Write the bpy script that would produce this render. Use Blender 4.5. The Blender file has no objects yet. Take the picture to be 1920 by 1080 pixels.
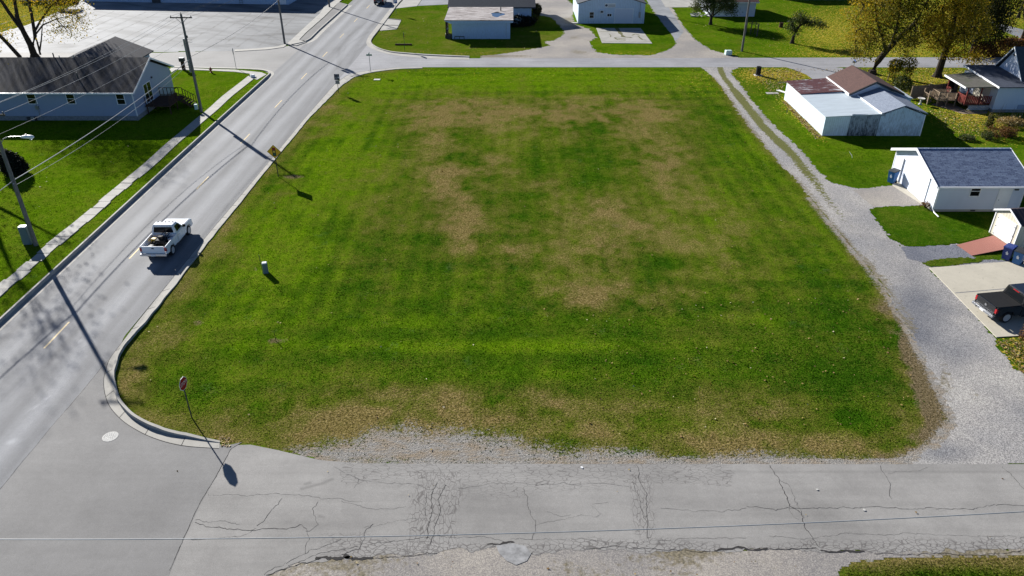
import bpy, bmesh, math, random
import numpy as np
from mathutils import Vector, Matrix

# ------------------------------------------------------------------ camera, sky, sun, exposure
S = bpy.context.scene
CAM_H, PITCH, FOC = 27.2, math.radians(30.54), 1423.0
cam_d = bpy.data.cameras.new("camera")
cam = bpy.data.objects.new("camera", cam_d)
S.collection.objects.link(cam)
cam.location = (0, 0, CAM_H)
cam.rotation_euler = (math.pi / 2 - PITCH, 0, 0)
cam_d.sensor_width = 36
cam_d.lens = FOC / 1920 * 36
cam_d.clip_start = 0.5
cam_d.clip_end = 2000
S.camera = cam

SUN_EL = math.radians(23.2)
SH_AZ = math.radians(-51.5)            # direction in which shadows fall (from +X)
to_sun = Vector((-math.cos(SH_AZ) * math.cos(SUN_EL), -math.sin(SH_AZ) * math.cos(SUN_EL), math.sin(SUN_EL)))
w = bpy.data.worlds.new("World")
S.world = w
w.use_nodes = True
nt = w.node_tree
sky = nt.nodes.new("ShaderNodeTexSky")
sky.sky_type = 'NISHITA'
sky.sun_disc = False
sky.sun_elevation = SUN_EL
sky.sun_rotation = math.atan2(to_sun.x, to_sun.y)
sky.altitude = 200
sky.air_density = 0.5
sky.dust_density = 0.1
sky.ozone_density = 3.0
nt.links.new(sky.outputs[0], nt.nodes["Background"].inputs[0])
nt.nodes["Background"].inputs[1].default_value = 0.06
sl = bpy.data.lights.new("sun", 'SUN')
sl.energy = 5.0
sl.angle = math.radians(0.55)
sl.color = (1.0, 0.965, 0.91)
so = bpy.data.objects.new("sun", sl)
S.collection.objects.link(so)
so.rotation_euler = to_sun.to_track_quat('Z', 'Y').to_euler()
S.view_settings.view_transform = 'Standard'
S.view_settings.look = 'None'
S.view_settings.exposure = 0.97
S.view_settings.gamma = 1
S.cycles.max_bounces = 6
S.cycles.diffuse_bounces = 3
S.cycles.glossy_bounces = 3
S.cycles.transparent_max_bounces = 8

# ------------------------------------------------------------------ helpers
rng = np.random.default_rng(7)
R = random.Random(11)
CP, SP = math.cos(PITCH), math.sin(PITCH)

def U(px, py, z=0.0):
    """photo position -> point of the world at height z"""
    u = (px - 960) / FOC
    v = (540 - py) / FOC
    d = (u, CP + v * SP, -SP + v * CP)
    t = (z - CAM_H) / d[2]
    return (d[0] * t, d[1] * t, z)

def PXY(X, Y):
    zc = Y * CP + CAM_H * SP
    return 960 + FOC * X / zc, 540 - FOC * (Y * SP - CAM_H * CP) / zc

def hashn(i, j, s):
    n = np.sin(i * 127.1 + j * 311.7 + s * 74.7) * 43758.5453
    return n - np.floor(n)

def vnoise(x, y, s=0):
    i = np.floor(x); j = np.floor(y)
    fx = x - i; fy = y - j
    fx = fx * fx * (3 - 2 * fx); fy = fy * fy * (3 - 2 * fy)
    a = hashn(i, j, s); b = hashn(i + 1, j, s); c = hashn(i, j + 1, s); d = hashn(i + 1, j + 1, s)
    return (a * (1 - fx) + b * fx) * (1 - fy) + (c * (1 - fx) + d * fx) * fy

def fbm(x, y, s=0, o=4):
    r = 0; a = .5; t = 0
    for k in range(o):
        r = r + a * vnoise(x, y, s + k * 13); t += a
        x = x * 2.03 + 7.1; y = y * 2.03 + 3.3; a *= .5
    return r / t

def inside(px, py, poly):
    r = np.zeros(np.shape(px), bool)
    n = len(poly); j = n - 1
    for i in range(n):
        xi, yi = poly[i][0], poly[i][1]; xj, yj = poly[j][0], poly[j][1]
        if yi != yj:
            c = ((yi > py) != (yj > py)) & (px < (xj - xi) * (py - yi) / (yj - yi) + xi)
            r ^= c
        j = i
    return r

def dist_line(px, py, pts):
    best = np.full(np.shape(px), 1e9)
    for (x0, y0), (x1, y1) in zip(pts[:-1], pts[1:]):
        dx, dy = x1 - x0, y1 - y0
        t = np.clip(((px - x0) * dx + (py - y0) * dy) / (dx * dx + dy * dy + 1e-9), 0, 1)
        best = np.minimum(best, np.hypot(px - x0 - t * dx, py - y0 - t * dy))
    return best

def link(o, parent=None):
    S.collection.objects.link(o)
    if parent is not None:
        o.parent = parent
    return o

def setp(o, label=None, cat=None, group=None, kind=None):
    if label: o["label"] = label
    if cat: o["category"] = cat
    if group: o["group"] = group
    if kind: o["kind"] = kind
    return o

def thing(name, label, cat, loc=(0, 0, 0), rz=0.0, group=None):
    o = bpy.data.objects.new(name, None)
    link(o)
    o.location = loc
    o.rotation_euler = (0, 0, rz)
    o.empty_display_size = .2
    return setp(o, label, cat, group)

def np_mesh(name, V, F, mats, attrs=None, smooth=False, fm=None):
    """V (n,3), F (m,k) all faces of same size"""
    V = np.asarray(V, np.float32); F = np.asarray(F, np.int32)
    me = bpy.data.meshes.new(name)
    me.vertices.add(len(V)); me.vertices.foreach_set("co", V.ravel())
    k = F.shape[1]
    me.loops.add(F.size); me.loops.foreach_set("vertex_index", F.ravel())
    me.polygons.add(len(F))
    me.polygons.foreach_set("loop_start", np.arange(0, F.size, k, dtype=np.int32))
    me.polygons.foreach_set("loop_total", np.full(len(F), k, np.int32))
    if fm is not None:
        me.polygons.foreach_set("material_index", np.asarray(fm, np.int32))
    me.update(calc_edges=True)
    if smooth:
        me.polygons.foreach_set("use_smooth", np.ones(len(F), bool))
    for m in (mats if isinstance(mats, (list, tuple)) else [mats]):
        me.materials.append(m)
    for an, av in (attrs or {}).items():
        a = me.attributes.new(an, 'FLOAT', 'POINT')
        a.data.foreach_set("value", np.asarray(av, np.float32))
    return me

def np_obj(name, V, F, mats, parent=None, **k):
    return link(bpy.data.objects.new(name, np_mesh(name, V, F, mats, **k)), parent)

class MB:
    def __init__(self):
        self.v = []; self.f = []; self.m = []; self.mi = 0
    def add(self, vs, fs):
        b = len(self.v)
        self.v += [tuple(p) for p in vs]
        for f in fs:
            self.f.append(tuple(b + i for i in f)); self.m.append(self.mi)
        return self
    def box(self, x0, x1, y0, y1, z0, z1):
        return self.add([(x0, y0, z0), (x1, y0, z0), (x1, y1, z0), (x0, y1, z0), (x0, y0, z1), (x1, y0, z1), (x1, y1, z1), (x0, y1, z1)],
                        [(0, 3, 2, 1), (4, 5, 6, 7), (0, 1, 5, 4), (1, 2, 6, 5), (2, 3, 7, 6), (3, 0, 4, 7)])
    def hexa(self, lo, hi):
        """lo, hi: 4 points each, same winding"""
        return self.add(list(lo) + list(hi), [(0, 3, 2, 1), (4, 5, 6, 7), (0, 1, 5, 4), (1, 2, 6, 5), (2, 3, 7, 6), (3, 0, 4, 7)])
    def poly(self, pts):
        return self.add(pts, [tuple(range(len(pts)))])
    def slab(self, pts, t):
        """flat polygon in 3D thickened downwards by t"""
        n = len(pts)
        lo = [(p[0], p[1], p[2] - t) for p in pts]
        return self.add(list(pts) + lo, [tuple(range(n)), tuple(range(2 * n - 1, n - 1, -1))] +
                        [(i, i + n, (i + 1) % n + n, (i + 1) % n) for i in range(n)])
    def prism(self, prof, axis, a0, a1):
        """prof: 2D points; axis 'x': prof=(y,z); 'y': prof=(x,z); 'z': prof=(x,y)"""
        def q(p, a):
            return {'x': (a, p[0], p[1]), 'y': (p[0], a, p[1]), 'z': (p[0], p[1], a)}[axis]
        n = len(prof)
        return self.add([q(p, a0) for p in prof] + [q(p, a1) for p in prof],
                        [tuple(range(n - 1, -1, -1)), tuple(range(n, 2 * n))] + [(i, (i + 1) % n, (i + 1) % n + n, i + n) for i in range(n)])
    def tube(self, pts, rad, n=8, cap=True):
        pts = [Vector(p) for p in pts]
        if not isinstance(rad, (list, tuple)): rad = [rad] * len(pts)
        b = len(self.v); rings = []
        up = Vector((.03, .11, 1)).normalized()
        for i, p in enumerate(pts):
            t = (pts[min(i + 1, len(pts) - 1)] - pts[max(i - 1, 0)]).normalized()
            a = t.cross(up if abs(t.dot(up)) < .95 else Vector((1, 0, 0))).normalized()
            c = t.cross(a)
            for k in range(n):
                an = 2 * math.pi * k / n
                self.v.append(tuple(p + (a * math.cos(an) + c * math.sin(an)) * rad[i]))
        for i in range(len(pts) - 1):
            for k in range(n):
                k2 = (k + 1) % n
                self.f.append((b + i * n + k, b + i * n + k2, b + (i + 1) * n + k2, b + (i + 1) * n + k)); self.m.append(self.mi)
        if cap:
            self.f.append(tuple(b + k for k in range(n))); self.m.append(self.mi)
            self.f.append(tuple(b + (len(pts) - 1) * n + k for k in reversed(range(n)))); self.m.append(self.mi)
        return self
    def cyl(self, c, r, h, n=16, axis='z', r2=None):
        c = Vector(c); d = {'x': Vector((1, 0, 0)), 'y': Vector((0, 1, 0)), 'z': Vector((0, 0, 1))}[axis]
        return self.tube([c, c + d * h], [r, r if r2 is None else r2], n)
    def lathe(self, prof, c=(0, 0, 0), n=14, axis='z'):
        b = len(self.v)
        for (r, z) in prof:
            for k in range(n):
                a = 2 * math.pi * k / n
                x, y = r * math.cos(a), r * math.sin(a)
                p = {'z': (x, y, z), 'x': (z, x, y), 'y': (x, z, y)}[axis]
                self.v.append((c[0] + p[0], c[1] + p[1], c[2] + p[2]))
        for i in range(len(prof) - 1):
            for k in range(n):
                k2 = (k + 1) % n
                self.f.append((b + i * n + k, b + i * n + k2, b + (i + 1) * n + k2, b + (i + 1) * n + k)); self.m.append(self.mi)
        self.f.append(tuple(b + k for k in reversed(range(n)))); self.m.append(self.mi)
        self.f.append(tuple(b + (len(prof) - 1) * n + k for k in range(n))); self.m.append(self.mi)
        return self
    def shift(self, dx=0, dy=0, dz=0, start=0):
        self.v[start:] = [(p[0] + dx, p[1] + dy, p[2] + dz) for p in self.v[start:]]
        return self
    def build(self, name, mat, parent=None, smooth=False, bevel=0, label=None):
        me = bpy.data.meshes.new(name)
        me.from_pydata(self.v, [], self.f)
        for m in (mat if isinstance(mat, (list, tuple)) else [mat]): me.materials.append(m)
        me.polygons.foreach_set("material_index", self.m)
        bm = bmesh.new(); bm.from_mesh(me)
        bmesh.ops.recalc_face_normals(bm, faces=bm.faces)
        if bevel:
            es = [e for e in bm.edges if len(e.link_faces) == 2 and e.calc_face_angle(0) > .5]
            bmesh.ops.bevel(bm, geom=es, offset=bevel, segments=2, affect='EDGES', clamp_overlap=True)
        bm.to_mesh(me); bm.free()
        if smooth:
            me.polygons.foreach_set("use_smooth", [True] * len(me.polygons))
        o = link(bpy.data.objects.new(name, me), parent)
        if label: o["label"] = label
        return o

# ------------------------------------------------------------------ material node helper
class NT:
    def __init__(self, name):
        self.mat = bpy.data.materials.new(name); self.mat.use_nodes = True
        self.t = self.mat.node_tree
        self.b = self.t.nodes["Principled BSDF"]
    def n(self, typ, **kw):
        nd = self.t.nodes.new(typ)
        for k, v in kw.items(): setattr(nd, k, v)
        return nd
    def put(self, sock, val):
        if isinstance(val, bpy.types.NodeSocket): self.t.links.new(val, sock)
        elif val is not None:
            if sock.type == 'RGBA' and len(val) == 3: val = (*val, 1)
            sock.default_value = val
    def pos(self): return self.n("ShaderNodeNewGeometry").outputs["Position"]
    def obj(self): return self.n("ShaderNodeTexCoord").outputs["Object"]
    def mapping(self, v, scale=(1, 1, 1), rot=(0, 0, 0), loc=(0, 0, 0)):
        m = self.n("ShaderNodeMapping"); self.put(m.inputs[0], v)
        m.inputs["Scale"].default_value = scale; m.inputs["Rotation"].default_value = rot; m.inputs["Location"].default_value = loc
        return m.outputs[0]
    def noise(self, v, scale, detail=4, rough=.55, dist=0):
        m = self.n("ShaderNodeTexNoise"); self.put(m.inputs["Vector"], v)
        m.inputs["Scale"].default_value = scale; m.inputs["Detail"].default_value = detail
        m.inputs["Roughness"].default_value = rough; m.inputs["Distortion"].default_value = dist
        return m.outputs[0]
    def noisec(self, v, scale, detail=2):
        m = self.n("ShaderNodeTexNoise"); self.put(m.inputs["Vector"], v)
        m.inputs["Scale"].default_value = scale; m.inputs["Detail"].default_value = detail
        return m.outputs["Color"]
    def vor(self, v, scale, feature='F1', out="Distance", rnd=1):
        m = self.n("ShaderNodeTexVoronoi", feature=feature); self.put(m.inputs["Vector"], v)
        m.inputs["Scale"].default_value = scale; m.inputs["Randomness"].default_value = rnd
        return m.outputs[out]
    def wave(self, v, scale, direction='X', dist=0, dscale=1, profile='SIN'):
        m = self.n("ShaderNodeTexWave", bands_direction=direction, wave_profile=profile); self.put(m.inputs["Vector"], v)
        m.inputs["Scale"].default_value = scale; m.inputs["Distortion"].default_value = dist
        m.inputs["Detail Scale"].default_value = dscale
        return m.outputs["Fac"]
    def attr(self, name): return self.n("ShaderNodeAttribute", attribute_name=name).outputs["Fac"]
    def m(self, op, a, b=None, c=None, clamp=False):
        nd = self.n("ShaderNodeMath", operation=op); nd.use_clamp = clamp
        self.put(nd.inputs[0], a)
        if b is not None: self.put(nd.inputs[1], b)
        if c is not None: self.put(nd.inputs[2], c)
        return nd.outputs[0]
    def rng(self, v, a, b, c=0, d=1, smooth=False):
        nd = self.n("ShaderNodeMapRange"); nd.clamp = True
        if smooth: nd.interpolation_type = 'SMOOTHSTEP'
        self.put(nd.inputs[0], v)
        for i, q in enumerate((a, b, c, d)): self.put(nd.inputs[i + 1], q)
        return nd.outputs[0]
    def mix(self, f, a, b, blend='MIX'):
        nd = self.n("ShaderNodeMix", data_type='RGBA', blend_type=blend)
        self.put(nd.inputs[0], f); self.put(nd.inputs[6], a); self.put(nd.inputs[7], b)
        return nd.outputs[2]
    def ramp(self, f, stops):
        nd = self.n("ShaderNodeValToRGB"); self.put(nd.inputs[0], f)
        e = nd.color_ramp.elements
        while len(e) < len(stops): e.new(.5)
        for q, (p, c) in zip(e, stops): q.position = p; q.color = (*c, 1)
        return nd.outputs[0]
    def bump(self, h, strength=.5, dist=.02, normal=None):
        nd = self.n("ShaderNodeBump"); self.put(nd.inputs["Height"], h)
        nd.inputs["Strength"].default_value = strength; nd.inputs["Distance"].default_value = dist
        if normal is not None: self.put(nd.inputs["Normal"], normal)
        return nd.outputs[0]
    def out(self, color=None, rough=None, normal=None, metal=None, spec=None):
        if color is not None: self.put(self.b.inputs["Base Color"], color)
        if rough is not None: self.put(self.b.inputs["Roughness"], rough)
        if normal is not None: self.put(self.b.inputs["Normal"], normal)
        if metal is not None: self.put(self.b.inputs["Metallic"], metal)
        if spec is not None: self.put(self.b.inputs["Specular IOR Level"], spec)
        return self.mat

def simple(name, col, rough=.7, metal=0, spec=.4, var=.12, scale=3.0, bump=0.0):
    t = NT(name); c = t.obj()
    n = t.noise(c, scale, 5, .6)
    f = t.rng(n, .3, .7, 1 - var, 1 + var)
    cc = t.mix(1.0, (*col,), t.n("ShaderNodeCombineColor").outputs[0], 'MULTIPLY')
    comb = cc.node.inputs[7].links[0].from_node
    for i in range(3): t.put(comb.inputs[i], f)
    t.out(cc, rough, metal=metal, spec=spec)
    if bump: t.out(normal=t.bump(t.noise(c, scale * 14, 3), bump, .01))
    return t.mat
# ------------------------------------------------------------------ ground materials
def turf_material(name="turf", blade=False):
    t = NT(name); p = t.pos()
    n1 = t.noise(p, .45, 5, .65)
    n2 = t.noise(p, 1.7, 5, .65)
    n3 = t.noise(p, 8.0, 3, .65)
    n4 = t.noise(p, 26.0, 2, .6)
    tone = t.attr("tone")
    g = t.m('ADD', t.m('MULTIPLY', n2, .45), t.m('ADD', t.m('MULTIPLY', n3, .35), t.m('MULTIPLY', n4, .2)))
    green = t.ramp(g, [(.33, (.030, .068, .003)), (.46, (.056, .124, .004)), (.6, (.092, .176, .006)), (.72, (.15, .225, .012))])
    fz = t.m('MULTIPLY', t.rng(n4, .34, .66, .66, 1.26), t.rng(t.noise(p, 12.0, 4, .8), .33, .67, .50, 1.38))
    cmb = t.n("ShaderNodeCombineColor")
    for i in range(3): t.put(cmb.inputs[i], fz)
    green = t.mix(1.0, green, cmb.outputs[0], 'MULTIPLY')
    dark = t.mix(1.0, green, (.52, .68, .85), 'MULTIPLY')
    lite = t.mix(1.0, green, (1.95, 1.72, 1.0), 'MULTIPLY')
    col = t.mix(t.rng(tone, .0, .5), dark, green)
    col = t.mix(t.rng(tone, .5, 1.0), col, lite)
    wd = t.rng(t.noise(p, .5, 4, .7), .60, .72)
    wdm = t.m('MULTIPLY', wd, t.rng(n3, .45, .6))
    col = t.mix(t.m('MULTIPLY', wdm, .5), col, (.085, .15, .06))
    # dry, thinned grass: olive first, straw where it is thinnest
    dryc = t.ramp(t.m('ADD', t.m('MULTIPLY', n3, .6), t.m('MULTIPLY', n4, .4)), [(.38, (.075, .06, .018)), (.5, (.21, .155, .055)), (.61, (.40, .30, .14))])
    nm = t.m('ADD', t.m('MULTIPLY', n3, .45), t.m('ADD', t.m('MULTIPLY', n2, .30), t.m('MULTIPLY', n1, .25)))
    dm = t.m('ADD', t.m('MULTIPLY', nm, 2.5), t.m('SUBTRACT', t.m('MULTIPLY', t.attr("dry"), .62), 1.02))
    col = t.mix(t.rng(dm, .18, .62, 0, .62), col, t.mix(1.0, (.135, .128, .022), cmb.outputs[0], 'MULTIPLY'))
    col = t.mix(t.rng(dm, .60, 1.35, 0, .85), col, dryc)
    dirt = t.ramp(t.m('ADD', t.m('MULTIPLY', n3, .5), t.m('MULTIPLY', n4, .5)), [(.38, (.04, .034, .014)), (.48, (.13, .10, .05)), (.6, (.28, .22, .13))])
    sm = t.m('ADD', t.m('ADD', t.m('MULTIPLY', n3, .5), t.m('MULTIPLY', n2, .5)), t.m('SUBTRACT', t.attr("dirt"), .5))
    col = t.mix(t.rng(sm, .40, .70), col, dirt)
    cell = t.vor(p, 9.0, out="Color"); cf = t.n("ShaderNodeSeparateColor"); t.put(cf.inputs[0], cell)
    leafc = t.ramp(cf.outputs[1], [(0, (.13, .075, .015)), (.3, (.32, .23, .03)), (.6, (.46, .34, .03)), (1, (.54, .46, .10))])
    lm = t.m('LESS_THAN', cf.outputs[0], t.m('MULTIPLY', t.attr("leaf"), t.rng(n2, .3, .65, .35, .95)))
    col = t.mix(lm, col, leafc)
    gc = t.vor(p, 34.0, out="Color"); gs = t.n("ShaderNodeSeparateColor"); t.put(gs.inputs[0], gc)
    grav = t.ramp(gs.outputs[0], [(0, (.20, .19, .175)), (.5, (.30, .285, .26)), (1, (.40, .385, .36))])
    org = t.rng(t.noise(t.mapping(p, (.6, 1.6, 1)), 1.1, 6, .75), .44, .60)
    grav = t.mix(t.m('MULTIPLY', org, .6), grav, t.mix(n4, (.20, .15, .09), (.40, .30, .19)))
    n5 = t.noise(p, 5.0, 5, .75)
    gm = t.m('ADD', t.m('MULTIPLY', t.m('ADD', t.m('MULTIPLY', n5, .65), t.m('MULTIPLY', n4, .35)), 3.4), t.m('SUBTRACT', t.attr("grav"), 1.7))
    gm = t.m('MULTIPLY', t.rng(gm, .38, .62), t.rng(t.attr("grav"), .02, .12))
    col = t.mix(gm, col, grav)
    h = t.m('ADD', t.m('MULTIPLY', n3, .7), t.m('MULTIPLY', n4, .5))
    if blade:
        t.out(col, .9, spec=.03)
        tr = t.n("ShaderNodeBsdfTranslucent"); t.put(tr.inputs[0], col)
        mx = t.n("ShaderNodeMixShader"); mx.inputs[0].default_value = .5
        t.t.links.new(t.b.outputs[0], mx.inputs[1]); t.t.links.new(tr.outputs[0], mx.inputs[2])
        t.t.links.new(mx.outputs[0], t.t.nodes["Material Output"].inputs[0])
    else:
        t.out(col, .95, t.bump(h, .95, .13), spec=.0)
    return t.mat

def gravel_material(name, tint=(1, 1, 1), lo=.10, hi=.56):
    t = NT(name); p = t.pos()
    c = t.vor(p, 26.0, out="Color"); s = t.n("ShaderNodeSeparateColor"); t.put(s.inputs[0], c)
    k = lambda v, q=(1, 1, 1): tuple(v * a * b for a, b in zip(tint, q))
    col = t.ramp(s.outputs[0], [(0, k(lo, (1, 1, 1.1))), (.5, k((lo + hi) / 2.1)), (1, k(hi))])
    big = t.noise(p, .16, 3, .5)
    col = t.mix(1.0, col, t.ramp(big, [(.40, (.82, .84, .88)), (.55, (1.0, 1.0, 1.0)), (.66, (1.12, 1.12, 1.1))]), 'MULTIPLY')
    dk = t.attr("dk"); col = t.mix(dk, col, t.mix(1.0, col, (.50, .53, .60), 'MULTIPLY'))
    n3 = t.noise(p, 3.5, 4, .6)
    dm = t.m('ADD', n3, t.m('SUBTRACT', t.attr("dirt"), .5))
    col = t.mix(t.m('MULTIPLY', t.rng(dm, .42, .62), .8), col, t.ramp(t.noise(p, 9, 3), [(.35, (.07, .06, .03)), (.65, (.25, .21, .13))]))
    gm = t.m('ADD', n3, t.m('SUBTRACT', t.attr("green"), .5))
    col = t.mix(t.rng(gm, .46, .6), col, t.ramp(t.noise(p, 12, 3), [(.35, (.05, .06, .01)), (.65, (.17, .17, .04))]))
    t.out(col, .9, t.bump(s.outputs[1], .35, .03), spec=.2)
    return t.mat

def asphalt_material(name, base, rough=.6, crack=False, warm=(1, 1, 1), streak='X', spec=.25, streak_amt=.12, stain=.16):
    t = NT(name); p = t.pos()
    sc = (.05, .9, 1) if streak == 'X' else (.9, .02, 1)
    st = t.noise(t.mapping(p, sc), 2.0, 4, .6)
    n1 = t.noise(p, .22, 5, .6); n2 = t.noise(p, 45.0, 2, .7); n3 = t.noise(p, 3.0, 4, .65)
    f = t.rng(st, .3, .7, 1 - streak_amt, 1 + streak_amt)
    f = t.m('MULTIPLY', f, t.rng(n1, .3, .7, 1 - stain, 1 + stain))
    f = t.m('MULTIPLY', f, t.rng(n2, .3, .7, .78, 1.22))
    f = t.m('MULTIPLY', f, t.rng(n3, .3, .7, .95, 1.05))
    f = t.m('MULTIPLY', f, t.attr("mul"))
    cc = t.n("ShaderNodeCombineColor")
    for i in range(3): t.put(cc.inputs[i], t.m('MULTIPLY', f, base * warm[i]))
    col = cc.outputs[0]
    h = n2
    if crack:
        wv = t.noisec(p, 1.1, 3)
        va = t.n("ShaderNodeVectorMath", operation='MULTIPLY_ADD'); t.put(va.inputs[0], wv)
        va.inputs[1].default_value = (.55, .4, 0); t.put(va.inputs[2], p)
        v1 = t.vor(t.mapping(va.outputs[0], (2.2, 5.4, 1)), 1.0, 'DISTANCE_TO_EDGE')
        v2 = t.vor(t.mapping(va.outputs[0], (5.4, 2.0, 1)), 1.0, 'DISTANCE_TO_EDGE')
        v3 = t.vor(t.mapping(va.outputs[0], (3.4, 5.6, 1)), 1.0, 'DISTANCE_TO_EDGE')
        k1 = t.m('MULTIPLY', t.rng(v1, .01, .05, 1, 0), t.attr("ca"))
        k2 = t.m('MULTIPLY', t.rng(v2, .014, .06, 1, 0), t.attr("cb"))
        k3 = t.m('MULTIPLY', t.rng(v3, .02, .09, 1, 0), t.attr("cc"))
        k = t.m('MAXIMUM', k1, t.m('MAXIMUM', k2, k3))
        col = t.mix(t.m('MULTIPLY', k, .62), col, (.055, .047, .045))
    t.out(col, rough, t.bump(h, .18, .012), spec=spec)
    return t.mat

def concrete_material(name, base, warm=(1.0, .97, .88), stain=.16):
    t = NT(name); p = t.pos()
    n1 = t.noise(p, .6, 6, .65); n2 = t.noise(p, 30, 3); n3 = t.noise(p, 4, 4, .6)
    f = t.m('MULTIPLY', t.rng(n1, .3, .7, 1 - stain, 1 + stain), t.rng(n2, .3, .7, .93, 1.07))
    cc = t.n("ShaderNodeCombineColor")
    for i in range(3): t.put(cc.inputs[i], t.m('MULTIPLY', f, base * warm[i]))
    col = t.mix(t.rng(n3, .62, .72, 0, .45), cc.outputs[0], (.13, .12, .09))
    t.out(col, .8, t.bump(n2, .12, .01), spec=.3)
    return t.mat

M = {}
M['turf'] = turf_material()
M['blade'] = turf_material('grass_blade', True)
M['gravel'] = gravel_material("gravel", (1.05, 1.0, .93), .16, .50)
M['gravel_dark'] = gravel_material("gravel_dark", (.95, .98, 1.08), .10, .30)
M['gravel_tan'] = gravel_material("gravel_tan", (1.05, .96, .84), .21, .40)
M['road'] = asphalt_material("road_asphalt", .225, .8, warm=(.97, .99, 1.03), streak='Y', streak_amt=.10, stain=.06)
M['corner'] = asphalt_material("corner_asphalt", .20, .8, warm=(1.01, .99, .96), streak='X', streak_amt=.05)
M['street'] = asphalt_material("street_asphalt", .27, .85, crack=True, warm=(1.02, .985, .93), streak='X', streak_amt=.07)
M['north'] = asphalt_material("north_asphalt", .28, .8, warm=(.99, .99, 1.03), streak='X')
M['lot'] = asphalt_material("lot_asphalt", .265, .8, warm=(.96, 1, 1.04), streak='X', stain=.22, streak_amt=.14)
M['concrete'] = concrete_material("concrete", .36)
M['concrete_tan'] = concrete_material("concrete_tan", .47, (1.04, .96, .78), .07)
M['kerb'] = concrete_material("kerb_concrete", .36, (1.0, .96, .86))
M['crack'] = simple("crack_fill", (.03, .028, .027), .95)
M['yellowline'] = simple("yellow_line_paint", (.62, .47, .22), .7, var=.25, scale=6)
M['whitepaint'] = simple("white_paint", (.8, .8, .78), .5, var=.05)

# ------------------------------------------------------------------ plan of the place (photo points on level ground)
def W2(pts, z=0.0): return [U(x, y, z)[:2] for x, y in pts]
LK = [(-260, 858), (-120, 722), (0, 603), (40, 567), (100, 513), (167, 452), (255, 372), (335, 302), (410, 233), (470, 173), (502, 145)]   # left kerb foot
RG = [(-120, 1040), (0, 919), (96, 801), (202, 676), (257, 605), (390, 440), (440, 381), (510, 297), (569, 225), (627, 159), (652, 130)]      # asphalt / gutter line
RG_OUT = [(411, 841), (348, 837), (310, 829), (276, 817), (245, 800), (228, 788), (206, 764), (197, 740), (194, 713), (204, 675), (228, 644), (257, 605), (390, 440), (440, 381), (510, 297), (544, 256), (569, 225), (627, 159), (650, 142), (670, 136), (695, 132), (742, 127), (792, 126)]
RG_IN = [(413, 825), (360, 814), (315, 806), (281, 796), (252, 779), (233, 757), (220, 728), (217, 701), (226, 670), (240, 646), (276, 607), (404, 440), (444, 391), (517, 299), (553, 256), (580, 223), (640, 163), (664, 146), (682, 140), (703, 135.5), (745, 130), (792, 128.5)]
FIELD = RG_IN + [(960, 127), (1322, 128), (1337, 145), (1352, 162), (1371, 190), (1404, 240), (1449, 290), (1468, 312), (1500, 346), (1560, 420), (1620, 490), (1660, 540), (1700, 610),
                 (1745, 690), (1770, 740), (1790, 790), (1760, 835), (1720, 868), (900, 868.5), (680, 867), (600, 862), (520, 843), (470, 832), (425, 829)]
TRACK_R = [(1368, 133), (1377, 145), (1389, 160), (1411, 190), (1456, 240), (1508, 288), (1532, 318), (1562, 344), (1600, 353), (1640, 352), (1677, 346)]
TRACK_R2 = [(1748, 397), (1733, 385), (1640, 388), (1632, 397), (1640, 412), (1665, 440), (1692, 462), (1730, 461), (1794, 459), (1830, 486), (1905, 490), (1742, 502), (1868, 633), (1868, 650), (1920, 708), (2010, 800), (2060, 868)]

drive_poly_px = [(1337, 145), (1352, 162), (1371, 190), (1404, 240), (1449, 290), (1468, 312), (1500, 346), (1560, 420), (1620, 490), (1660, 540), (1700, 610), (1745, 690), (1770, 740), (1790, 790), (1760, 835), (1700, 869)]
def blob(ax, ay, cx, cy, rx, ry, s=1.0, p=2):
    return s * np.exp(-(np.abs((ax - cx) / rx) ** p + np.abs((ay - cy) / ry) ** p))

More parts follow.
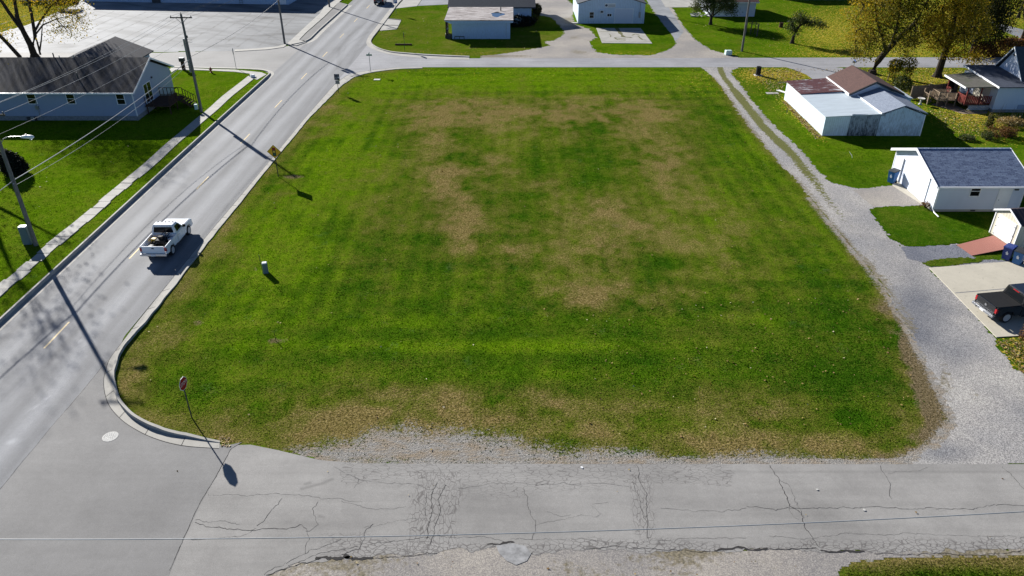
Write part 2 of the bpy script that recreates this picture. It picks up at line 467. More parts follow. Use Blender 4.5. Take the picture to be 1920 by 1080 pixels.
def masks(X, Y):
    """colour zones of the turf, functions of world position"""
    X = np.asarray(X, float); Y = np.asarray(Y, float)
    ok = Y > 15
    ax, ay = PXY(X, np.maximum(Y, 15))
    big = fbm(X * .12, Y * .12, 5, 4); mid = fbm(X * .5, Y * .5, 9, 4); fine = fbm(X * 1.6, Y * 1.2, 21, 3)
    n = (big - .5) * 1.2 + (mid - .5) * 1.2 + (fine - .5) * .5
    dry = np.zeros(X.shape)
    for b in [(1010, 330, 300, 130, .30), (1150, 430, 330, 90, .22), (960, 205, 330, 30, .25), (870, 215, 120, 28, .75), (1050, 218, 210, 34, .65), (1190, 215, 90, 50, .6), (1235, 290, 60, 50, .65), (1270, 340, 60, 40, .35), (805, 255, 50, 60, .55), (835, 340, 60, 60, .6), (865, 432, 50, 40, .85),
              (860, 400, 45, 50, .6), (1010, 470, 150, 40, .6), (1140, 385, 35, 14, 1.1), (1085, 405, 60, 14, .5), (1180, 420, 40, 9, .8), (1095, 540, 60, 30, .8), (1140, 555, 160, 30, .5), (1300, 455, 190, 90, .38),
              (700, 420, 60, 120, .3), (1040, 345, 50, 12, .4), (930, 300, 40, 9, .6), (900, 325, 70, 9, .5), (1160, 470, 60, 40, .4),
              (1180, 565, 330, 30, .28), (830, 732, 330, 20, .42), (1060, 765, 420, 26, .4), (640, 790, 180, 40, .6), (1450, 780, 130, 40, .45), (1330, 740, 60, 30, .35), (900, 790, 600, 22, .3), (1500, 835, 300, 22, .6), (1050, 760, 50, 14, .6), (960, 738, 60, 10, .5), (1170, 770, 50, 14, .5), (760, 730, 40, 12, .5), (880, 745, 40, 10, .5),
              (1725, 740, 55, 140, 1.15), (1680, 590, 40, 40, .7), (1660, 560, 30, 60, .5), (1605, 480, 16, 120, .4), (1330, 640, 150, 25, .2), (640, 690, 200, 25, .35), (470, 770, 120, 30, .4), (245, 690, 28, 60, .75), (330, 700, 60, 40, .35),
              (340, 570, 45, 70, .6), (420, 460, 40, 60, .5), (520, 330, 40, 50, .5), (585, 240, 40, 30, .5), (630, 200, 30, 30, .4), (300, 640, 40, 30, .5), (560, 610, 100, 20, .2), (430, 640, 30, 12, .4)]:
        dry += blob(ax, ay, *b)
    field = inside(ax, ay, FIELD)
    strk = vnoise(X * .8, Y * .04, 61) - .5; strx = vnoise(X * .05, Y * .9, 62) - .5
    dry = np.where(field, dry * (.25 + mid * 1.5) * (.35 + 1.3 * fine) + n * (.30 + .65 * np.minimum(dry, 1)) + .22 * strk + .16 * strx, (mid - .5) * 1.0 + .06)
    dry += np.where(~field & (ay > 20) & (ay < 105) & (ax > 690) & (ax < 1050), .35, 0)
    field = inside(ax, ay, FIELD)
    ed = np.full(X.shape, 9.0); nr = (Y < 125) & (Y > 28) & (X > 18) & (X < 46)
    ed[nr] = dist_line(X[nr], Y[nr], W2(drive_poly_px))
    dry += .7 * np.exp(-(ed / .55) ** 2)
    kd = np.full(X.shape, 9.0); nk = field & (X < -8); kd[nk] = dist_line(X[nk], Y[nk], W2(RG_IN))
    dry += (.75 * np.exp(-(kd / 1.3) ** 2)) * (.3 + 1.4 * mid)
    dry += np.where(ay > 1035, blob(ax, ay, 1750, 1046, 330, 26, 1.7) - .1, 0)
    tone = .56 + n * .62
    for b in [(1000, 152, 420, 28, .5), (640, 280, 90, 140, .42), (480, 420, 110, 120, .25), (1000, 650, 330, 16, .28), (700, 590, 240, 24, .15), (420, 650, 140, 60, .16), (1420, 260, 30, 100, .25),
              (1350, 420, 26, 90, .18), (1440, 600, 30, 60, .2), (1060, 700, 380, 10, .1)]:
        tone += blob(ax, ay, *b)
    for b in [(1560, 640, 150, 130, -.38), (1250, 600, 200, 100, -.18), (860, 430, 160, 90, -.25), (1290, 270, 60, 90, -.2), (900, 300, 140, 60, -.1), (1300, 720, 420, 50, -.28), (700, 520, 60, 60, -.2), (600, 700, 240, 30, -.12)]:
        tone += blob(ax, ay, *b)
    tone += np.where(field & (Y > 88), .15 * np.sin(Y * 2.3 + big * 4), 0)
    tone += np.where(field & (Y < 50) & (Y > 33), .10 * np.sin(Y * 2.1 + big * 3), 0)
    tone += np.where(field & (Y < 90) & (np.abs(X) > 13), .07 * np.sin(X * 2.2 + big * 3), 0)
    tone = np.where(~field, .62 + n * .4 + np.where((ax < 620) & (ay > 120), .22, 0), tone)
    tone -= np.where(~field & (ax > 1620) & (ay > 380), .35, 0)
    tone += np.where(field, (.34 * strk + .14 * np.sin(X * 2 * np.pi / 1.45 + .6 * np.sin(Y * .11))) * (Y > 42) * (Y < 98) + .30 * strx * ((Y <= 52) | (Y > 92)), 0)
    grav = np.zeros(X.shape)
    ragged = (fbm(X * .35, Y * .35, 33, 4) - .5)
    top = np.interp(ax, [430, 500, 600, 700, 850, 960, 1060, 1200, 1500, 1700, 1770, 1810], [862, 846, 812, 786, 780, 800, 820, 832, 848, 852, 826, 780])
    grav = np.clip((ay - top) / 52, -.5, 1.1) * 1.15 + .05
    grav += blob(ax, ay, 1790, 800, 16, 50, .6)
    dry += np.where(field & (ax > 380), (.95 + 1.3 * (fine - .5) + .8 * (mid - .5)) * np.where(ay > top - 8, 1, np.exp(-((ay - top + 8) / 26) ** 2)), 0)
    grav = np.where(field & (ay > 700) & (grav > -.3), np.maximum(grav + ragged * 1.1, 0), 0)
    grav = np.where((ay > 860 + 8 * ragged) & (ay < 1000) & (ax > 560) & (ax < 1830), 1.0 + .9 * ragged, grav)
    grav = np.where(field & (Y < 62), np.maximum(grav, 0) + 1.0 * np.exp(-(ed / .5) ** 2) * (.4 + 1.2 * fine), grav)
    grav = np.where(~field & (ax > 1690) & (ay > 600) & (ay < 900) & (ed < 3), 1.1, grav)
    dirt = np.zeros(X.shape)
    for b in [(1690, 600, 16, 16, .6), (1700, 640, 16, 22, .7), (1722, 690, 18, 26, .6), (1745, 760, 24, 50, .4), (480, 505, 12, 7, .7), (512, 640, 22, 6, .62), (372, 606, 12, 8, .55), (545, 332, 24, 4, .5),
              (1590, 470, 5, 60, .6), (1160, 424, 28, 6, .5), (330, 790, 30, 14, .6), (1150, 440, 14, 5, .7), (960, 862, 500, 4, .4)]:
        dirt += blob(ax, ay, *b)
    dirt = np.where(dirt > .05, dirt + ragged * 1.3, 0)
    dirt += .45 * np.exp(-(ed / .35) ** 2) + np.where(field & (ay > 560), .55 * np.exp(-((ed - .8) / .9) ** 2) * (.2 + 1.6 * fine), 0)
    leaf = np.zeros(X.shape)
    for b in [(1780, 160, 200, 30, .75), (1700, 80, 130, 40, .7), (1760, 20, 150, 30, .6), (1550, 60, 60, 40, .55), (1480, 140, 60, 12, .9), (1421, 140, 30, 12, .8), (1545, 118, 90, 9, .0), (1850, 230, 70, 30, .5), (1810, 215, 60, 14, .55),
              (1515, 210, 40, 6, .4), (40, 30, 120, 40, .8), (130, 90, 60, 20, .3), (1900, 670, 36, 40, .5), (1880, 100, 40, 20, .9), (1600, 100, 100, 5, .5), (1900, 30, 80, 30, .5), (1500, 182, 12, 12, .8), (1145, 100, 300, 3, .2), (960, 140, 300, 10, .02), (1330, 150, 50, 20, .12)]:
        leaf += blob(ax, ay, *b)
    leaf += blob(dist_line(ax, ay, [(1472, 190), (1541, 256)]), 0, 0, 0, 9, 1, .75)
    # away from the picture: calm average
    far = ~ok | (np.abs(ax - 960) > 1500)
    z = lambda a, v: np.where(far, v, a)
    return dict(dry=z(dry, .15), tone=z(tone, .6), grav=z(grav, 0), dirt=z(dirt, 0), leaf=z(leaf, 0))

def zground(X, Y):
    """slight unevenness of the lot and the ditch along the main road"""
    X = np.asarray(X, float); Y = np.asarray(Y, float)
    ax, ay = PXY(X, np.maximum(Y, 15))
    c = np.array(W2(RG_IN[8:20]))
    z = np.zeros(X.shape)
    f = inside(ax, ay, FIELD) & (Y > 15)
    d = np.full(X.shape, 99.0)
    d[f] = dist_line(X[f], Y[f], W2(FIELD + FIELD[:1]))
    e = np.clip(d / 2.0, 0, 1)
    z = np.where(f, e * ((fbm(X * .3, Y * .3, 41, 3) - .5) * .10 + .02), 0)
    return z

def ground():
    xs = np.concatenate([np.linspace(-600, -120, 13)[:-1], np.linspace(-120, -46, 75)[:-1], np.linspace(-46, 46, 369)[:-1], np.linspace(46, 120, 100)[:-1], np.linspace(120, 600, 13)])
    ys = np.concatenate([np.linspace(-200, 18, 8)[:-1], np.linspace(18, 62, 221)[:-1], np.linspace(62, 130, 205)[:-1], np.linspace(130, 220, 80)[:-1], np.linspace(220, 900, 12)])
    Xg, Yg = np.meshgrid(xs, ys)
    nx, ny = len(xs), len(ys)
    X = Xg.ravel(); Y = Yg.ravel()
    V = np.stack([X, Y, zground(X, Y)], 1)
    i = np.arange(nx - 1)[None, :] + nx * np.arange(ny - 1)[:, None]
    F = np.stack([i, i + 1, i + 1 + nx, i + nx], -1).reshape(-1, 4)
    o = np_obj("ground", V, F, M['turf'], attrs=masks(X, Y), smooth=True)
    setp(o, kind="structure")
ground()

def resample(pts, n):
    P = np.array(pts, float); s = np.r_[0, np.cumsum(np.hypot(*(P[1:] - P[:-1]).T))]
    q = np.linspace(0, s[-1], n)
    return np.stack([np.interp(q, s, P[:, 0]), np.interp(q, s, P[:, 1])], 1)

def strip_obj(name, A, B, nw, z, mats, attr=None, kind="structure"):
    """sheet between two polylines with the same number of stations"""
    A = np.asarray(A); B = np.asarray(B); n = len(A)
    t = np.linspace(0, 1, nw)[None, :, None]
    P = A[:, None, :] * (1 - t) + B[:, None, :] * t
    X = P[..., 0].ravel(); Y = P[..., 1].ravel()
    V = np.stack([X, Y, np.full(X.shape, z)], 1)
    i = np.arange(nw - 1)[None, :] + nw * np.arange(n - 1)[:, None]
    F = np.stack([i, i + 1, i + 1 + nw, i + nw], -1).reshape(-1, 4)
    u = np.repeat(np.linspace(0, 1, nw)[None, :], n, 0).ravel()
    o = np_obj(name, V, F, mats, attrs=attr(X, Y, u) if attr else None)
    # make sure it faces up
    if o.data.polygons[0].normal.z < 0: o.data.flip_normals()
    return setp(o, kind=kind)

def cells_obj(name, poly_px, z, mats, s=.25, rag=.25, attr=None, kind="structure", extra=None):
    P = np.array(W2(poly_px))
    x0, y0 = P.min(0) - 1; x1, y1 = P.max(0) + 1
    xs = np.arange(x0, x1, s); ys = np.arange(y0, y1, s)
    X, Y = np.meshgrid(xs, ys); nx = len(xs)
    cx = X[:-1, :-1] + s / 2; cy = Y[:-1, :-1] + s / 2
    wx = cx + (fbm(cx * 1.3, cy * 1.3, 3, 3) - .5) * 2 * rag + (vnoise(cx * 5, cy * 5, 17) - .5) * rag
    wy = cy + (fbm(cx * 1.3, cy * 1.3, 8, 3) - .5) * 2 * rag + (vnoise(cx * 5, cy * 5, 19) - .5) * rag
    ok = inside(wx, wy, P)
    if extra is not None: ok &= extra(cx, cy)
    i = np.arange(len(xs) - 1)[None, :] + nx * np.arange(len(ys) - 1)[:, None]
    F = np.stack([i, i + 1, i + 1 + nx, i + nx], -1)[ok]
    used, inv = np.unique(F, return_inverse=True)
    Xf, Yf = X.ravel()[used], Y.ravel()[used]
    V = np.stack([Xf, Yf, np.full(len(used), z)], 1)
    a = attr(Xf, Yf) if attr else {}
    o = np_obj(name, V, inv.reshape(-1, 4), mats, attrs=a)
    return setp(o, kind=kind)

def flat_poly(name, poly_px, z, mat, attrs_const=None, kind="structure", t=0.0):
    m = MB()
    pts = [(x, y, z) for x, y in W2(poly_px)]
    if t: m.slab(pts, t)
    else: m.poly(pts)
    o = m.build(name, mat)
    if not t and o.data.polygons[0].normal.z < 0: o.data.flip_normals()
    for an, av in (attrs_const or {}).items():
        a = o.data.attributes.new(an, 'FLOAT', 'POINT')
        a.data.foreach_set("value", [av] * len(o.data.vertices))
    return setp(o, kind=kind)

# --- main road
_L = np.array(W2(LK)); _Rr = np.array(W2(RG))
def xat(P, Y):
    o = np.argsort(P[:, 1]); p, q = P[o, 1], P[o, 0]
    s0 = (q[1] - q[0]) / (p[1] - p[0]); s1 = (q[-1] - q[-3]) / (p[-1] - p[-3])
    r = np.interp(Y, p, q)
    r = np.where(Y < p[0], q[0] + (Y - p[0]) * s0 * .3, r)
    return np.where(Y > p[-1], q[-1] + (Y - p[-1]) * .02, r)
# smooth straight edges fitted through the measured points
cl = np.polyfit(_L[:, 1], _L[:, 0], 2); cr = np.polyfit(_Rr[:, 1], _Rr[:, 0], 2)
def road_l(Y): return np.polyval(cl, np.clip(Y, 25, 112)) + (Y - np.clip(Y, 25, 112)) * .018
def road_r(Y): return np.polyval(cr, np.clip(Y, 25, 112)) + (Y - np.clip(Y, 25, 112)) * .018 + 1.2 * np.clip((40 - Y) / 5, 0, 1)
SKID = [[(690, 40), (640, 78), (620, 100), (560, 160), (500, 225), (440, 300), (330, 405)], [(700, 45), (660, 80), (640, 98), (575, 165), (525, 222)],
        [(655, 66), (637, 90), (632, 120), (632, 130)], [(690, 60), (650, 85), (638, 110), (637, 130)], [(255, 470), (140, 605), (60, 690), (-20, 770)], [(262, 478), (150, 612), (70, 700)],
        [(600, 165), (545, 245), (515, 300)], [(700, 75), (668, 96), (655, 120)]]
SKIDW = [W2(s) for s in SKID]
def main_attr(X, Y, u):
    f = np.ones(X.shape)
    for c, a in ((.03, -.22), (.14, -.20), (.26, .20), (.37, -.20), (.5, .05), (.61, -.22), (.73, .22), (.84, -.18), (.96, -.24)):
        f += a * np.exp(-((u - c) / .05) ** 2) * (0.6 + .8 * fbm(X * .5, Y * .05, 3, 2))
    f += .05 * (fbm(X * .2, Y * .03, 71, 3) - .5)
    for s in SKIDW:
        d = dist_line(X, Y, s)
        f -= .13 * np.exp(-(d / .26) ** 2) * (.6 + fbm(X * .1, Y * .1, 4, 2) * .8)
    for q in ([(55, 772), (75, 757), (100, 738)], [(18, 828), (40, 826)], [(140, 648), (150, 640)], [(300, 398), (308, 394)], [(640, 330), (660, 329)]):
        f += .5 * np.exp(-(dist_line(X, Y, W2(q)) / .10) ** 2) * (vnoise(X * 4, Y * 4, 9) > .45)
    f -= .10 * np.clip((fbm(X * .6, Y * .25, 55, 4) - .58) * 6, 0, 1)
    return dict(mul=f)
ysm = np.linspace(8, 330, 900)
strip_obj("main_road", np.stack([road_l(ysm) , ysm], 1), np.stack([road_r(ysm), ysm], 1), 90, .012, M['road'], main_attr)
md = MB()
for c0 in [(690, 13), (667, 38), (641, 67), (609.5, 102), (570, 143), (522, 195), (460, 260), (380, 343), (259, 468), (107, 628)]:
    x, y, _ = U(*c0)
    dx = .018 * 1.5
    md.poly([(x - .06 - dx, y - 1.5, .017), (x + .06 - dx, y - 1.5, .017), (x + .06 + dx, y + 1.5, .017), (x - .06 + dx, y + 1.5, .017)])
setp(md.build("centre_line_dashes", M['yellowline']), kind="structure")

# --- corner asphalt and south street
def smooth_mul(X, Y, u=None):
    return dict(mul=1 + .10 * (fbm(X * .12, Y * .3, 61, 3) - .5))
def one(X, Y, u=None): return dict(mul=np.ones(X.shape))
flat_poly("corner_pavement", [(-300, 1240), (0, 919), (96, 801), (202, 676), (235, 640), (212, 680), (205, 713), (212, 750), (240, 785), (300, 818), (412, 834), (433, 834), (455, 829), (433, 842), (409, 887), (375, 945), (342, 1017), (318, 1075), (250, 1400)], .0145, M['corner'], {"mul": 1.0})
NE = [(300, 836), (433, 835), (470, 834), (520, 844), (600, 863), (680, 869), (900, 870), (1920, 870.5), (2300, 871)]
SE = [(200, 1360), (470, 1092), (560, 1057), (640, 1045), (720, 1043), (820, 1037), (930, 1026), (1000, 1036), (1080, 1030), (1180, 1034), (1340, 1034), (1440, 1029), (1500, 1031), (1600, 1036), (1760, 1034), (1920, 1029), (2400, 1024)]
NEw, SEw = np.array(W2(NE)), np.array(W2(SE))
xs = np.linspace(-18.5, 40, 800)
ny_ = np.interp(xs, NEw[:, 0], NEw[:, 1])
sy_ = np.interp(xs, SEw[:, 0], SEw[:, 1]) + (fbm(xs * 1.7, xs * 0, 5, 4) - .5) * .55
wx_ = xs.copy()
CRK = []
def street_attr(X, Y, u):
    ax, ay = PXY(X, Y)
    e = (fbm(X * .5, Y * .8, 91, 3) - .5)
    ca = (ax > 625 + 60 * e) * (ax < 1345 + 120 * e) * np.clip((942 + 34 * e - 18 * np.abs((ax - 800) / 400) - ay) / 16, 0, 1)
    ca = np.maximum(ca * np.where(ay > 905 + 30 * e, np.clip(1 - np.abs(ax - 1000) / 330, .0, 1), 1), 0)
    cb = np.clip((52 + 26 * e - np.abs(ax - 815 + (ay - 950) * .12)) / 12, 0, 1) * (ay > 885) + .9 * np.clip((24 + 20 * e - np.abs(ax - 1205 - (ay - 950) * .06)) / 8, 0, 1) * (ay < 1010) * (ay > 890) 
    cc = np.clip((ay - (1012 - 6 * (ax > 1500) + 26 * e)) / 9, 0, 1) * (ax > 640) + .6 * np.clip((60 - np.abs(ax - 650)) / 30, 0, 1) * (ay > 1000 + 30 * e) 
    mul = 1 + .12 * (fbm(X * .2, Y * .5, 61, 3) - .5)
    mul *= np.where(ax < 409 + (887 - ay) * .5, .95, 1)
    mul += -.07 * np.exp(-((ay - 952) / 16) ** 2) * (ax > 640) + .03 * np.exp(-((ay - 905) / 20) ** 2)
    mul -= .10 * np.exp(-((ay - 985 + (ax - 960) * .0) / 10) ** 2) * fbm(X * .3, Y, 7, 3)
    mul -= .16 * np.exp(-((ay - 885) / 3) ** 2) * (ax > 1340)
    for s, a in (([(565, 917), (600, 908), (623, 899)], .3), ([(572, 908), (582, 905)], .3), ([(598, 968), (608, 970)], .22)):
        mul -= a * np.exp(-(dist_line(ax, ay, s) / 2.6) ** 2)
    wa = 0.0 * np.exp(-(((ax - 960) / 40) ** 2))
    return dict(mul=mul, ca=np.clip(ca, 0, 1) * .85, cb=np.clip(cb, 0, 1), cc=np.clip(cc, 0, 1))
street = strip_obj("south_street", np.stack([wx_, ny_], 1), np.stack([wx_, sy_], 1), 130, .010, [M['street']], street_attr)

def crack_line(pts, wd, jit=.05, step=.12, seed=0):
    P = resample(W2(pts), max(3, int(sum(math.dist(a, b) for a, b in zip(W2(pts)[:-1], W2(pts)[1:])) / step)))
    r = np.random.default_rng(seed)
    n = len(P); off = np.cumsum(r.normal(0, jit * .6, (n, 2)), 0); off -= np.linspace(0, 1, n)[:, None] * off[-1]
    P = P + off + r.normal(0, jit * .35, (n, 2))
    return P, wd * (.5 + r.random(n))
cracks = [([(366, 981), (390, 988), (430, 988), (465, 991), (500, 986), (550, 988), (562, 984)], .035), ([(366, 976), (400, 982), (450, 983)], .018), ([(527, 932), (512, 950), (495, 970), (482, 986)], .03), ([(390, 926), (450, 928), (500, 930), (540, 932), (590, 934), (640, 935), (680, 942)], .014),
          ([(598, 940), (588, 955), (592, 975), (597, 984)], .02), ([(562, 984), (573, 996), (578, 1015), (572, 1038)], .02), ([(597, 984), (580, 996), (573, 996)], .018), ([(700, 981), (685, 992), (677, 1012), (672, 1027), (640, 1040)], .035), ([(355, 1012), (420, 1008), (465, 998), (480, 990)], .014),
          ([(640, 1012), (600, 1030), (560, 1045), (520, 1062), (495, 1078)], .02), ([(670, 1027), (620, 1034), (585, 1045), (540, 1062)], .02),
          ([(1446, 872), (1458, 898), (1470, 925), (1480, 945), (1500, 968), (1508, 985), (1523, 1008), (1535, 1026)], .045), ([(1458, 898), (1475, 905), (1488, 930), (1500, 950), (1507, 972)], .018), ([(1480, 945), (1484, 962), (1497, 975)], .016),
          ([(1649, 873), (1657, 893), (1665, 910), (1668, 928), (1673, 938)], .03), ([(1878, 873), (1895, 893), (1915, 912), (1930, 925)], .03), ([(1400, 951), (1480, 950), (1560, 951), (1620, 950), (1690, 951), (1760, 949), (1850, 952), (1870, 947), (1930, 948)], .022),
          ([(1240, 953), (1300, 955), (1400, 953)], .016), ([(980, 917), (985, 930), (990, 940), (990, 952)], .018), ([(990, 952), (998, 975), (1003, 985), (997, 1012)], .018), ([(1075, 970), (1090, 966), (1110, 972), (1125, 966), (1108, 948), (1140, 942)], .012), ([(1025, 960), (1050, 968), (1070, 966)], .012),
          ([(1003, 985), (1040, 978), (1075, 972)], .012), ([(1192, 870), (1194, 900), (1205, 930), (1208, 960), (1212, 990), (1216, 1012)], .03), ([(1186, 905), (1198, 935), (1203, 960), (1210, 975)], .02),
          ([(820, 905), (808, 930), (812, 955), (806, 985), (800, 1010)], .035), ([(835, 910), (822, 940), (828, 960), (815, 990), (806, 1020)], .03), ([(798, 925), (795, 950), (800, 975)], .02),
          ([(1440, 1005), (1500, 1010), (1560, 1006), (1600, 1000), (1680, 1006), (1800, 1005), (1920, 1008)], .014), ([(960, 1010), (1100, 1008), (1250, 1004), (1400, 1009)], .014), ([(700, 1020), (800, 1012), (900, 1014), (960, 1018)], .018),
          ([(1740, 876), (1720, 884), (1700, 884), (1680, 884), (1664, 890)], .012), ([(640, 940), (690, 955), (730, 954), (760, 950)], .012), ([(680, 990), (760, 975), (800, 974)], .012), ([(625, 875), (645, 890), (672, 900), (665, 915)], .014),
          ([(672, 900), (720, 906), (780, 910), (812, 918)], .016), ([(860, 915), (930, 905), (1010, 906), (1100, 905), (1180, 912)], .014), ([(455, 829), (433, 842), (409, 887), (375, 945), (342, 1017), (318, 1070)], .04), ([(96, 801), (202, 676)], .03), ([(-40, 965), (0, 919), (96, 801)], .03)]
cracks = [([(590, 1047), (640, 1044), (660, 1045), (700, 1045)], .13), ([(645, 1041), (655, 1046)], .2), ([(500, 1078), (560, 1056), (600, 1047)], .05), ([(700, 1044), (760, 1042), (820, 1037)], .04), ([(915, 1020), (940, 1018), (965, 1017)], .09), ([(988, 1046), (998, 1036)], .05), ([(1340, 1035), (1380, 1032), (1420, 1034), (1440, 1029)], .10), ([(1440, 1029), (1470, 1031), (1530, 1028)], .05), ([(1540, 1030), (1560, 1033), (1620, 1034)], .11), ([(1100, 1029), (1220, 1032), (1330, 1034)], .03), ([(1640, 1038), (1760, 1036), (1920, 1030)], .03)] + cracks
cv, cf = [], []
for k, (pts, wd) in enumerate(cracks):
    P, ww = crack_line(pts, wd * (.62 if wd < .08 else .9), jit=.05 if k < len(cracks) - 3 and wd < .2 else .012, seed=k)
    d = np.gradient(P, axis=0); nrm = np.stack([-d[:, 1], d[:, 0]], 1) / (np.hypot(*d.T)[:, None] + 1e-9)
    b = len(cv)
    for p, q, a in zip(P, nrm, ww):
        cv.append((p[0] + q[0] * a * .5, p[1] + q[1] * a * .5, .0155)); cv.append((p[0] - q[0] * a * .5, p[1] - q[1] * a * .5, .0155))
    for i in range(len(P) - 1): cf.append((b + 2 * i, b + 2 * i + 1, b + 2 * i + 3, b + 2 * i + 2))
o = np_obj("pavement_cracks", cv, cf, M['crack']); setp(o, kind="structure")

# --- shoulder below the street with broken edge shadow gap and a puddle hollow
def shoulder_attr(X, Y):
    ax, ay = PXY(X, Y)
    return dict(dirt=.30 + 1.3 * (fbm(X * .25, Y * .6, 5, 4) - .5) + 0 * X, green=blob(ax, ay, 1700, 1052, 160, 10, .6) + 0 * X)
cells_obj("gravel_shoulder", [(300, 1500), (440, 1090), (560, 1050), (640, 1040), (820, 1030), (960, 1018), (1100, 1026), (1400, 1026), (1620, 1030), (1920, 1026), (2200, 1024), (2200, 1032), (1920, 1042), (1780, 1044), (1680, 1048), (1605, 1055), (1585, 1066), (1560, 1090), (1500, 1500)], .005, M['gravel_tan'], .12, .2, shoulder_attr)
pd = MB(); pd.poly([(*U(x, y)[:2], .0205) for x, y in [(930, 1024), (960, 1019), (985, 1024), (996, 1038), (988, 1052), (968, 1060), (950, 1052), (936, 1038)]])
t = NT("patch_concrete"); t.out(t.ramp(t.noise(t.pos(), 2.5, 5, .6), [(.3, (.16, .16, .16)), (.7, (.36, .36, .36))]), .75)
setp(pd.build("repair_patch", t.mat), kind="structure")

# --- kerbs and gutters
def offset_line(P, d):
    P = np.asarray(P, float); g = np.gradient(P, axis=0); n = np.stack([-g[:, 1], g[:, 0]], 1) / (np.hypot(*g.T)[:, None] + 1e-9)
    return P + n * d
def ribbon(m, A, B, za, zb):
    A = list(A); B = list(B); b = len(m.v)
    for a, c in zip(A, B): m.v += [(a[0], a[1], za), (c[0], c[1], zb)]
    for i in range(len(A) - 1): m.f.append((b + 2 * i, b + 2 * i + 1, b + 2 * i + 3, b + 2 * i + 2)); m.m.append(m.mi)
def smooth_line(P, n, it=3):
    P = resample(P, n)
    for _ in range(it): P[1:-1] = (P[:-2] + 2 * P[1:-1] + P[2:]) / 4
    return P
def kerb(name, foot, side, h=.15, w=.16, gutter=.45, hprof=None):
    """foot: line of the kerb face; side=+1 lawn to the left of travel"""
    P = np.asarray(foot); n = len(P); m = MB()
    H_ = np.full(n, h) if hprof is None else np.asarray(hprof)
    top0 = offset_line(P, side * .02); top1 = offset_line(P, side * w); back = offset_line(P, side * (w + .01)); gut = offset_line(P, -side * gutter)
    segs = [(gut, P, lambda i: .016, lambda i: .018), (P, top0, lambda i: .018, lambda i: .018 + H_[i]), (top0, top1, lambda i: .018 + H_[i], lambda i: .018 + H_[i]), (top1, back, lambda i: .018 + H_[i], lambda i: -.05)]
    for A, B, fa, fb in segs:
        b = len(m.v)
        for i in range(n): m.v += [(A[i][0], A[i][1], fa(i)), (B[i][0], B[i][1], fb(i))]
        for i in range(n - 1): m.f.append((b + 2 * i, b + 2 * i + 1, b + 2 * i + 3, b + 2 * i + 2)); m.m.append(0)
    o = m.build(name, M['kerb'])
    return setp(o, kind="structure")
yl = np.linspace(10, float(_L[-1, 1]) - .5, 120)
KL = np.stack([road_l(yl) - .02, yl], 1)
corner_l = smooth_line([tuple(KL[-1])] + W2([(508, 139), (504, 134.5), (490, 131), (470, 129.5), (440, 128.5), (325, 126)]), 40, 2)
kerb("left_kerb", np.vstack([KL, corner_l[1:]]), 1, gutter=.5, hprof=np.r_[np.full(len(KL), .24), np.linspace(.22, .02, 14), np.full(25, .03)])
# right gutter / kerb of the lot corner: concrete band with a rolled kerb that rises round the corner
A = smooth_line(W2(RG_OUT), 260, 3); B = smooth_line(W2(RG_IN), 260, 3); B = A + (B - A) * (.90 + .16 * (fbm(np.arange(260) * .35, np.zeros(260), 3, 3) - .5))[:, None]
m = MB()
mid = A + (B - A) * .72
hh = np.interp(np.arange(260), [0, 4, 12, 40, 62, 90, 259], [.02, .08, .21, .2, .06, .04, .035])
for (P0, z0, P1, z1) in ((A, .018 + 0 * hh, mid, .020 + 0 * hh), (mid, .020 + 0 * hh, mid + (B - A) * .03, .02 + hh), (mid + (B - A) * .03, .02 + hh, B, .02 + hh), (B, .02 + hh, B + (B - A) * .02, -.1 + 0 * hh)):
    b = len(m.v)
    for i in range(260): m.v += [(P0[i][0], P0[i][1], z0[i]), (P1[i][0], P1[i][1], z1[i])]
    for i in range(259): m.f.append((b + 2 * i, b + 2 * i + 1, b + 2 * i + 3, b + 2 * i + 2)); m.m.append(0)
setp(m.build("lot_kerb_and_gutter", M['kerb']), kind="structure")
jm = MB()      # joints in the gutter
for i in list(range(6, 250, 7)):
    a, c = A[i], B[i]; g = (A[i + 1] - A[i]); g = g / np.hypot(*g) * .018
    c = a + (c - a) * .70
    jm.poly([(a[0] - g[0], a[1] - g[1], .0235), (c[0] - g[0], c[1] - g[1], .0235), (c[0] + g[0], c[1] + g[1], .0235), (a[0] + g[0], a[1] + g[1], .0235)])
ge = A + (B - A) * -.02
ribbon(jm, ge - (B - A) * .03, ge + (B - A) * .02, .0215, .0215)
setp(jm.build("gutter_joints", M['crack']), kind="structure")

# --- north street, west crossing, parking lot, pads
def north_attr(X, Y, u=None):
    return dict(mul=1 + .12 * (fbm(X * .1, Y * .6, 61, 3) - .5))
xn = np.linspace(-24, 160, 300)
yn0 = np.interp(xn, [p[0] for p in W2([(640, 150), (700, 131), (742, 127), (792, 126), (1300, 126), (1500, 126), (1920, 127)])], [p[1] for p in W2([(640, 150), (700, 131), (742, 127), (792, 126), (1300, 126), (1500, 126), (1920, 127)])])
NN = [(690, 60), (700, 88), (732, 101), (800, 106), (880, 109.5), (1260, 109), (1920, 107)]
yn1 = np.interp(xn, [p[0] for p in W2(NN)], [p[1] for p in W2(NN)])
strip_obj("north_street", np.stack([xn, yn0], 1), np.stack([xn, yn1], 1), 40, .009, M['north'], north_attr)
flat_poly("west_crossing", [(600, 74), (566, 82), (530, 88), (500, 92), (445, 96), (390, 96), (300, 99), (-200, 99), (-700, 99), (-700, 116), (-200, 116), (322, 124), (440, 127), (490, 130), (506, 139), (520, 170), (600, 130)], .007, M['corner'], {"mul": 1.15})
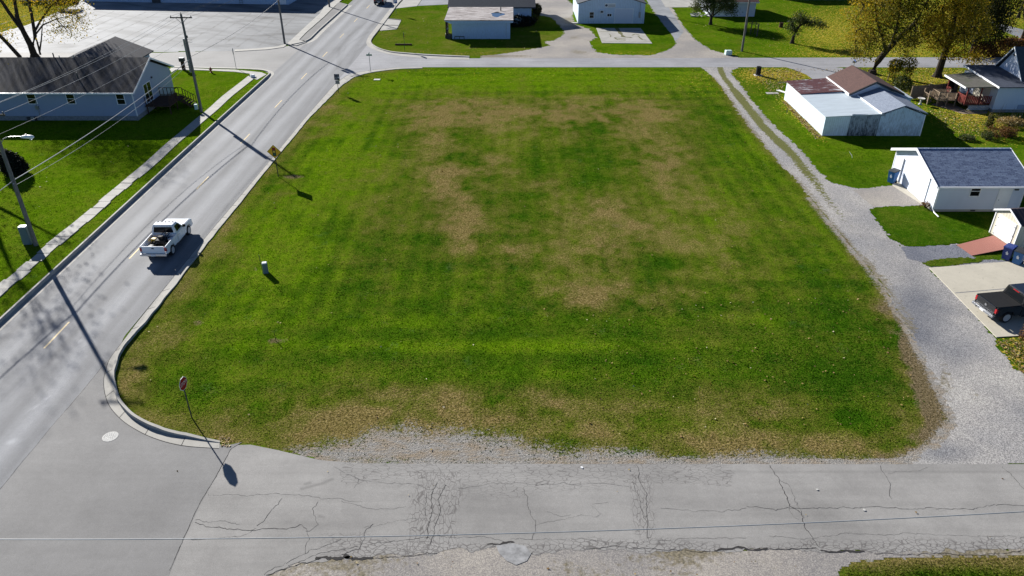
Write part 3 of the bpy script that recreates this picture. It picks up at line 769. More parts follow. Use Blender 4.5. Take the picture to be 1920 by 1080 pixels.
def lot_attr(X, Y):
    f = 1 + .3 * (fbm(X * .08, Y * .25, 3, 4) - .5)
    a = X * .5 + Y * .9
    f -= .38 * np.clip((fbm(a * .8, (X - Y * .4) * .07, 12, 3) - .54) * 9, 0, 1) * (.3 + fbm(X * .1, Y * .1, 77, 2))
    f -= .35 * np.clip((fbm(X * .25, Y * .8, 22, 3) - .66) * 10, 0, 1)
    ax, ay = PXY(X, Y)
    f *= np.interp(ax, [100, 330, 520], [1.3, 1.0, .8])  # sun sheen painted into the asphalt tone: palest at the west end
    return dict(mul=f * .84)
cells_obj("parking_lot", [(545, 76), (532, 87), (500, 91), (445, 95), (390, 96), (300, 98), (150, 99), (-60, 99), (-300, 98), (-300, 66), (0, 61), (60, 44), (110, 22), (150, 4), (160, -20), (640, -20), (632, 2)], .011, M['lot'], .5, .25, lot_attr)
lm_ = MB(); rs = random.Random(9)
for k in range(22):
    x0 = -100 + k * 2.9 + rs.uniform(-.3, .3); ya, yb = rs.uniform(117, 122), rs.uniform(140, 149)
    n = 40; Q = np.stack([x0 + .018 * (np.linspace(ya, yb, n) - 117) + np.cumsum([rs.uniform(-.05, .05) for _ in range(n)]), np.linspace(ya, yb, n)], 1)
    w_ = np.array([rs.choice([.02, .03, .05, .08, .12]) * rs.uniform(.4, 1) for _ in range(n)])[:, None] * np.array([1, 0])
    ribbon(lm_, Q - w_, Q + w_, .0165, .0165)
setp(lm_.build("lot_seams", simple("seam_dirt", (.13, .125, .115), .95, var=.4, scale=2)), kind="structure")
# lot kerb at the corner by the pole
flat_poly("lot_corner_kerb", [(440, 93.5), (480, 91.5), (520, 87.5), (535, 83.5), (537, 85), (532, 89), (500, 93.5), (440, 97)], .06, M['kerb'], t=.06)
flat_poly("north_sidewalk", [(545, 77), (537, 84), (556, 86), (575, 80), (561, 75.5), (575, 61), (608, 32), (625, 15), (652, -10), (622, -10), (600, 26), (578, 46)], .10, M['concrete'], t=.12)
flat_poly("median_strip", [(562, 76.5), (574, 77), (582, 73), (600, 55), (651, 9), (636, 5), (626, 16), (609, 33), (576, 62)], .11, M['corner'], {"mul": .8}, t=.12)
kn = smooth_line([(x, y) for x, y in W2([(548, 85), (570, 80.5), (582, 74.5), (600, 56.5), (652, 10)])], 60, 2)
kerb("median_kerb", kn, 1, gutter=.9, h=.17, w=.2)
# right side of the main road beyond the crossing
A2 = smooth_line(W2([(760, -14), (739, 7), (712, 42), (690, 70), (686, 80), (690, 88), (704, 95), (732, 103), (800, 110), (880, 112)]), 90, 2)
B2 = smooth_line(W2([(768, -14), (747, 7), (722, 42), (700, 70), (695, 78), (698, 84), (712, 92), (734, 98), (800, 103), (880, 106.5)]), 90, 2)
m = MB()
for (s0, z0, s1, z1) in ((0, .02, .75, .022), (.75, .022, .78, .13), (.78, .13, 1, .13), (1, .13, 1.02, -.05)):
    ribbon(m, A2 + (B2 - A2) * s0, A2 + (B2 - A2) * s1, z0, z1)
setp(m.build("north_corner_kerb", M['kerb']), kind="structure")
flat_poly("kerbside_pad", [(725, 36), (752, 39), (744, 55), (712, 58)], .05, M['concrete'], t=.1)
jm = MB(); ribbon(jm, W2([(716, 47), (747, 47.5)]), W2([(716, 48.2), (747, 48.7)]), .056, .056)
ribbon(jm, W2([(724, 34), (752, 37)]), W2([(725, 36), (752, 39)]), .054, .054)
setp(jm.build("pad_joint", M['crack']), kind="structure")
flat_poly("concrete_apron", [(742, 16), (782, 11.5), (790, 0), (800, -30), (770, -30), (756, 0)], .03, M['concrete'], t=.05)
flat_poly("grey_side_lot", [(783, 11), (846, 8), (846, -30), (802, -30), (791, 0)], .012, M['lot'], {"mul": .9})
def grav_attr(X, Y):
    ax, ay = PXY(X, Y)
    d = .12 + 1.1 * (fbm(X * .2, Y * .2, 15, 4) - .5)
    return dict(dirt=d + blob(ax, ay, 1125, 85, 22, 10, .5) + blob(ax, ay, 930, 105, 80, 2.5, .7) + blob(ax, ay, 1080, 40, 30, 30, .3), green=0 * X + blob(ax, ay, 1040, 45, 20, 10, .2))
cells_obj("gravel_lot", [(900, 112), (905, 104.5), (950, 100), (1000, 92), (1030, 86), (1022, 78), (1040, 76), (1060, 62), (1050, 48), (1032, 32), (1006, 28), (998, 22), (1000, -5), (1060, -5), (1078, 12), (1072, 26), (1078, 46), (1105, 54), (1118, 70), (1105, 80), (1120, 98), (1150, 103), (1215, 104), (1240, 99), (1262, 90), (1268, 80), (1262, 66), (1240, 40), (1216, 6), (1208, -8), (1240, -8), (1250, 6), (1266, 20), (1268, 30), (1285, 55), (1305, 75), (1330, 92), (1372, 105), (1400, 112)], .006, M['gravel_tan'], .25, .3, grav_attr)
flat_poly("alley", [(1206, -10), (1216, 6), (1240, 40), (1262, 68), (1266, 78), (1282, 60), (1266, 32), (1244, 0), (1238, -10)], .010, M['lot'], {"mul": .95})
flat_poly("garage_forecourt", [(1236, -6), (1248, 14), (1292, 13.5), (1340, 12), (1330, -6)], .02, M['concrete'], t=.04)
# cracked slab in front of the metal building
sl = MB(); q = [U(x, y) for x, y in [(1118, 53), (1201, 53), (1223, 82), (1129, 81)]]
def bil(u, v):
    return tuple(q[0][i] * (1 - u) * (1 - v) + q[1][i] * u * (1 - v) + q[2][i] * u * v + q[3][i] * (1 - u) * v for i in (0, 1))
sl.slab([(x, y, .05) for x, y in (bil(0, 0), bil(1, 0), bil(1, 1), bil(0, 1))], .08)
setp(sl.build("cracked_slab", M['concrete']), kind="structure")
gm_ = MB(); rs = random.Random(3)
for pts, wd in (([(.46, 0), (.47, .3), (.5, .62)], .55), ([(.5, .62), (.66, .64)], .4), ([(.30, .66), (.34, .78), (.50, .82)], .3), ([(.3, .66), (.52, .74)], .3), ([(.22, .4), (.25, .5), (.22, .62)], .12), ([(.7, .5), (.78, .42), (.86, .5)], .3), ([(.82, .55), (.85, .78), (.92, .8)], .25), ([(0, .88), (.2, .9), (.34, .87)], .15), ([(.02, .28), (.2, .26), (.3, .22)], .18), ([(.62, .18), (.8, .15), (.95, .2)], .25), ([(.34, .9), (.6, .93), (1, .9)], .12), ([(.1, .1), (.3, .08)], .2)):
    Q = resample([bil(*p) for p in pts], 14); Q = Q + np.array([[rs.uniform(-.06, .06), rs.uniform(-.06, .06)] for _ in Q])
    g_ = np.gradient(Q, axis=0); n_ = np.stack([-g_[:, 1], g_[:, 0]], 1) / (np.hypot(*g_.T)[:, None] + 1e-9)
    w_ = np.array([wd * rs.uniform(.3, .7) for _ in Q])[:, None]
    ribbon(gm_, Q + n_ * w_, Q - n_ * w_, .0545, .0545)
tw = simple("weedy_soil", (.10, .10, .03), .95, var=.5, scale=4)
setp(gm_.build("weeds_in_slab", tw), kind="structure")
flat_poly("garage_apron_east", [(1472, 125.5), (1490, 131), (1512, 140), (1530, 153), (1560, 156), (1590, 138), (1580, 128), (1560, 125.5)], .011, M['north'], {"mul": 1.0})
# far right lane under the trees
flat_poly("far_lane", [(1840, 40), (1860, 47), (1890, 62), (1960, 90), (1960, 66), (1920, 56), (1880, 46), (1862, 40)], .011, M['lot'], {"mul": .8})

# --- gravel drive on the right
DR = FIELD[24:38]
def drive_attr(X, Y):
    ax, ay = PXY(X, Y)
    mid = np.interp(ay, [128, 145, 190, 240, 290, 345, 420, 470], [1350, 1357, 1393, 1433, 1486, 1530, 1588, 1640])
    wid = np.interp(ay, [128, 190, 240, 300, 345, 470], [7, 12, 12, 17, 18, 14])
    amt = np.interp(ay, [128, 240, 300, 345, 400, 480, 560], [1.0, 1.05, .8, .6, .5, .4, .0])
    g = np.exp(-((ax - mid) / wid) ** 2) * amt
    g = g * (.7 + .6 * fbm(X * .5, Y * .5, 27, 3))
    d = g * .6 + .15 * (fbm(X * .4, Y * .4, 15, 3) - .5) + blob(ax, ay, 1790, 750, 30, 60, .25) + blob(ax, ay, 1690, 370, 50, 18, .12)
    e = dist_line(X, Y, W2(drive_poly[1:12])); d += .6 * np.exp(-(e / np.where(Y < 48, 1.3, .6)) ** 2)
    e2 = dist_line(X, Y, W2(TRACK_R)); d += .4 * np.exp(-(e2 / .5) ** 2)
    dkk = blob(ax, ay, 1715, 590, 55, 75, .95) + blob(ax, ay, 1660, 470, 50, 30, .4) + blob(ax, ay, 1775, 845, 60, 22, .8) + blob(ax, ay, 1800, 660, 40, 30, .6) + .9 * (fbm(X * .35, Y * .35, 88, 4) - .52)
    d += .5 * (fbm(X * .5, Y * .2, 31, 3) - .5)
    d += blob(ax, ay, 1830, 740, 14, 40, .3) + blob(ax, ay, 1770, 720, 16, 60, .35)
    return dict(dirt=d, green=g * .9, dk=np.clip(dkk, 0, 1))
drive_poly = [(1316, 126), (1337, 145), (1352, 162), (1371, 190), (1404, 240), (1449, 290), (1468, 312), (1500, 346), (1560, 420), (1620, 490), (1660, 540), (1700, 610), (1745, 690), (1770, 740), (1790, 790), (1760, 835), (1700, 869), (1735, 873), (2100, 874)] + TRACK_R2[::-1][1:] + TRACK_R[::-1] + [(1385, 126)]
cells_obj("gravel_drive", drive_poly, .006, M['gravel'], .12, .28, drive_attr)
cells_obj("dark_gravel_path", [(1690, 463), (1728, 461), (1794, 460), (1835, 486), (1905, 489), (1850, 492), (1780, 484), (1730, 492), (1700, 485)], .011, M['gravel_dark'], .1, .12, drive_attr)
cells_obj("garage_parking_pad", [(1640, 352), (1680, 346), (1748, 397), (1733, 385), (1640, 388), (1625, 378), (1600, 356)], .011, M['gravel_tan'], .12, .15, lambda X, Y: dict(dirt=.05 + 0 * X, green=0 * X))
flat_poly("garage_threshold", [(1673, 343), (1686, 341), (1756, 395), (1751, 399), (1733, 386.5), (1674, 349)], .03, M['concrete_tan'], t=.05)
flat_poly("concrete_driveway", [(1742, 503), (1920, 489), (2060, 480), (2100, 622), (1920, 630), (1868, 633)], .05, M['concrete_tan'], t=.08)
jm = MB(); ribbon(jm, W2([(1790, 550), (1930, 538)]), W2([(1790.5, 551), (1930, 539)]), .0545, .0545)
setp(jm.build("driveway_joint", M['gravel_dark']), kind="structure")
# small strips of lawn inside the drive
def turf_patch(name, poly, z, s=.12):
    cells_obj(name, poly, z, M['turf'], s, .15, lambda X, Y: masks(X, Y))
turf_patch("lawn_strip", [(1727, 494), (1745, 488), (1800, 482), (1842, 486), (1840, 490), (1800, 496), (1745, 501)], .03)
turf_patch("lawn_by_garage", [(1633, 397), (1642, 389), (1733, 386), (1760, 399), (1905, 400), (1905, 430), (1850, 444), (1794, 457), (1730, 462), (1700, 462), (1668, 441), (1644, 414)], .024)

# --- left sidewalk, made of heaved slabs
CL = [(-90, 625), (13, 533), (55, 500), (89, 467), (124, 440), (162, 410), (214, 363), (242, 340), (270, 318), (297, 294), (318, 273), (350, 247), (375, 225), (398, 207), (424, 182), (450, 162), (474, 143)]
P = smooth_line(W2(CL), 46, 2)
sm = MB(); rr = random.Random(5)
for i in range(len(P) - 1):
    a, c = P[i], P[i + 1]; d = (c - a) / np.hypot(*(c - a)); n = np.array([-d[1], d[0]])
    nearer = a[1] < 66
    w0 = (.40 + rr.random() * .2) if nearer else .6
    w1 = (.40 + rr.random() * .2) if nearer else .6
    g = .012 + (.09 * rr.random() ** 2 if nearer else 0); zz = .035 + (rr.random() * .035 if nearer else .02)
    pts = [a + d * g - n * w0, c - d * g - n * w0, c - d * g + n * w1, a + d * g + n * w1]
    sm.slab([(p[0], p[1], zz + (.012 * rr.random() if nearer else 0)) for p in pts], .08)
setp(sm.build("sidewalk", M['concrete']), kind="structure")
flat_poly("cross_sidewalk", [(320, 127.5), (350, 128), (400, 130), (440, 131), (470, 134), (490, 136), (500, 140), (482, 150), (470, 146), (468, 138.5), (440, 135), (380, 132), (322, 131)], .045, M['concrete'], t=.08)
flat_poly("deck_path", [(318, 130), (326, 127), (330, 131), (322, 136)], .05, M['concrete'], t=.05)
# ------------------------------------------------------------------ object materials
def lap_siding(name, col, period=.13, dirt=0.0, vertical=False, amt=.85, rough=.5, grime=None):
    t = NT(name); c = t.obj()
    if vertical:
        w_ = t.wave(t.mapping(c, (1, 1, 0)), .628 / period, 'DIAGONAL', profile='SIN')
    else:
        w_ = t.wave(c, .314 / period, 'Z', profile='SAW')
    base = t.mix(t.rng(w_, .82, .98, 0, .35), col, tuple(v * .55 for v in col))
    n = t.noise(t.mapping(c, (1, 1, .35)), 1.6, 5, .65)
    base = t.mix(t.rng(n, .45, .75, 0, .25), base, tuple(v * .8 for v in col))
    if dirt:
        n2 = t.noise(t.mapping(c, (2.2, 2.2, .8)), 2.2, 6, .75)
        z = t.n("ShaderNodeSeparateXYZ"); t.put(z.inputs[0], c)
        f = t.m('ADD', n2, t.m('MULTIPLY', t.rng(z.outputs[2], 0, 1.6, 1, 0), .18))
        base = t.mix(t.m('MULTIPLY', t.rng(f, .48, .72), dirt), base, grime or (.06, .065, .06))
    t.out(base, rough, t.bump(w_, amt * .4, .012), spec=.35)
    return t.mat

def shingles(name, c1, c2, mortar, row=.145, wid=.3, ridge='X', streak=0.0, spec=.3, moss=None):
    t = NT(name); c = t.obj()
    v = t.mapping(c, (1, 1.12, 0)) if ridge == 'X' else t.mapping(c, (1.12, 1, 0), rot=(0, 0, math.pi / 2))
    b = t.n("ShaderNodeTexBrick"); t.put(b.inputs["Vector"], v)
    b.inputs["Scale"].default_value = 1; b.inputs["Brick Width"].default_value = wid; b.inputs["Row Height"].default_value = row
    b.inputs["Mortar Size"].default_value = .012; b.inputs["Mortar Smooth"].default_value = .3; b.inputs["Bias"].default_value = 0
    t.put(b.inputs["Color1"], c1); t.put(b.inputs["Color2"], c2); t.put(b.inputs["Mortar"], mortar)
    col = t.mix(t.rng(t.noise(c, 7, 4, .7), .38, .62, 0, .7), b.outputs[0], c2)
    col = t.mix(t.rng(t.noise(c, 25, 2), .35, .65, 0, .35), col, mortar)
    if streak:
        s = t.noise(t.mapping(c, (1.5, .12, 1), rot=(0, 0, .12)) if ridge == 'X' else t.mapping(c, (.12, 1.5, 1)), 1.1, 5, .6)
        col = t.mix(t.m('MULTIPLY', t.rng(s, .42, .62), streak), col, tuple(v * .28 for v in c1))
        col = t.mix(t.m('MULTIPLY', t.rng(s, .62, .78), streak * .12), col, tuple(min(1, v * 1.9) for v in c2))
    if moss: col = t.mix(t.rng(t.noise(c, .7, 5, .7), .5, .68, 0, .8), col, moss)
    t.out(col, .85, t.bump(b.outputs[1], -.35, .012), spec=spec)
    return t.mat

def metal_roof(name, col, rust=0.0, period=.25, axis='X'):
    t = NT(name); c = t.obj()
    w_ = t.wave(c, .314 / period, axis)
    n = t.noise(t.mapping(c, (.3, 1.3, 1) if axis == 'Y' else (1.3, .3, 1)), 1.4, 6, .7)
    base = t.mix(t.rng(n, .3, .7), tuple(v * .8 for v in col), col)
    r = t.noise(t.mapping(c, (.5, 1.6, 1)), 1.1, 6, .75)
    rc = t.ramp(t.noise(c, 5, 4), [(.3, (.04, .011, .009)), (.7, (.12, .034, .026))])
    base = t.mix(t.rng(t.m('ADD', r, rust - .5), .48, .56), base, rc)
    t.out(base, .55, t.bump(w_, .5, .02), spec=.5)
    return t.mat

def roof_flat_old():
    t = NT("old_flat_roof"); c = t.obj()
    n = t.noise(t.mapping(c, (.35, 1.5, 1)), 1.6, 6, .75)
    col = t.ramp(n, [(.3, (.09, .075, .075)), (.46, (.20, .17, .16)), (.58, (.42, .39, .38)), (.72, (.62, .6, .6))])
    t.out(col, .85, t.bump(n, .3, .03))
    return t.mat

def bark_mat(name, a, b):
    t = NT(name); c = t.obj(); n = t.noise(t.mapping(c, (6, 6, 1.2)), 2, 5, .7)
    t.out(t.ramp(n, [(.3, a), (.7, b)]), .95, t.bump(n, .6, .04), spec=.1)
    return t.mat

def leaf_mat(name, stops, trans=.45):
    t = NT(name)
    a = t.attr("cvar")
    col = t.ramp(a, stops)
    t.out(col, .7, spec=.25)
    tr = t.n("ShaderNodeBsdfTranslucent"); t.put(tr.inputs[0], t.mix(1.0, col, (1.0, .95, .5), 'MULTIPLY'))
    mx = t.n("ShaderNodeMixShader"); mx.inputs[0].default_value = trans
    t.t.links.new(t.b.outputs[0], mx.inputs[1]); t.t.links.new(tr.outputs[0], mx.inputs[2])
    t.t.links.new(mx.outputs[0], t.t.nodes["Material Output"].inputs[0])
    return t.mat

def plain(name, col, rough=.5, metal=0.0, spec=.5, coat=0.0):
    t = NT(name)
    n = t.noise(t.obj(), .8, 2, .5)
    f = t.rng(n, .3, .7, 0, 1)
    t.out(t.mix(f, tuple(v * .9 for v in col), tuple(min(1, v * 1.06) for v in col)), t.rng(t.noise(t.obj(), 7, 3), .3, .7, rough * .85, min(1, rough * 1.2)), metal=metal, spec=spec)
    if coat: t.b.inputs["Coat Weight"].default_value = coat
    return t.mat

M.update(
    white_siding=lap_siding("white_lap_siding", (.62, .67, .77)),
    grey_siding=lap_siding("pale_lap_siding", (.31, .37, .50)),
    white_metal=lap_siding("white_ribbed_metal", (.58, .69, .82), .28, vertical=True, dirt=.25),
    white_board=lap_siding("white_board_wall", (.70, .80, .87), .22, vertical=True, dirt=.25),
    dirty_board=lap_siding("dirty_board_wall", (.32, .38, .43), .20, vertical=True, dirt=1.0, grime=(.028, .035, .04)),
    grimy_board=lap_siding("grimy_white_board_wall", (.54, .66, .76), .18, vertical=True, dirt=.6, grime=(.10, .12, .13)),
    block=lap_siding("painted_block_wall", (.42, .57, .76), .2, dirt=.3, grime=(.2, .24, .28)),
    beige_board=lap_siding("beige_panel_siding", (.62, .58, .47), .30, vertical=True, amt=1.2),
    foundation=simple("foundation_block", (.22, .23, .24), .9, var=.25, scale=5),
    trim=plain("white_trim", (.82, .83, .84), .45),
    blue_shingle=shingles("blue_grey_shingles", (.07, .095, .19), (.27, .34, .47), (.015, .022, .04), .2, .45),
    dark_shingle=shingles("dark_streaked_shingles", (.05, .05, .058), (.085, .08, .085), (.03, .03, .035), streak=.9),
    dark_shingle_y=shingles("dark_shingles", (.05, .05, .058), (.085, .085, .095), (.03, .03, .035), ridge='Y', streak=.4),
    charcoal_shingle=shingles("charcoal_shingles", (.045, .055, .068), (.075, .085, .10), (.03, .035, .045)),
    brown_shingle=shingles("brown_shingles", (.075, .036, .030), (.115, .058, .048), (.035, .02, .018), ridge='Y'),
    grey_shingle=shingles("pale_blue_shingles", (.17, .20, .26), (.26, .30, .37), (.09, .11, .15), ridge='Y'),
    navy_shingle=shingles("navy_shingles", (.04, .05, .075), (.08, .095, .13), (.02, .025, .04), ridge='X', streak=.2),
    moss_shingle=shingles("mossy_shingles", (.09, .085, .07), (.15, .14, .12), (.04, .04, .035), ridge='X', moss=(.07, .085, .045)),
    rust_roof=metal_roof("rusty_metal_roof", (.50, .52, .55), .62, .32, 'Y'),
    pale_roof=metal_roof("pale_metal_roof", (.50, .57, .62), .30, .32, 'Y'),
    brown_metal=metal_roof("dark_brown_metal_roof", (.05, .035, .035), .2, .3, 'Y'),
    flat_roof=roof_flat_old(),
    wood=bark_mat("weathered_wood", (.16, .12, .085), (.36, .28, .20)),
    greywood=bark_mat("grey_fence_wood", (.055, .05, .045), (.14, .125, .11)),
    brownwood=bark_mat("dark_brown_wood", (.045, .028, .02), (.11, .065, .045)),
    redwood=bark_mat("red_stained_wood", (.12, .03, .025), (.24, .06, .05)),
    ramp=lap_siding("red_ramp_boards", (.36, .15, .115), .16, vertical=True, amt=1.2, rough=.8),
    pole=bark_mat("pole_wood", (.10, .095, .09), (.24, .225, .205)),
    bark=bark_mat("tree_bark", (.020, .016, .013), (.065, .052, .04)),
    steel=plain("galvanised_steel", (.32, .33, .34), .45, .7),
    darksteel=plain("dark_steel", (.06, .065, .07), .55, .5),
    glass=plain("dark_glass", (.006, .008, .010), .12, 0, .3),
    black=plain("black_plastic", (.012, .012, .013), .75, 0, .25),
    rubber=plain("tyre_rubber", (.018, .018, .019), .85, 0, .2),
    whitecar=plain("white_car_paint", (.84, .86, .88), .28, 0, .6, .6),
    blackcar=plain("black_car_paint", (.012, .013, .015), .22, 0, .6, .9),
    greycar=plain("dark_blue_grey_car_paint", (.03, .04, .055), .28, .3, .6, .8),
    chrome=plain("chrome", (.62, .63, .65), .25, .9),
    alloy=plain("alloy_wheel", (.5, .51, .52), .4, .3),
    taillight=plain("red_tail_light", (.42, .01, .015), .2, 0, .6, .5),
    red=plain("red_paint", (.42, .02, .02), .45),
    signred=plain("sign_red", (.34, .008, .02), .5, 0, .2),
    signyellow=plain("sign_yellow", (1.0, .50, .01), .5),
    signgreen=plain("sign_green", (.0, .19, .12), .4),
    signblue=plain("sign_blue", (.03, .10, .36), .4),
    signnavy=plain("sign_navy", (.02, .025, .06), .4),
    signwhite=plain("sign_white", (.80, .80, .80), .4),
    signblack=plain("sign_black", (.012, .012, .012), .5),
    siggreen=plain("symbol_green", (.02, .14, .07), .4),
    sigyellow=plain("symbol_yellow", (.85, .60, .08), .4),
    sigred=plain("symbol_red", (.35, .01, .01), .4),
    binblue=plain("blue_bin_plastic", (.015, .12, .33), .5),
    binnavy=plain("navy_bin_plastic", (.015, .04, .20), .5),
    hydrant=plain("hydrant_red", (.32, .03, .03), .5),
    pedestal=plain("grey_green_cabinet", (.14, .19, .22), .5),
    paleteal=plain("pale_green_cabinet", (.55, .72, .66), .5),
    stone=simple("stone", (.52, .51, .48), .85, var=.2, scale=6),
    yellowcase=plain("yellow_case", (.55, .36, .02), .5),
    water=plain("standing_water", (.02, .03, .04), .03, 0, .9),
    wire=plain("cable", (.36, .37, .38), .5, .3),
    darkwire=plain("dark_cable", (.05, .05, .055), .5),
    leafy=leaf_mat("autumn_leaves", [(0, (.09, .08, .008)), (.35, (.17, .16, .012)), (.7, (.40, .28, .015)), (1, (.56, .38, .03))]),
    leafo=leaf_mat("olive_leaves", [(0, (.05, .06, .008)), (.4, (.12, .125, .012)), (.75, (.27, .21, .018)), (1, (.44, .32, .03))]),
    leafd=leaf_mat("dark_leaves", [(0, (.015, .02, .006)), (.5, (.045, .05, .012)), (.85, (.09, .085, .018)), (1, (.22, .18, .04))], .3),
    leafg=leaf_mat("green_leaves", [(0, (.02, .04, .012)), (.5, (.05, .075, .02)), (1, (.13, .14, .04))], .3),
    leafr=leaf_mat("russet_leaves", [(0, (.05, .02, .01)), (.5, (.13, .055, .02)), (1, (.28, .15, .04))], .3),
    leafb=leaf_mat("black_green_leaves", [(0, (.004, .006, .004)), (1, (.02, .024, .012))], .1),
    dead=leaf_mat("dead_leaves", [(0, (.12, .06, .03)), (.4, (.26, .17, .06)), (.75, (.40, .29, .10)), (1, (.62, .54, .36))], .2),
)

def AT(Y, px, py):
    u = (px - 960) / FOC; v = (540 - py) / FOC
    t = Y / (CP + v * SP)
    return u * t, CAM_H + (-SP + v * CP) * t
def ATX(X, px, py):
    u = (px - 960) / FOC; v = (540 - py) / FOC
    t = X / u
    return (CP + v * SP) * t, CAM_H + (-SP + v * CP) * t

def text_part(name, s, size, mat, parent, origin, right, up, out, depth=.004, width=None):
    cu = bpy.data.curves.new(name, 'FONT'); cu.body = s; cu.size = size; cu.align_x = 'CENTER'; cu.align_y = 'CENTER'
    tmp = bpy.data.objects.new("tmp", cu); S.collection.objects.link(tmp)
    dg = bpy.context.evaluated_depsgraph_get(); dg.update()
    me = bpy.data.meshes.new_from_object(tmp.evaluated_get(dg))
    bpy.data.objects.remove(tmp); bpy.data.curves.remove(cu)
    o_, r, u_, n = Vector(origin), Vector(right), Vector(up), Vector(out)
    sx = 1.0
    if width:
        xs_ = [v.co.x for v in me.vertices]; sx = width / (max(xs_) - min(xs_))
    for v in me.vertices: v.co = o_ + r * v.co.x * sx + u_ * v.co.y + n * depth
    me.materials.clear(); me.materials.append(mat)
    me.name = name
    return link(bpy.data.objects.new(name, me), parent)

def L(root, p):
    """world point -> local of an unrotated thing"""
    return (p[0] - root.location[0], p[1] - root.location[1], p[2] - root.location[2])

# ------------------------------------------------------------------ buildings
def window_x(root, x0, x1, z0, z1, y, d=-1, fr=.07, mull='h'):
    """window in a wall facing -Y (d=-1); local coordinates"""
    m = MB()
    a, b = (y + d * .05, y) if d < 0 else (y, y + d * .05)
    m.box(x0 - fr, x1 + fr, a, b, z1, z1 + fr); m.box(x0 - fr, x1 + fr, a - .01, b, z0 - fr, z0)
    m.box(x0 - fr, x0, a, b, z0, z1); m.box(x1, x1 + fr, a, b, z0, z1)
    zm = (z0 + z1) / 2; xm = (x0 + x1) / 2
    if mull == 'h': m.box(x0, x1, a + .01, b, zm - .025, zm + .025)
    if mull == 'v': m.box(xm - .025, xm + .025, a + .01, b, z0, z1)
    o = m.build("window", M['trim'], root)
    MB().box(x0, x1, y + d * .02, y + .001 * d, z0, z1).build("pane", M['glass'], o)
    return o

def gable_roof_x(m, x0, x1, y0, y1, ze, zr, t=.14):
    """ridge along X"""
    ym = (y0 + y1) / 2
    m.hexa([(x0, y0, ze - t), (x1, y0, ze - t), (x1, ym, zr - t), (x0, ym, zr - t)], [(x0, y0, ze), (x1, y0, ze), (x1, ym, zr), (x0, ym, zr)])
    m.hexa([(x0, ym, zr - t), (x1, ym, zr - t), (x1, y1, ze - t), (x0, y1, ze - t)], [(x0, ym, zr), (x1, ym, zr), (x1, y1, ze), (x0, y1, ze)])
def gable_roof_y(m, x0, x1, y0, y1, ze, zr, t=.14, xm=None):
    xm = (x0 + x1) / 2 if xm is None else xm
    m.hexa([(x0, y0, ze - t), (xm, y0, zr - t), (xm, y1, zr - t), (x0, y1, ze - t)], [(x0, y0, ze), (xm, y0, zr), (xm, y1, zr), (x0, y1, ze)])
    m.hexa([(xm, y0, zr - t), (x1, y0, ze - t), (x1, y1, ze - t), (xm, y1, zr - t)], [(xm, y0, zr), (x1, y0, ze), (x1, y1, ze), (xm, y1, zr)])

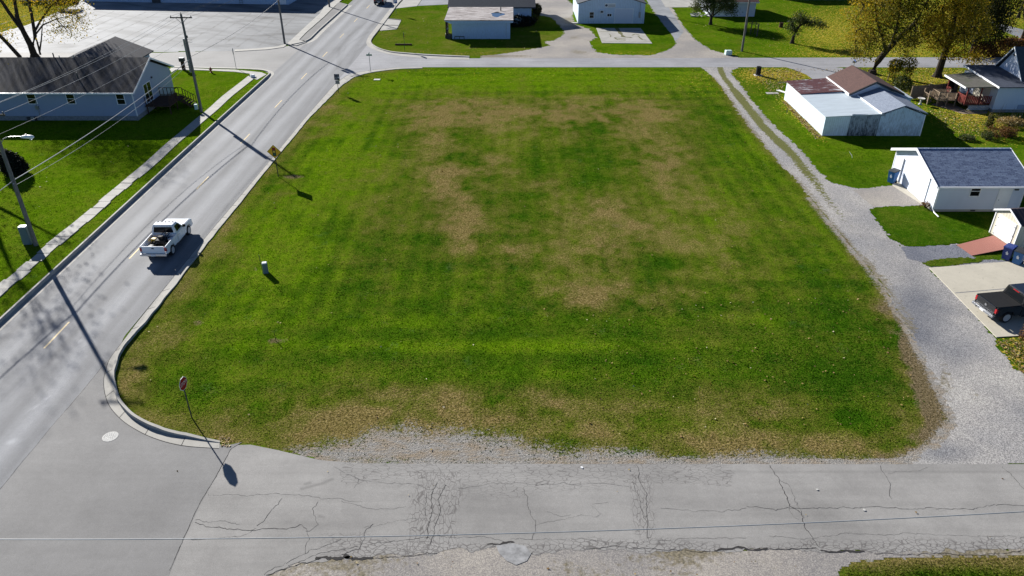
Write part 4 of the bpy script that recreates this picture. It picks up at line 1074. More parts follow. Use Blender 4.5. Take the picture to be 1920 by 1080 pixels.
# --- long pale house on the left
def left_house():
    h = thing("house", "long pale-sided house with a dark streaked shingle roof and dark wooden end deck", "house", (-42.06, 83.24, 0))
    Lx, D = 36.0, 10.7
    w_ = MB(); w_.box(-Lx, 0, 0, D, .52, 3.15)
    w_.prism([(0, 3.15), (D, 3.15), (D / 2, 5.35)], 'x', -Lx, 0)
    w_.box(-14.4, -5.9, D, D + 8.2, .4, 3.1)
    w_.prism([(-14.4, 3.1), (-5.9, 3.1), (-10.1, 4.8)], 'y', D - 2, D + 8.2)
    w_.build("wall", M['grey_siding'], h)
    MB().box(-Lx + .04, -.04, .04, D - .04, -.1, .52).build("foundation", M['foundation'], h)
    r = MB(); gable_roof_x(r, -Lx - .3, .38, -.42, D + .42, 3.28, 5.72, .12)
    ro = r.build("roof", M['dark_shingle'], h)
    r = MB(); gable_roof_y(r, -14.9, -5.4, D - 3.2, D + 8.6, 3.22, 5.05, .12, xm=-10.0)
    rear = r.build("roof", M['dark_shingle_y'], h, label="cross-gabled rear roof of the pale house")
    g = MB(); g.box(-Lx - .3, .40, -.55, -.425, 3.12, 3.27)
    for y0, y1, s in ((-.42, D / 2, 1), (D / 2, D + .42, -1)):
        za, zb = (3.30, 5.74) if s > 0 else (5.74, 3.30)
        g.hexa([(.39, y0, za - .2), (.44, y0, za - .2), (.44, y1, zb - .2), (.39, y1, zb - .2)], [(.39, y0, za), (.44, y0, za), (.44, y1, zb), (.39, y1, zb)])
    g.box(-.08, .02, -.02, .06, .5, 3.1)
    g.build("fascia_and_gutter", M['trim'], h)
    for (a, b, c, d_) in ((49, 64, 176, 194), (123, 137, 176, 194), (217, 231, 177, 195)):
        x0, z1 = AT(83.24, a, c); x1, _ = AT(83.24, b, c); _, z0 = AT(83.24, (a + b) / 2, d_)
        window_x(h, x0 + 42.06, x1 + 42.06, z0, z1, 0)
    for a in (52, ):
        x0, z1 = AT(83.24, a, 219); x1, _ = AT(83.24, a + 16, 219)
        m = MB().box(x0 + 42.06, x1 + 42.06, -.25, 0, .02, .42).build("basement_window_well", M['darksteel'], h)
    m = MB(); m.tube([(-10.9, -.06, .4), (-10.9, -.06, 2.2)], .03, 6); m.box(-11.1, -10.75, -.18, -.002, 1.3, 1.7)
    m.box(-11.9, -11.5, -.3, -.02, .1, .5); m.build("service_pipe", M['steel'], h)
    for i, (px, py) in enumerate([(97, 103), (112, 106), (138, 104), (205, 150)]):
        if i == 3:
            x, y = -6.6, 2.0
        else:
            x = (AT(88.6, px, py)[0]) + 42.06; y = D / 2 + (-.1 if i else .3)
        z = 3.28 + (y + .42) / (D / 2 + .42) * 2.44 if y < D / 2 else 5.6
        MB().tube([(x, y, z - .1), (x, y, z + (.55 if i in (0, 3) else .3))], .07 if i in (0, 3) else .05, 8).build("vent_pipe", M['darksteel'] if i in (0, 3) else M['steel'], h)
    # sliding door on the end wall (pixels on plane X=-42.06)
    (ya, za), (yb, zb) = ATX(-42.06, 275, 158), ATX(-42.06, 291, 190)
    y0, y1, z0, z1 = 2.9, 4.7, 1.15, 3.15
    f = MB()
    f.box(.0, .06, y0 - .08, y0, z0, z1); f.box(.0, .06, y1, y1 + .08, z0, z1); f.box(0, .06, y0 - .08, y1 + .08, z1, z1 + .08); f.box(0, .10, y0 - .08, y1 + .08, z0 - .1, z0); f.box(0, .05, 3.77, 3.83, z0, z1)
    dr = f.build("sliding_door", M['trim'], h)
    MB().box(.002, .03, y0, y1, z0, z1).build("pane", M['glass'], dr)
    MB().box(.0, .12, 5.3, 5.5, 3.3, 3.5).build("wall_lamp", M['darksteel'], h)
    # deck
    d = MB(); d.box(.07, 2.9, 2.2, 6.4, .88, 1.0)
    for i in range(5): d.box(2.9 + i * .28, 3.2 + i * .28, 4.6, 6.3, .86 - i * .18, .90 - i * .18)
    for x in (.2, 2.8):
        for y in (2.3, 4.3, 6.3): d.box(x - .05, x + .05, y - .05, y + .05, 0, .88)
    d.build("deck", M['brownwood'], h)
    def rail(p, q, n):
        p, q = Vector(p), Vector(q); r = MB()
        for i in range(n + 1):
            c = p.lerp(q, i / n); r.box(c.x - .03, c.x + .03, c.y - .03, c.y + .03, c.z, c.z + .95)
        for z in (.12, .92):
            a, b = p + Vector((0, 0, z)), q + Vector((0, 0, z)); r.tube([a, b], .035, 4)
        r.build("deck_railing", M['brownwood'], h)
    rail((.15, 2.28, 1.0), (1.0, 2.28, 1.0), 3); rail((2.85, 2.28, 1.0), (2.85, 4.5, 1.0), 7); rail((2.9, 4.6, .9), (4.3, 4.6, .1), 5); rail((2.9, 6.3, .9), (4.3, 6.3, .1), 5); rail((.15, 6.35, 1.0), (2.85, 6.35, 1.0), 6)
left_house()

# --- large white building beyond the parking lot
def big_building():
    a = Vector(U(156, 2.5)); b = Vector(U(541, 9)); d = (b - a); ln = d.length; rz = math.atan2(d.y, d.x)
    h = thing("commercial_building", "large low white building with blue-shaded wall beyond the paved parking lot", "building", a, rz)
    m = MB(); m.box(0, ln, 0, 26, 0, 4.3); m.build("wall", M['block'], h)
    MB().box(-.4, ln + .4, -.4, 26.4, 4.3, 4.6).build("roof", M['charcoal_shingle'], h)
    x = ln * .345
    MB().box(x, x + 1.6, -.3, -.002, 0, 2.3).build("door", M['darksteel'], h)
    l = MB()
    for xx in (ln * .77, ln * .77 + .55): l.tube([(xx, -.25, .1), (xx, -.25, 4.5)], .03, 5)
    for i in range(12): l.tube([(ln * .77, -.25, .3 + i * .36), (ln * .77 + .55, -.25, .3 + i * .36)], .02, 5)
    l.build("wall_ladder", M['darksteel'], h)
    MB().box(ln - 2.2, ln - .4, -.03, -.002, .1, 2.6).build("door", M['trim'], h)
big_building()

def west_hut():
    h = thing("shed", "small grey-roofed shed seen through the yellow tree beyond the lot", "shed", (-97, 157, 0), .1)
    MB().box(0, 7.5, 0, 6, 0, 2.6).build("wall", M['grey_siding'], h)
    r = MB(); gable_roof_x(r, -.4, 7.9, -.4, 6.4, 2.6, 4.2); r.build("roof", M['grey_shingle'], h)
west_hut()

# --- low shed with the flat weathered roof
def centre_shed():
    x0, x1, y0 = -9.49, -.3, 124.0
    h = thing("flat_roofed_shed", "low white block shed with a flat weathered roof holding a puddle", "shed", (x0, y0, 0))
    w_ = x1 - x0
    MB().box(0, w_, 0, 9.6, 0, 2.72).build("wall", M['block'], h)
    r = MB(); r.box(-1.1, w_ + .5, -.65, 10.2, 2.86, 3.0); r.build("roof", M['flat_roof'], h)
    f = MB(); f.prism([(-1.1, 2.85), (w_ + .5, 2.85), (w_ + .3, 2.6), (-.1, 2.45)], 'y', -.62, -.06)
    f.box(w_ + .35, w_ + .5, -.6, 10.1, 2.6, 2.85)
    f.build("eaves_board", M['block'], h)
    p = MB(); n = 26
    c = U(932, 27, 3.0)
    p.poly([(c[0] - x0 + 1.05 * math.cos(a) * (1 + .25 * math.sin(3 * a + 1)), c[1] - y0 + 1.9 * math.sin(a) * (1 + .2 * math.cos(4 * a)), 3.006) for a in [2 * math.pi * i / n for i in range(n)]])
    p.build("roof_puddle", M['water'], h)
    v = U(939, 20, 3.0)
    MB().tube([(v[0] - x0, v[1] - y0, 2.9), (v[0] - x0, v[1] - y0, 3.55)], .09, 8).build("vent_pipe", M['darksteel'], h)
    MB().box(-1.0, -.9, .1, 4.6, 0, 2.6).build("side_panel", M['brownwood'], h)
    MB().box(w_ - .65, w_ - .6, -.03, .0, .1, 2.4).build("downpipe", M['steel'], h)
centre_shed()
def bench_frame():
    a = U(853, 72.6); o = MB()
    for x in (0, .75, 1.5): o.tube([(x, 0, 0), (x, 0, .42)], .03, 5); o.tube([(x, .35, 0), (x, .35, .42)], .03, 5)
    for y in (0, .35): o.tube([(0, y, .42), (1.5, y, .42)], .03, 5)
    q = o.build("bike_rack", M['darksteel']); q.location = (a[0], a[1] - .55, 0)
    setp(q, "low dark metal rack standing against the flat-roofed shed", "rack")
bench_frame()
def planter():
    a = U(842, 72)
    h = thing("planter_box", "dark box with a pale bundle on top at the left side of the flat-roofed shed", "box", (a[0], a[1], 0))
    MB().box(-.6, .35, -.2, .6, 0, .55).build("box_body", M['darksteel'], h, bevel=.02)
    m = MB(); m.tube([(-.4, .2, .7), (-.25, .3, 1.35), (-.1, .4, 1.5)], [.2, .18, .12], 7)
    m.build("bundle", M['stone'], h, smooth=True)
planter()
def dark_house():
    x0, y0 = -10.9, 135.6
    h = thing("dark_roofed_building", "white building with a charcoal shingle roof behind the flat-roofed shed", "building", (x0, y0, 0))
    MB().box(.3, 14.2, 0, 12, 0, 2.75).build("wall", M['block'], h)
    r = MB(); gable_roof_x(r, 0, 14.9, -.7, 12.7, 2.85, 5.4, .2); r.build("roof", M['charcoal_shingle'], h)
    MB().box(11.0, 11.15, -.05, -.002, 0, 2.7).build("downpipe", M['trim'], h)
dark_house()

# --- white metal building
def metal_building():
    x0, x1, y0 = 11.35, 22.7, 135.75
    h = thing("metal_building", "white ribbed metal garage building with roller door and small sign", "garage", (x0, y0, 0))
    w_ = x1 - x0
    m = MB(); m.box(0, w_, 0, 12.6, 0, 3.25); m.prism([(0, 3.25), (w_, 3.25), (w_ / 2, 4.9)], 'y', 0, 12.6)
    m.build("wall", M['white_metal'], h)
    r = MB(); gable_roof_y(r, -.25, w_ + .25, -.12, 12.8, 3.3, 5.05, .12); r.build("roof", M['charcoal_shingle'], h)
    d = MB(); ax0, z1 = AT(y0, 1154, 17); ax1, _ = AT(y0, 1187, 17)
    d.box(ax0 - x0, ax1 - x0, -.05, -.002, .05, z1)
    dd = d.build("garage_door", M['white_siding'], h)
    f = MB(); a, b = ax0 - x0, ax1 - x0
    f.box(a - .1, a, -.07, -.002, 0, z1 + .1); f.box(b, b + .1, -.07, -.002, 0, z1 + .1); f.box(a, b, -.07, -.002, z1, z1 + .1)
    f.build("door_frame", M['trim'], h)
    for (p, q, r_, s, ml) in ((1106, 1113.5, 23, 33.5, 'h'), (1139, 1146.5, 26, 30.5, 'v')):
        xa, za = AT(y0, p, r_); xb, _ = AT(y0, q, r_); _, zb = AT(y0, p, s)
        window_x(h, xa - x0, xb - x0, zb, za, 0, mull=ml)
    xa, za = AT(y0, 1125, 18.5)
    ac = MB().box(xa - x0, xa - x0 + .6, -.4, 0, za - .5, za).build("air_conditioner", M['trim'], h, bevel=.02)
    MB().box(xa - x0 + .08, xa - x0 + .52, -.41, -.4, za - .42, za - .08).build("grille", M['darksteel'], ac)
    xa, za = AT(y0, 1134, 6); xb, zb = AT(y0, 1154, 14)
    s = MB().box(xa - x0, xb - x0, -.05, -.002, zb, za).build("wall_sign", M['signwhite'], h)
    e = MB()
    for k in range(3): e.box(xa - x0 + .62, xb - x0 - .08, -.055, -.05, zb + .08 + k * .16, zb + .14 + k * .16)
    e.build("sign_lettering", M['signnavy'], s)
    cx, cz = xa - x0 + .3, (za + zb) / 2
    e = MB(); e.prism([(cx - .22, cz - .1), (cx - .05, cz - .2), (cx + .2, cz - .12), (cx + .22, cz + .1), (cx, cz + .2), (cx - .2, cz + .08)], 'y', -.06, -.05)
    e.build("sign_emblem", M['signnavy'], s)
    m = MB(); m.tube([(w_ - .85, -.12, .9), (w_ - .85, -.12, 4.3)], .035, 6); m.box(w_ - 1.0, w_ - .7, -.22, -.002, 1.0, 1.9); m.build("electric_meter", M['steel'], h)
    MB().box(-1.0, -.1, -.2, .6, 0, .12).build("step", M['concrete'], h)
metal_building()

# --- white garage further right
def far_garage():
    x0, y0 = 35.3, 141.8
    h = thing("far_garage", "white garage with a dark roof edge behind the bushy green tree", "garage", (x0, y0, 0))
    MB().box(0, 8.1, 0, 10, 0, 2.5).build("wall", M['white_siding'], h)
    r = MB(); gable_roof_x(r, -.4, 8.5, -.45, 10.4, 2.55, 4.3, .18); r.build("roof", M['brown_shingle'], h)
    MB().box(-.4, 8.5, -.52, -.452, 2.35, 2.52).build("gutter", M['trim'], h)
    MB().box(.3, 2.7, -.04, -.002, .05, 2.1).build("garage_door", M['trim'], h)
far_garage()
def far_house():
    h = thing("far_house", "house at the top of the picture casting a wide shadow over the lawn", "house", (53.8, 158.3, 0))
    MB().box(0, 13.5, 0, 9, 0, 3.0).build("wall", M['grey_siding'], h)
    r = MB(); gable_roof_x(r, -.5, 14, -.5, 9.5, 3.0, 5.0); r.build("roof", M['brown_shingle'], h)
far_house()

# --- patched outbuilding with several roofs
def outbuilding():
    x0, y0 = 33.12, 78.15
    h = thing("outbuilding", "patched white outbuilding with rusty, pale metal, brown and grey-blue roofs beside the gravel drive", "outbuilding", (x0, y0, 0))
    ys_ = 7.85
    m = MB()   # side wall of the lean-to
    m.prism([(0, 0), (5.75, 0), (5.75, 2.4), (0, 2.1)], 'y', .0, ys_)
    m.prism([(0.02, 0), (4.7, 0), (4.7, 2.44), (.02, 2.14)], 'y', ys_ + .002, 13.2)
    m.build("wall", M['white_board'], h)
    MB().box(2.64, 6.1, -.045, -.003, 0, 2.15).build("stable_door", M['dirty_board'], h, label="dark mildewed boarded front of the lean-to")
    MB().box(2.7, 6.2, -.10, -.003, 2.16, 2.36).build("header_board", M['dirty_board'], h)
    MB().box(4.38, 4.42, -.055, -.046, 0, 2.1).build("door_gap", M['black'], h)
    r = MB(); r.hexa([(-.12, -.18, 2.06), (5.95, -.18, 2.37), (5.95, ys_, 2.37), (-.12, ys_, 2.06)], [(-.12, -.18, 2.13), (5.95, -.18, 2.44), (5.95, ys_, 2.44), (-.12, ys_, 2.13)])
    r.build("roof", M['pale_roof'], h, label="pale blue-white metal lean-to roof")
    r = MB(); r.hexa([(-.1, ys_ + .004, 2.14), (4.8, ys_ + .004, 2.48), (4.8, 13.35, 2.48), (-.1, 13.35, 2.14)], [(-.1, ys_ + .004, 2.22), (4.8, ys_ + .004, 2.56), (4.8, 13.35, 2.56), (-.1, 13.35, 2.22)])
    r.build("roof", M['rust_roof'], h, label="rust-red metal roof at the rear")
    # shingled shed
    a, b, rx = 5.78, 10.42, 8.0
    m = MB(); m.box(a, b, -.06, 6.3, 0, 2.25); m.prism([(a, 2.25), (b, 2.25), (rx, 3.12)], 'y', -.06, 6.3); m.build("wall", M['grimy_board'], h, label="grimy white boarded gable wall")
    r = MB(); gable_roof_y(r, a - .02, b + .12, -.25, 6.42, 2.52, 3.36, .10, xm=rx); r.build("roof", M['grey_shingle'], h, label="pale blue-grey shingle roof")
    f = MB()
    f.hexa([(a - .10, -.26, 2.42), (a - .02, -.26, 2.42), (a - .02, 6.4, 2.42), (a - .10, 6.4, 2.42)], [(a - .10, -.26, 2.56), (a - .02, -.26, 2.56), (a - .02, 6.4, 2.56), (a - .10, 6.4, 2.56)])
    f.build("fascia", M['trim'], h)
    MB().box(b - .06, b + .03, -.12, -.063, 0, 2.3).build("corner_trim", M['trim'], h)
    # brown roofed garage behind
    c, d, rx = 4.72, 10.6, 7.45
    m = MB(); m.box(c + .1, d - .1, 6.5, 13.1, 0, 2.5); m.prism([(c + .1, 2.5), (d - .1, 2.5), (rx, 3.85)], 'y', 6.5, 13.1); m.build("wall", M['white_siding'], h)
    r = MB(); gable_roof_y(r, c, d + .3, 6.2, 13.35, 2.72, 4.10, .12, xm=rx); r.build("roof", M['brown_shingle'], h, label="brown shingle gable roof")
    f = MB(); f.box(c - .09, c - .002, 6.2, 13.3, 2.60, 2.75); f.build("fascia", M['trim'], h)
    f = MB(); f.hexa([(c, 6.12, 2.5), (rx, 6.12, 3.88), (rx, 6.19, 3.88), (c, 6.19, 2.5)], [(c, 6.12, 2.7), (rx, 6.12, 4.08), (rx, 6.19, 4.08), (c, 6.19, 2.7)])
    f.hexa([(rx, 6.12, 3.88), (d + .3, 6.12, 2.5), (d + .3, 6.19, 2.5), (rx, 6.19, 3.88)], [(rx, 6.12, 4.08), (d + .3, 6.12, 2.7), (d + .3, 6.19, 2.7), (rx, 6.19, 4.08)])
    f.build("bargeboard", M['darksteel'], h)
    MB().box(d - .2, d + 1.6, 7.0, 11.5, 0, 1.9).build("wall", M['white_board'], h)
    MB().hexa([(d - .2, 6.9, 1.92), (d + 1.8, 6.9, 1.92), (d + 1.8, 11.6, 1.92), (d - .2, 11.6, 1.92)], [(d - .2, 6.9, 2.3), (d + 1.8, 6.9, 1.99), (d + 1.8, 11.6, 1.99), (d - .2, 11.6, 2.3)]).build("roof", M['pale_roof'], h, label="small pale metal side roof")
    MB().tube([(-1.1, 13.2, 2.1), (-.1, 13.2, 2.12)], .03, 5).build("roof_rod", M['steel'], h)
outbuilding()

# --- white garage with blue-grey shingles
def garage():
    x0, y0 = 35.73, 58.86
    h = thing("garage", "white garage with blue-grey shingle roof, its blank gable end facing the gravel drive", "garage", (x0, y0, 0))
    w_, d = 7.2, 8.3; ym = 4.35
    m = MB(); m.box(0, w_, 0, d, .22, 2.45); m.prism([(0, 2.45), (d, 2.45), (ym, 3.85)], 'x', 0, w_); m.build("wall", M['white_siding'], h)
    MB().box(.03, w_ - .03, .03, d - .03, -.05, .22).build("foundation", M['concrete'], h)
    r = MB(); t = .10
    xa, xb = -.38, w_ + .55
    for y1, z1, y2, z2 in ((-.32, 2.46, ym, 4.06), (ym, 4.06, d + .3, 2.50)):
        r.hexa([(xa, y1, z1 - t), (xb, y1, z1 - t), (xb, y2, z2 - t), (xa, y2, z2 - t)], [(xa, y1, z1), (xb, y1, z1), (xb, y2, z2), (xa, y2, z2)])
    rf = r.build("roof", M['blue_shingle'], h)
    rc = MB(); n = 26
    for i in range(n):
        xx = xa + (xb - xa) * i / n
        rc.hexa([(xx, ym - .15, 4.0), (xx + .33, ym - .15, 4.0), (xx + .33, ym + .15, 4.0), (xx, ym + .15, 4.0)], [(xx, ym - .1, 4.075), (xx + .27, ym - .1, 4.075), (xx + .27, ym + .1, 4.075), (xx, ym + .1, 4.075)])
    rc.build("ridge_cap", M['blue_shingle'], rf)
    for y1, z1, y2, z2 in ((-.34, 2.50, ym, 4.10), (ym, 4.10, d + .32, 2.54)):
        for xs0 in (xa - .05, xb):
            MB().hexa([(xs0, y1, z1 - .24), (xs0 + .045, y1, z1 - .24), (xs0 + .045, y2, z2 - .24), (xs0, y2, z2 - .24)], [(xs0, y1, z1), (xs0 + .045, y1, z1), (xs0 + .045, y2, z2), (xs0, y2, z2)]).build("bargeboard", M['trim'], h)
    g = MB(); g.box(xa, xb, -.45, -.325, 2.30, 2.44); g.build("gutter", M['trim'], h)
    s = MB(); s.box(-.36, w_ + .5, -.30, -.002, 2.24, 2.29); s.build("soffit", M['trim'], h)
    for xx, yy in ((-.03, -.03), (w_ - .07, -.03), (-.03, d - .07)): MB().box(xx, xx + .1, yy, yy + .1, .22, 2.4).build("corner_trim", M['trim'], h)
    D_ = MB(); D_.box(-.035, -.002, 1.7, 6.4, .05, 2.25)
    gd = D_.build("garage_door", M['white_siding'], h)
    e = MB(); e.box(-.16, -.002, 6.42, 6.62, .05, 2.35); e.box(-.07, -.002, 1.6, 1.68, .05, 2.3); e.box(-.10, -.002, 1.6, 6.62, 2.27, 2.38)
    e.build("door_frame", M['trim'], h)
    p = MB(); p.tube([(-.1, -.1, 2.3), (-.1, -.1, .3), (-.1, -.45, .14), (-.05, -1.15, .08)], .045, 6); p.build("downspout", M['trim'], h)
    x_0, z1 = AT(y0, 1829, 349.5); x_1, _ = AT(y0, 1846, 349.5); _, z0 = AT(y0, 1826, 367)
    window_x(h, x_0 - x0 - .25, x_1 - x0 - .25, z0, z1, 0)
    xa_, _ = AT(y0, 1856, 397); 
    dm = MB().box(5.15, 6.05, -.05, -.002, .18, 2.18).build("side_door", M['trim'], h)
    MB().box(5.22, 5.27, -.09, -.051, 1.08, 1.13).build("handle", M['darksteel'], dm)
    e = MB(); e.box(5.05, 5.15, -.07, -.002, .1, 2.26); e.box(6.05, 6.15, -.07, -.002, .1, 2.26); e.box(5.15, 6.05, -.07, -.002, 2.18, 2.28); e.build("side_door_frame", M['trim'], h)
    l = MB().box(6.3, 6.6, -.14, -.002, 2.0, 2.15).build("flood_lamp", M['darksteel'], h)
    MB().box(3.2, 3.6, -.02, .028, .06, .18).build("vent", M['darksteel'], h)
garage()

# --- beige garden shed with ramp
def garden_shed():
    a = Vector((38.17, 54.55, 0)); b = Vector((38.49, 51.78, 0)); d = b - a; rz = math.atan2(d.y, d.x)
    h = thing("garden_shed", "beige panelled garden shed with white double doors and dark brown metal roof", "shed", a, rz)
    w_ = d.length
    m = MB(); m.box(0, w_, 0, 3.8, .2, 2.17); m.prism([(0, 2.17), (w_, 2.17), (w_ / 2, 2.76)], 'y', 0, 3.8); m.build("wall", M['beige_board'], h)
    r = MB(); gable_roof_y(r, -.16, w_ + .16, -.12, 3.95, 2.17, 2.88, .06); r.build("roof", M['brown_metal'], h)
    for x1, z1, x2, z2 in ((-.17, 2.19, w_ / 2, 2.90), (w_ / 2, 2.90, w_ + .17, 2.19)):
        MB().hexa([(x1, -.16, z1 - .14), (x2, -.16, z2 - .14), (x2, -.125, z2 - .14), (x1, -.125, z1 - .14)], [(x1, -.16, z1), (x2, -.16, z2), (x2, -.125, z2), (x1, -.125, z1)]).build("bargeboard", M['trim'], h)
    for x in (-.02, w_ - .07): MB().box(x, x + .09, -.04, -.002, .2, 2.1).build("corner_trim", M['trim'], h)
    for x1, x2 in ((.40, w_ / 2 - .01), (w_ / 2 + .01, w_ - .40)):
        o = MB().box(x1, x2, -.05, -.002, .28, 2.0).build("door", M['trim'], h)
        hx = x1 + .02 if x1 < w_ / 2 - .3 else x2 - .1
        for z in (.35, 1.0, 1.7): MB().box(hx, hx + .1, -.065, -.051, z, z + .06).build("hinge", M['darksteel'], o)
    MB().box(.05, w_ - .05, .05, 3.75, -.02, .2).build("base", M['brownwood'], h)
garden_shed()
def ramp():
    c = [U(1794, 459, .03), U(1822, 479, .03), (37.95, 52.05, .28), (38.42, 54.05, .28)]
    c[2] = (38.38, 51.75, .27); c[3] = (38.12, 53.85, .27)
    o = thing("ramp", "red-brown boarded ramp leading up to the beige shed doors", "ramp", (c[0][0], c[0][1], 0))
    q = [(x - c[0][0], y - c[0][1], z) for x, y, z in c]
    m = MB(); n = 17
    A0, A1, B1, B0 = [Vector(v) for v in q]
    for i in range(n):
        s, e = i / n + .004, (i + 1) / n - .004
        m.slab([A0.lerp(B0, s), A1.lerp(B1, s), A1.lerp(B1, e), A0.lerp(B0, e)], .04)
    m.build("decking", M['ramp'], o)
    m = MB(); m.tube([A1 + Vector((0, .03, -.06)), B1 + Vector((0, .03, -.06))], .035, 4); m.tube([A0 + Vector((0, -.03, -.06)), B0 + Vector((0, -.03, -.06))], .035, 4); m.build("bearer", M['brownwood'], o)
ramp()

# --- white house with porch at the right edge
def white_house():
    x0, y0 = 55.6, 86.2
    h = thing("white_house", "white house with steep front gable, navy shingle roof and covered porch", "house", (x0, y0, 0))
    m = MB(); m.box(.0, 16, 0, 7.6, .35, 2.9); m.build("wall", M['white_siding'], h)
    MB().box(.05, 15.9, .05, 7.5, -.05, .35).build("foundation", M['foundation'], h)
    r = MB(); r.hexa([(-.15, -.3, 2.92), (6, -.3, 2.92), (6, 7.9, 3.35), (-.15, 7.9, 3.35)], [(-.15, -.3, 3.02), (6, -.3, 3.02), (6, 7.9, 3.47), (-.15, 7.9, 3.47)])
    r.build("roof", M['navy_shingle'], h, label="low navy shingle roof")
    f = MB(); f.hexa([(-.2, -.3, 2.85), (-.152, -.3, 2.85), (-.152, 7.9, 3.28), (-.2, 7.9, 3.28)], [(-.2, -.3, 3.04), (-.152, -.3, 3.04), (-.152, 7.9, 3.49), (-.2, 7.9, 3.49)])
    f.build("fascia", M['trim'], h)
    m = MB(); m.prism([(2.0, 3.1), (7.6, 3.1), (5.0, 6.1)], 'x', 3.85, 14); m.build("gable_wall", M['white_siding'], h)
    r = MB()
    for y1, z1, y2, z2 in ((1.7, 3.05, 5.0, 6.32), (5.0, 6.32, 8.0, 3.1)):
        r.hexa([(3.5, y1, z1 - .14), (14.5, y1, z1 - .14), (14.5, y2, z2 - .14), (3.5, y2, z2 - .14)], [(3.5, y1, z1), (14.5, y1, z1), (14.5, y2, z2), (3.5, y2, z2)])
    r.build("roof", M['charcoal_shingle'], h, label="steep dark gable roof")
    for y1, z1, y2, z2 in ((1.68, 3.07, 5.0, 6.35), (5.0, 6.35, 8.02, 3.12)):
        MB().hexa([(3.44, y1, z1 - .2), (3.49, y1, z1 - .2), (3.49, y2, z2 - .2), (3.44, y2, z2 - .2)], [(3.44, y1, z1), (3.49, y1, z1), (3.49, y2, z2), (3.44, y2, z2)]).build("bargeboard", M['trim'], h)
    MB().tube([(3.8, 4.8, 5.35), (3.8, 5.2, 5.35)], .1, 6).build("gable_vent", M['darksteel'], h)
    # porch
    p = MB(); p.hexa([(-3.6, .3, 2.72), (0.1, .3, 2.80), (.1, 6.0, 2.95), (-3.6, 5.3, 2.85)], [(-3.6, .3, 2.82), (.1, .3, 2.92), (.1, 6.0, 3.07), (-3.6, 5.3, 2.95)])
    p.build("porch_roof", M['moss_shingle'], h)
    f = MB(); f.hexa([(-3.66, .28, 2.66), (-3.605, .28, 2.66), (-3.605, 5.3, 2.79), (-3.66, 5.3, 2.79)], [(-3.66, .28, 2.86), (-3.605, .28, 2.86), (-3.605, 5.3, 2.99), (-3.66, 5.3, 2.99)]); f.build("porch_fascia", M['trim'], h)
    MB().box(-3.0, -.002, .75, 5.2, .6, .74).build("porch_floor", M['brownwood'], h)
    l = MB()
    for i in range(22):
        x = -2.5 + i * .112
        l.hexa([(x, .72, .02), (x + .03, .72, .02), (x + .03, .735, .02), (x, .735, .02)], [(x + .25, .72, .6), (x + .28, .72, .6), (x + .28, .735, .6), (x + .25, .735, .6)])
        l.hexa([(x + .25, .737, .02), (x + .28, .737, .02), (x + .28, .75, .02), (x + .25, .75, .02)], [(x, .737, .6), (x + .03, .737, .6), (x + .03, .75, .6), (x, .75, .6)])
    l.build("lattice", M['trim'], h)
    r = MB()
    for i in range(15): r.box(-2.95 + i * .2, -2.83 + i * .2, .70, .74, .76, 1.62)
    r.box(-3.0, -.02, .68, .76, 1.6, 1.68); r.box(-3.0, -.02, .68, .76, .82, .88)
    for i in range(8): r.box(-3.02, -2.98, 1.0 + i * .2, 1.12 + i * .2, .76, 1.62)
    r.box(-3.04, -2.96, .8, 2.6, 1.6, 1.68)
    r.build("porch_railing", M['redwood'], h)
    r = MB(); r.box(-3.04, -2.96, 4.3, 5.1, 1.6, 1.68)
    for i in range(5): r.box(-3.02, -2.98, 4.3 + i * .2, 4.42 + i * .2, .76, 1.62)
    r.build("porch_railing", M['redwood'], h)
    p = MB()
    for x, y in ((-2.98, .75), (-2.98, 5.1), (-1.4, .75)): MB().box(x - .06, x + .06, y - .06, y + .06, .74, 2.76).build("porch_post", M['redwood'], h)
    w_ = MB().box(-.04, -.002, 1.4, 4.6, .76, 2.7).build("porch_wall", M['beige_board'], h)
    MB().box(-2.95, -2.2, 5.12, 5.2, 1.0, 2.5).build("window", M['glass'], h)
    MB().box(2.8, 4.6, -.03, -.002, .4, .9).build("wall_vent", M['grey_siding'], h)
white_house()
def deck():
    h = thing("wooden_deck", "raised wooden deck with pale railings reaching out from the red porch", "deck", (50.35, 88.6, 0))
    m = MB(); m.box(0, 2.2, 0, 1.6, .62, .72)
    m.build("floor", M['wood'], h)
    for x, y in ((.05, .05), (.05, 1.55), (1.1, .05), (2.15, .05), (2.15, 1.55), (-.75, .7), (-.75, 1.9)): MB().box(x - .06, x + .06, y - .06, y + .06, 0, 1.62).build("post", M['wood'], h)
    def rl(a, b, n):
        a, b = Vector(a), Vector(b); r = MB()
        for z in (.12, .88): r.tube([a + Vector((0, 0, z)), b + Vector((0, 0, z))], .045, 4)
        for i in range(1, n):
            c = a.lerp(b, i / n); r.box(c.x - .02, c.x + .02, c.y - .02, c.y + .02, c.z + .1, c.z + .9)
        r.build("railing", M['wood'], h)
    rl((.05, .05, .72), (2.15, .05, .72), 16); rl((.05, .05, .72), (.05, 1.55, .72), 11); rl((.05, 1.55, .72), (2.15, 1.55, .72), 14); rl((-.75, .7, .7), (.05, 1.5, .72), 6); rl((-.75, .7, .3), (-.75, 1.9, .3), 6)
deck()
flat_poly("patio_edging", [(1746, 196), (1775, 204), (1806, 214), (1850, 213), (1852, 209), (1812, 208), (1790, 196), (1765, 190)], .03, M['wood'], t=.03)

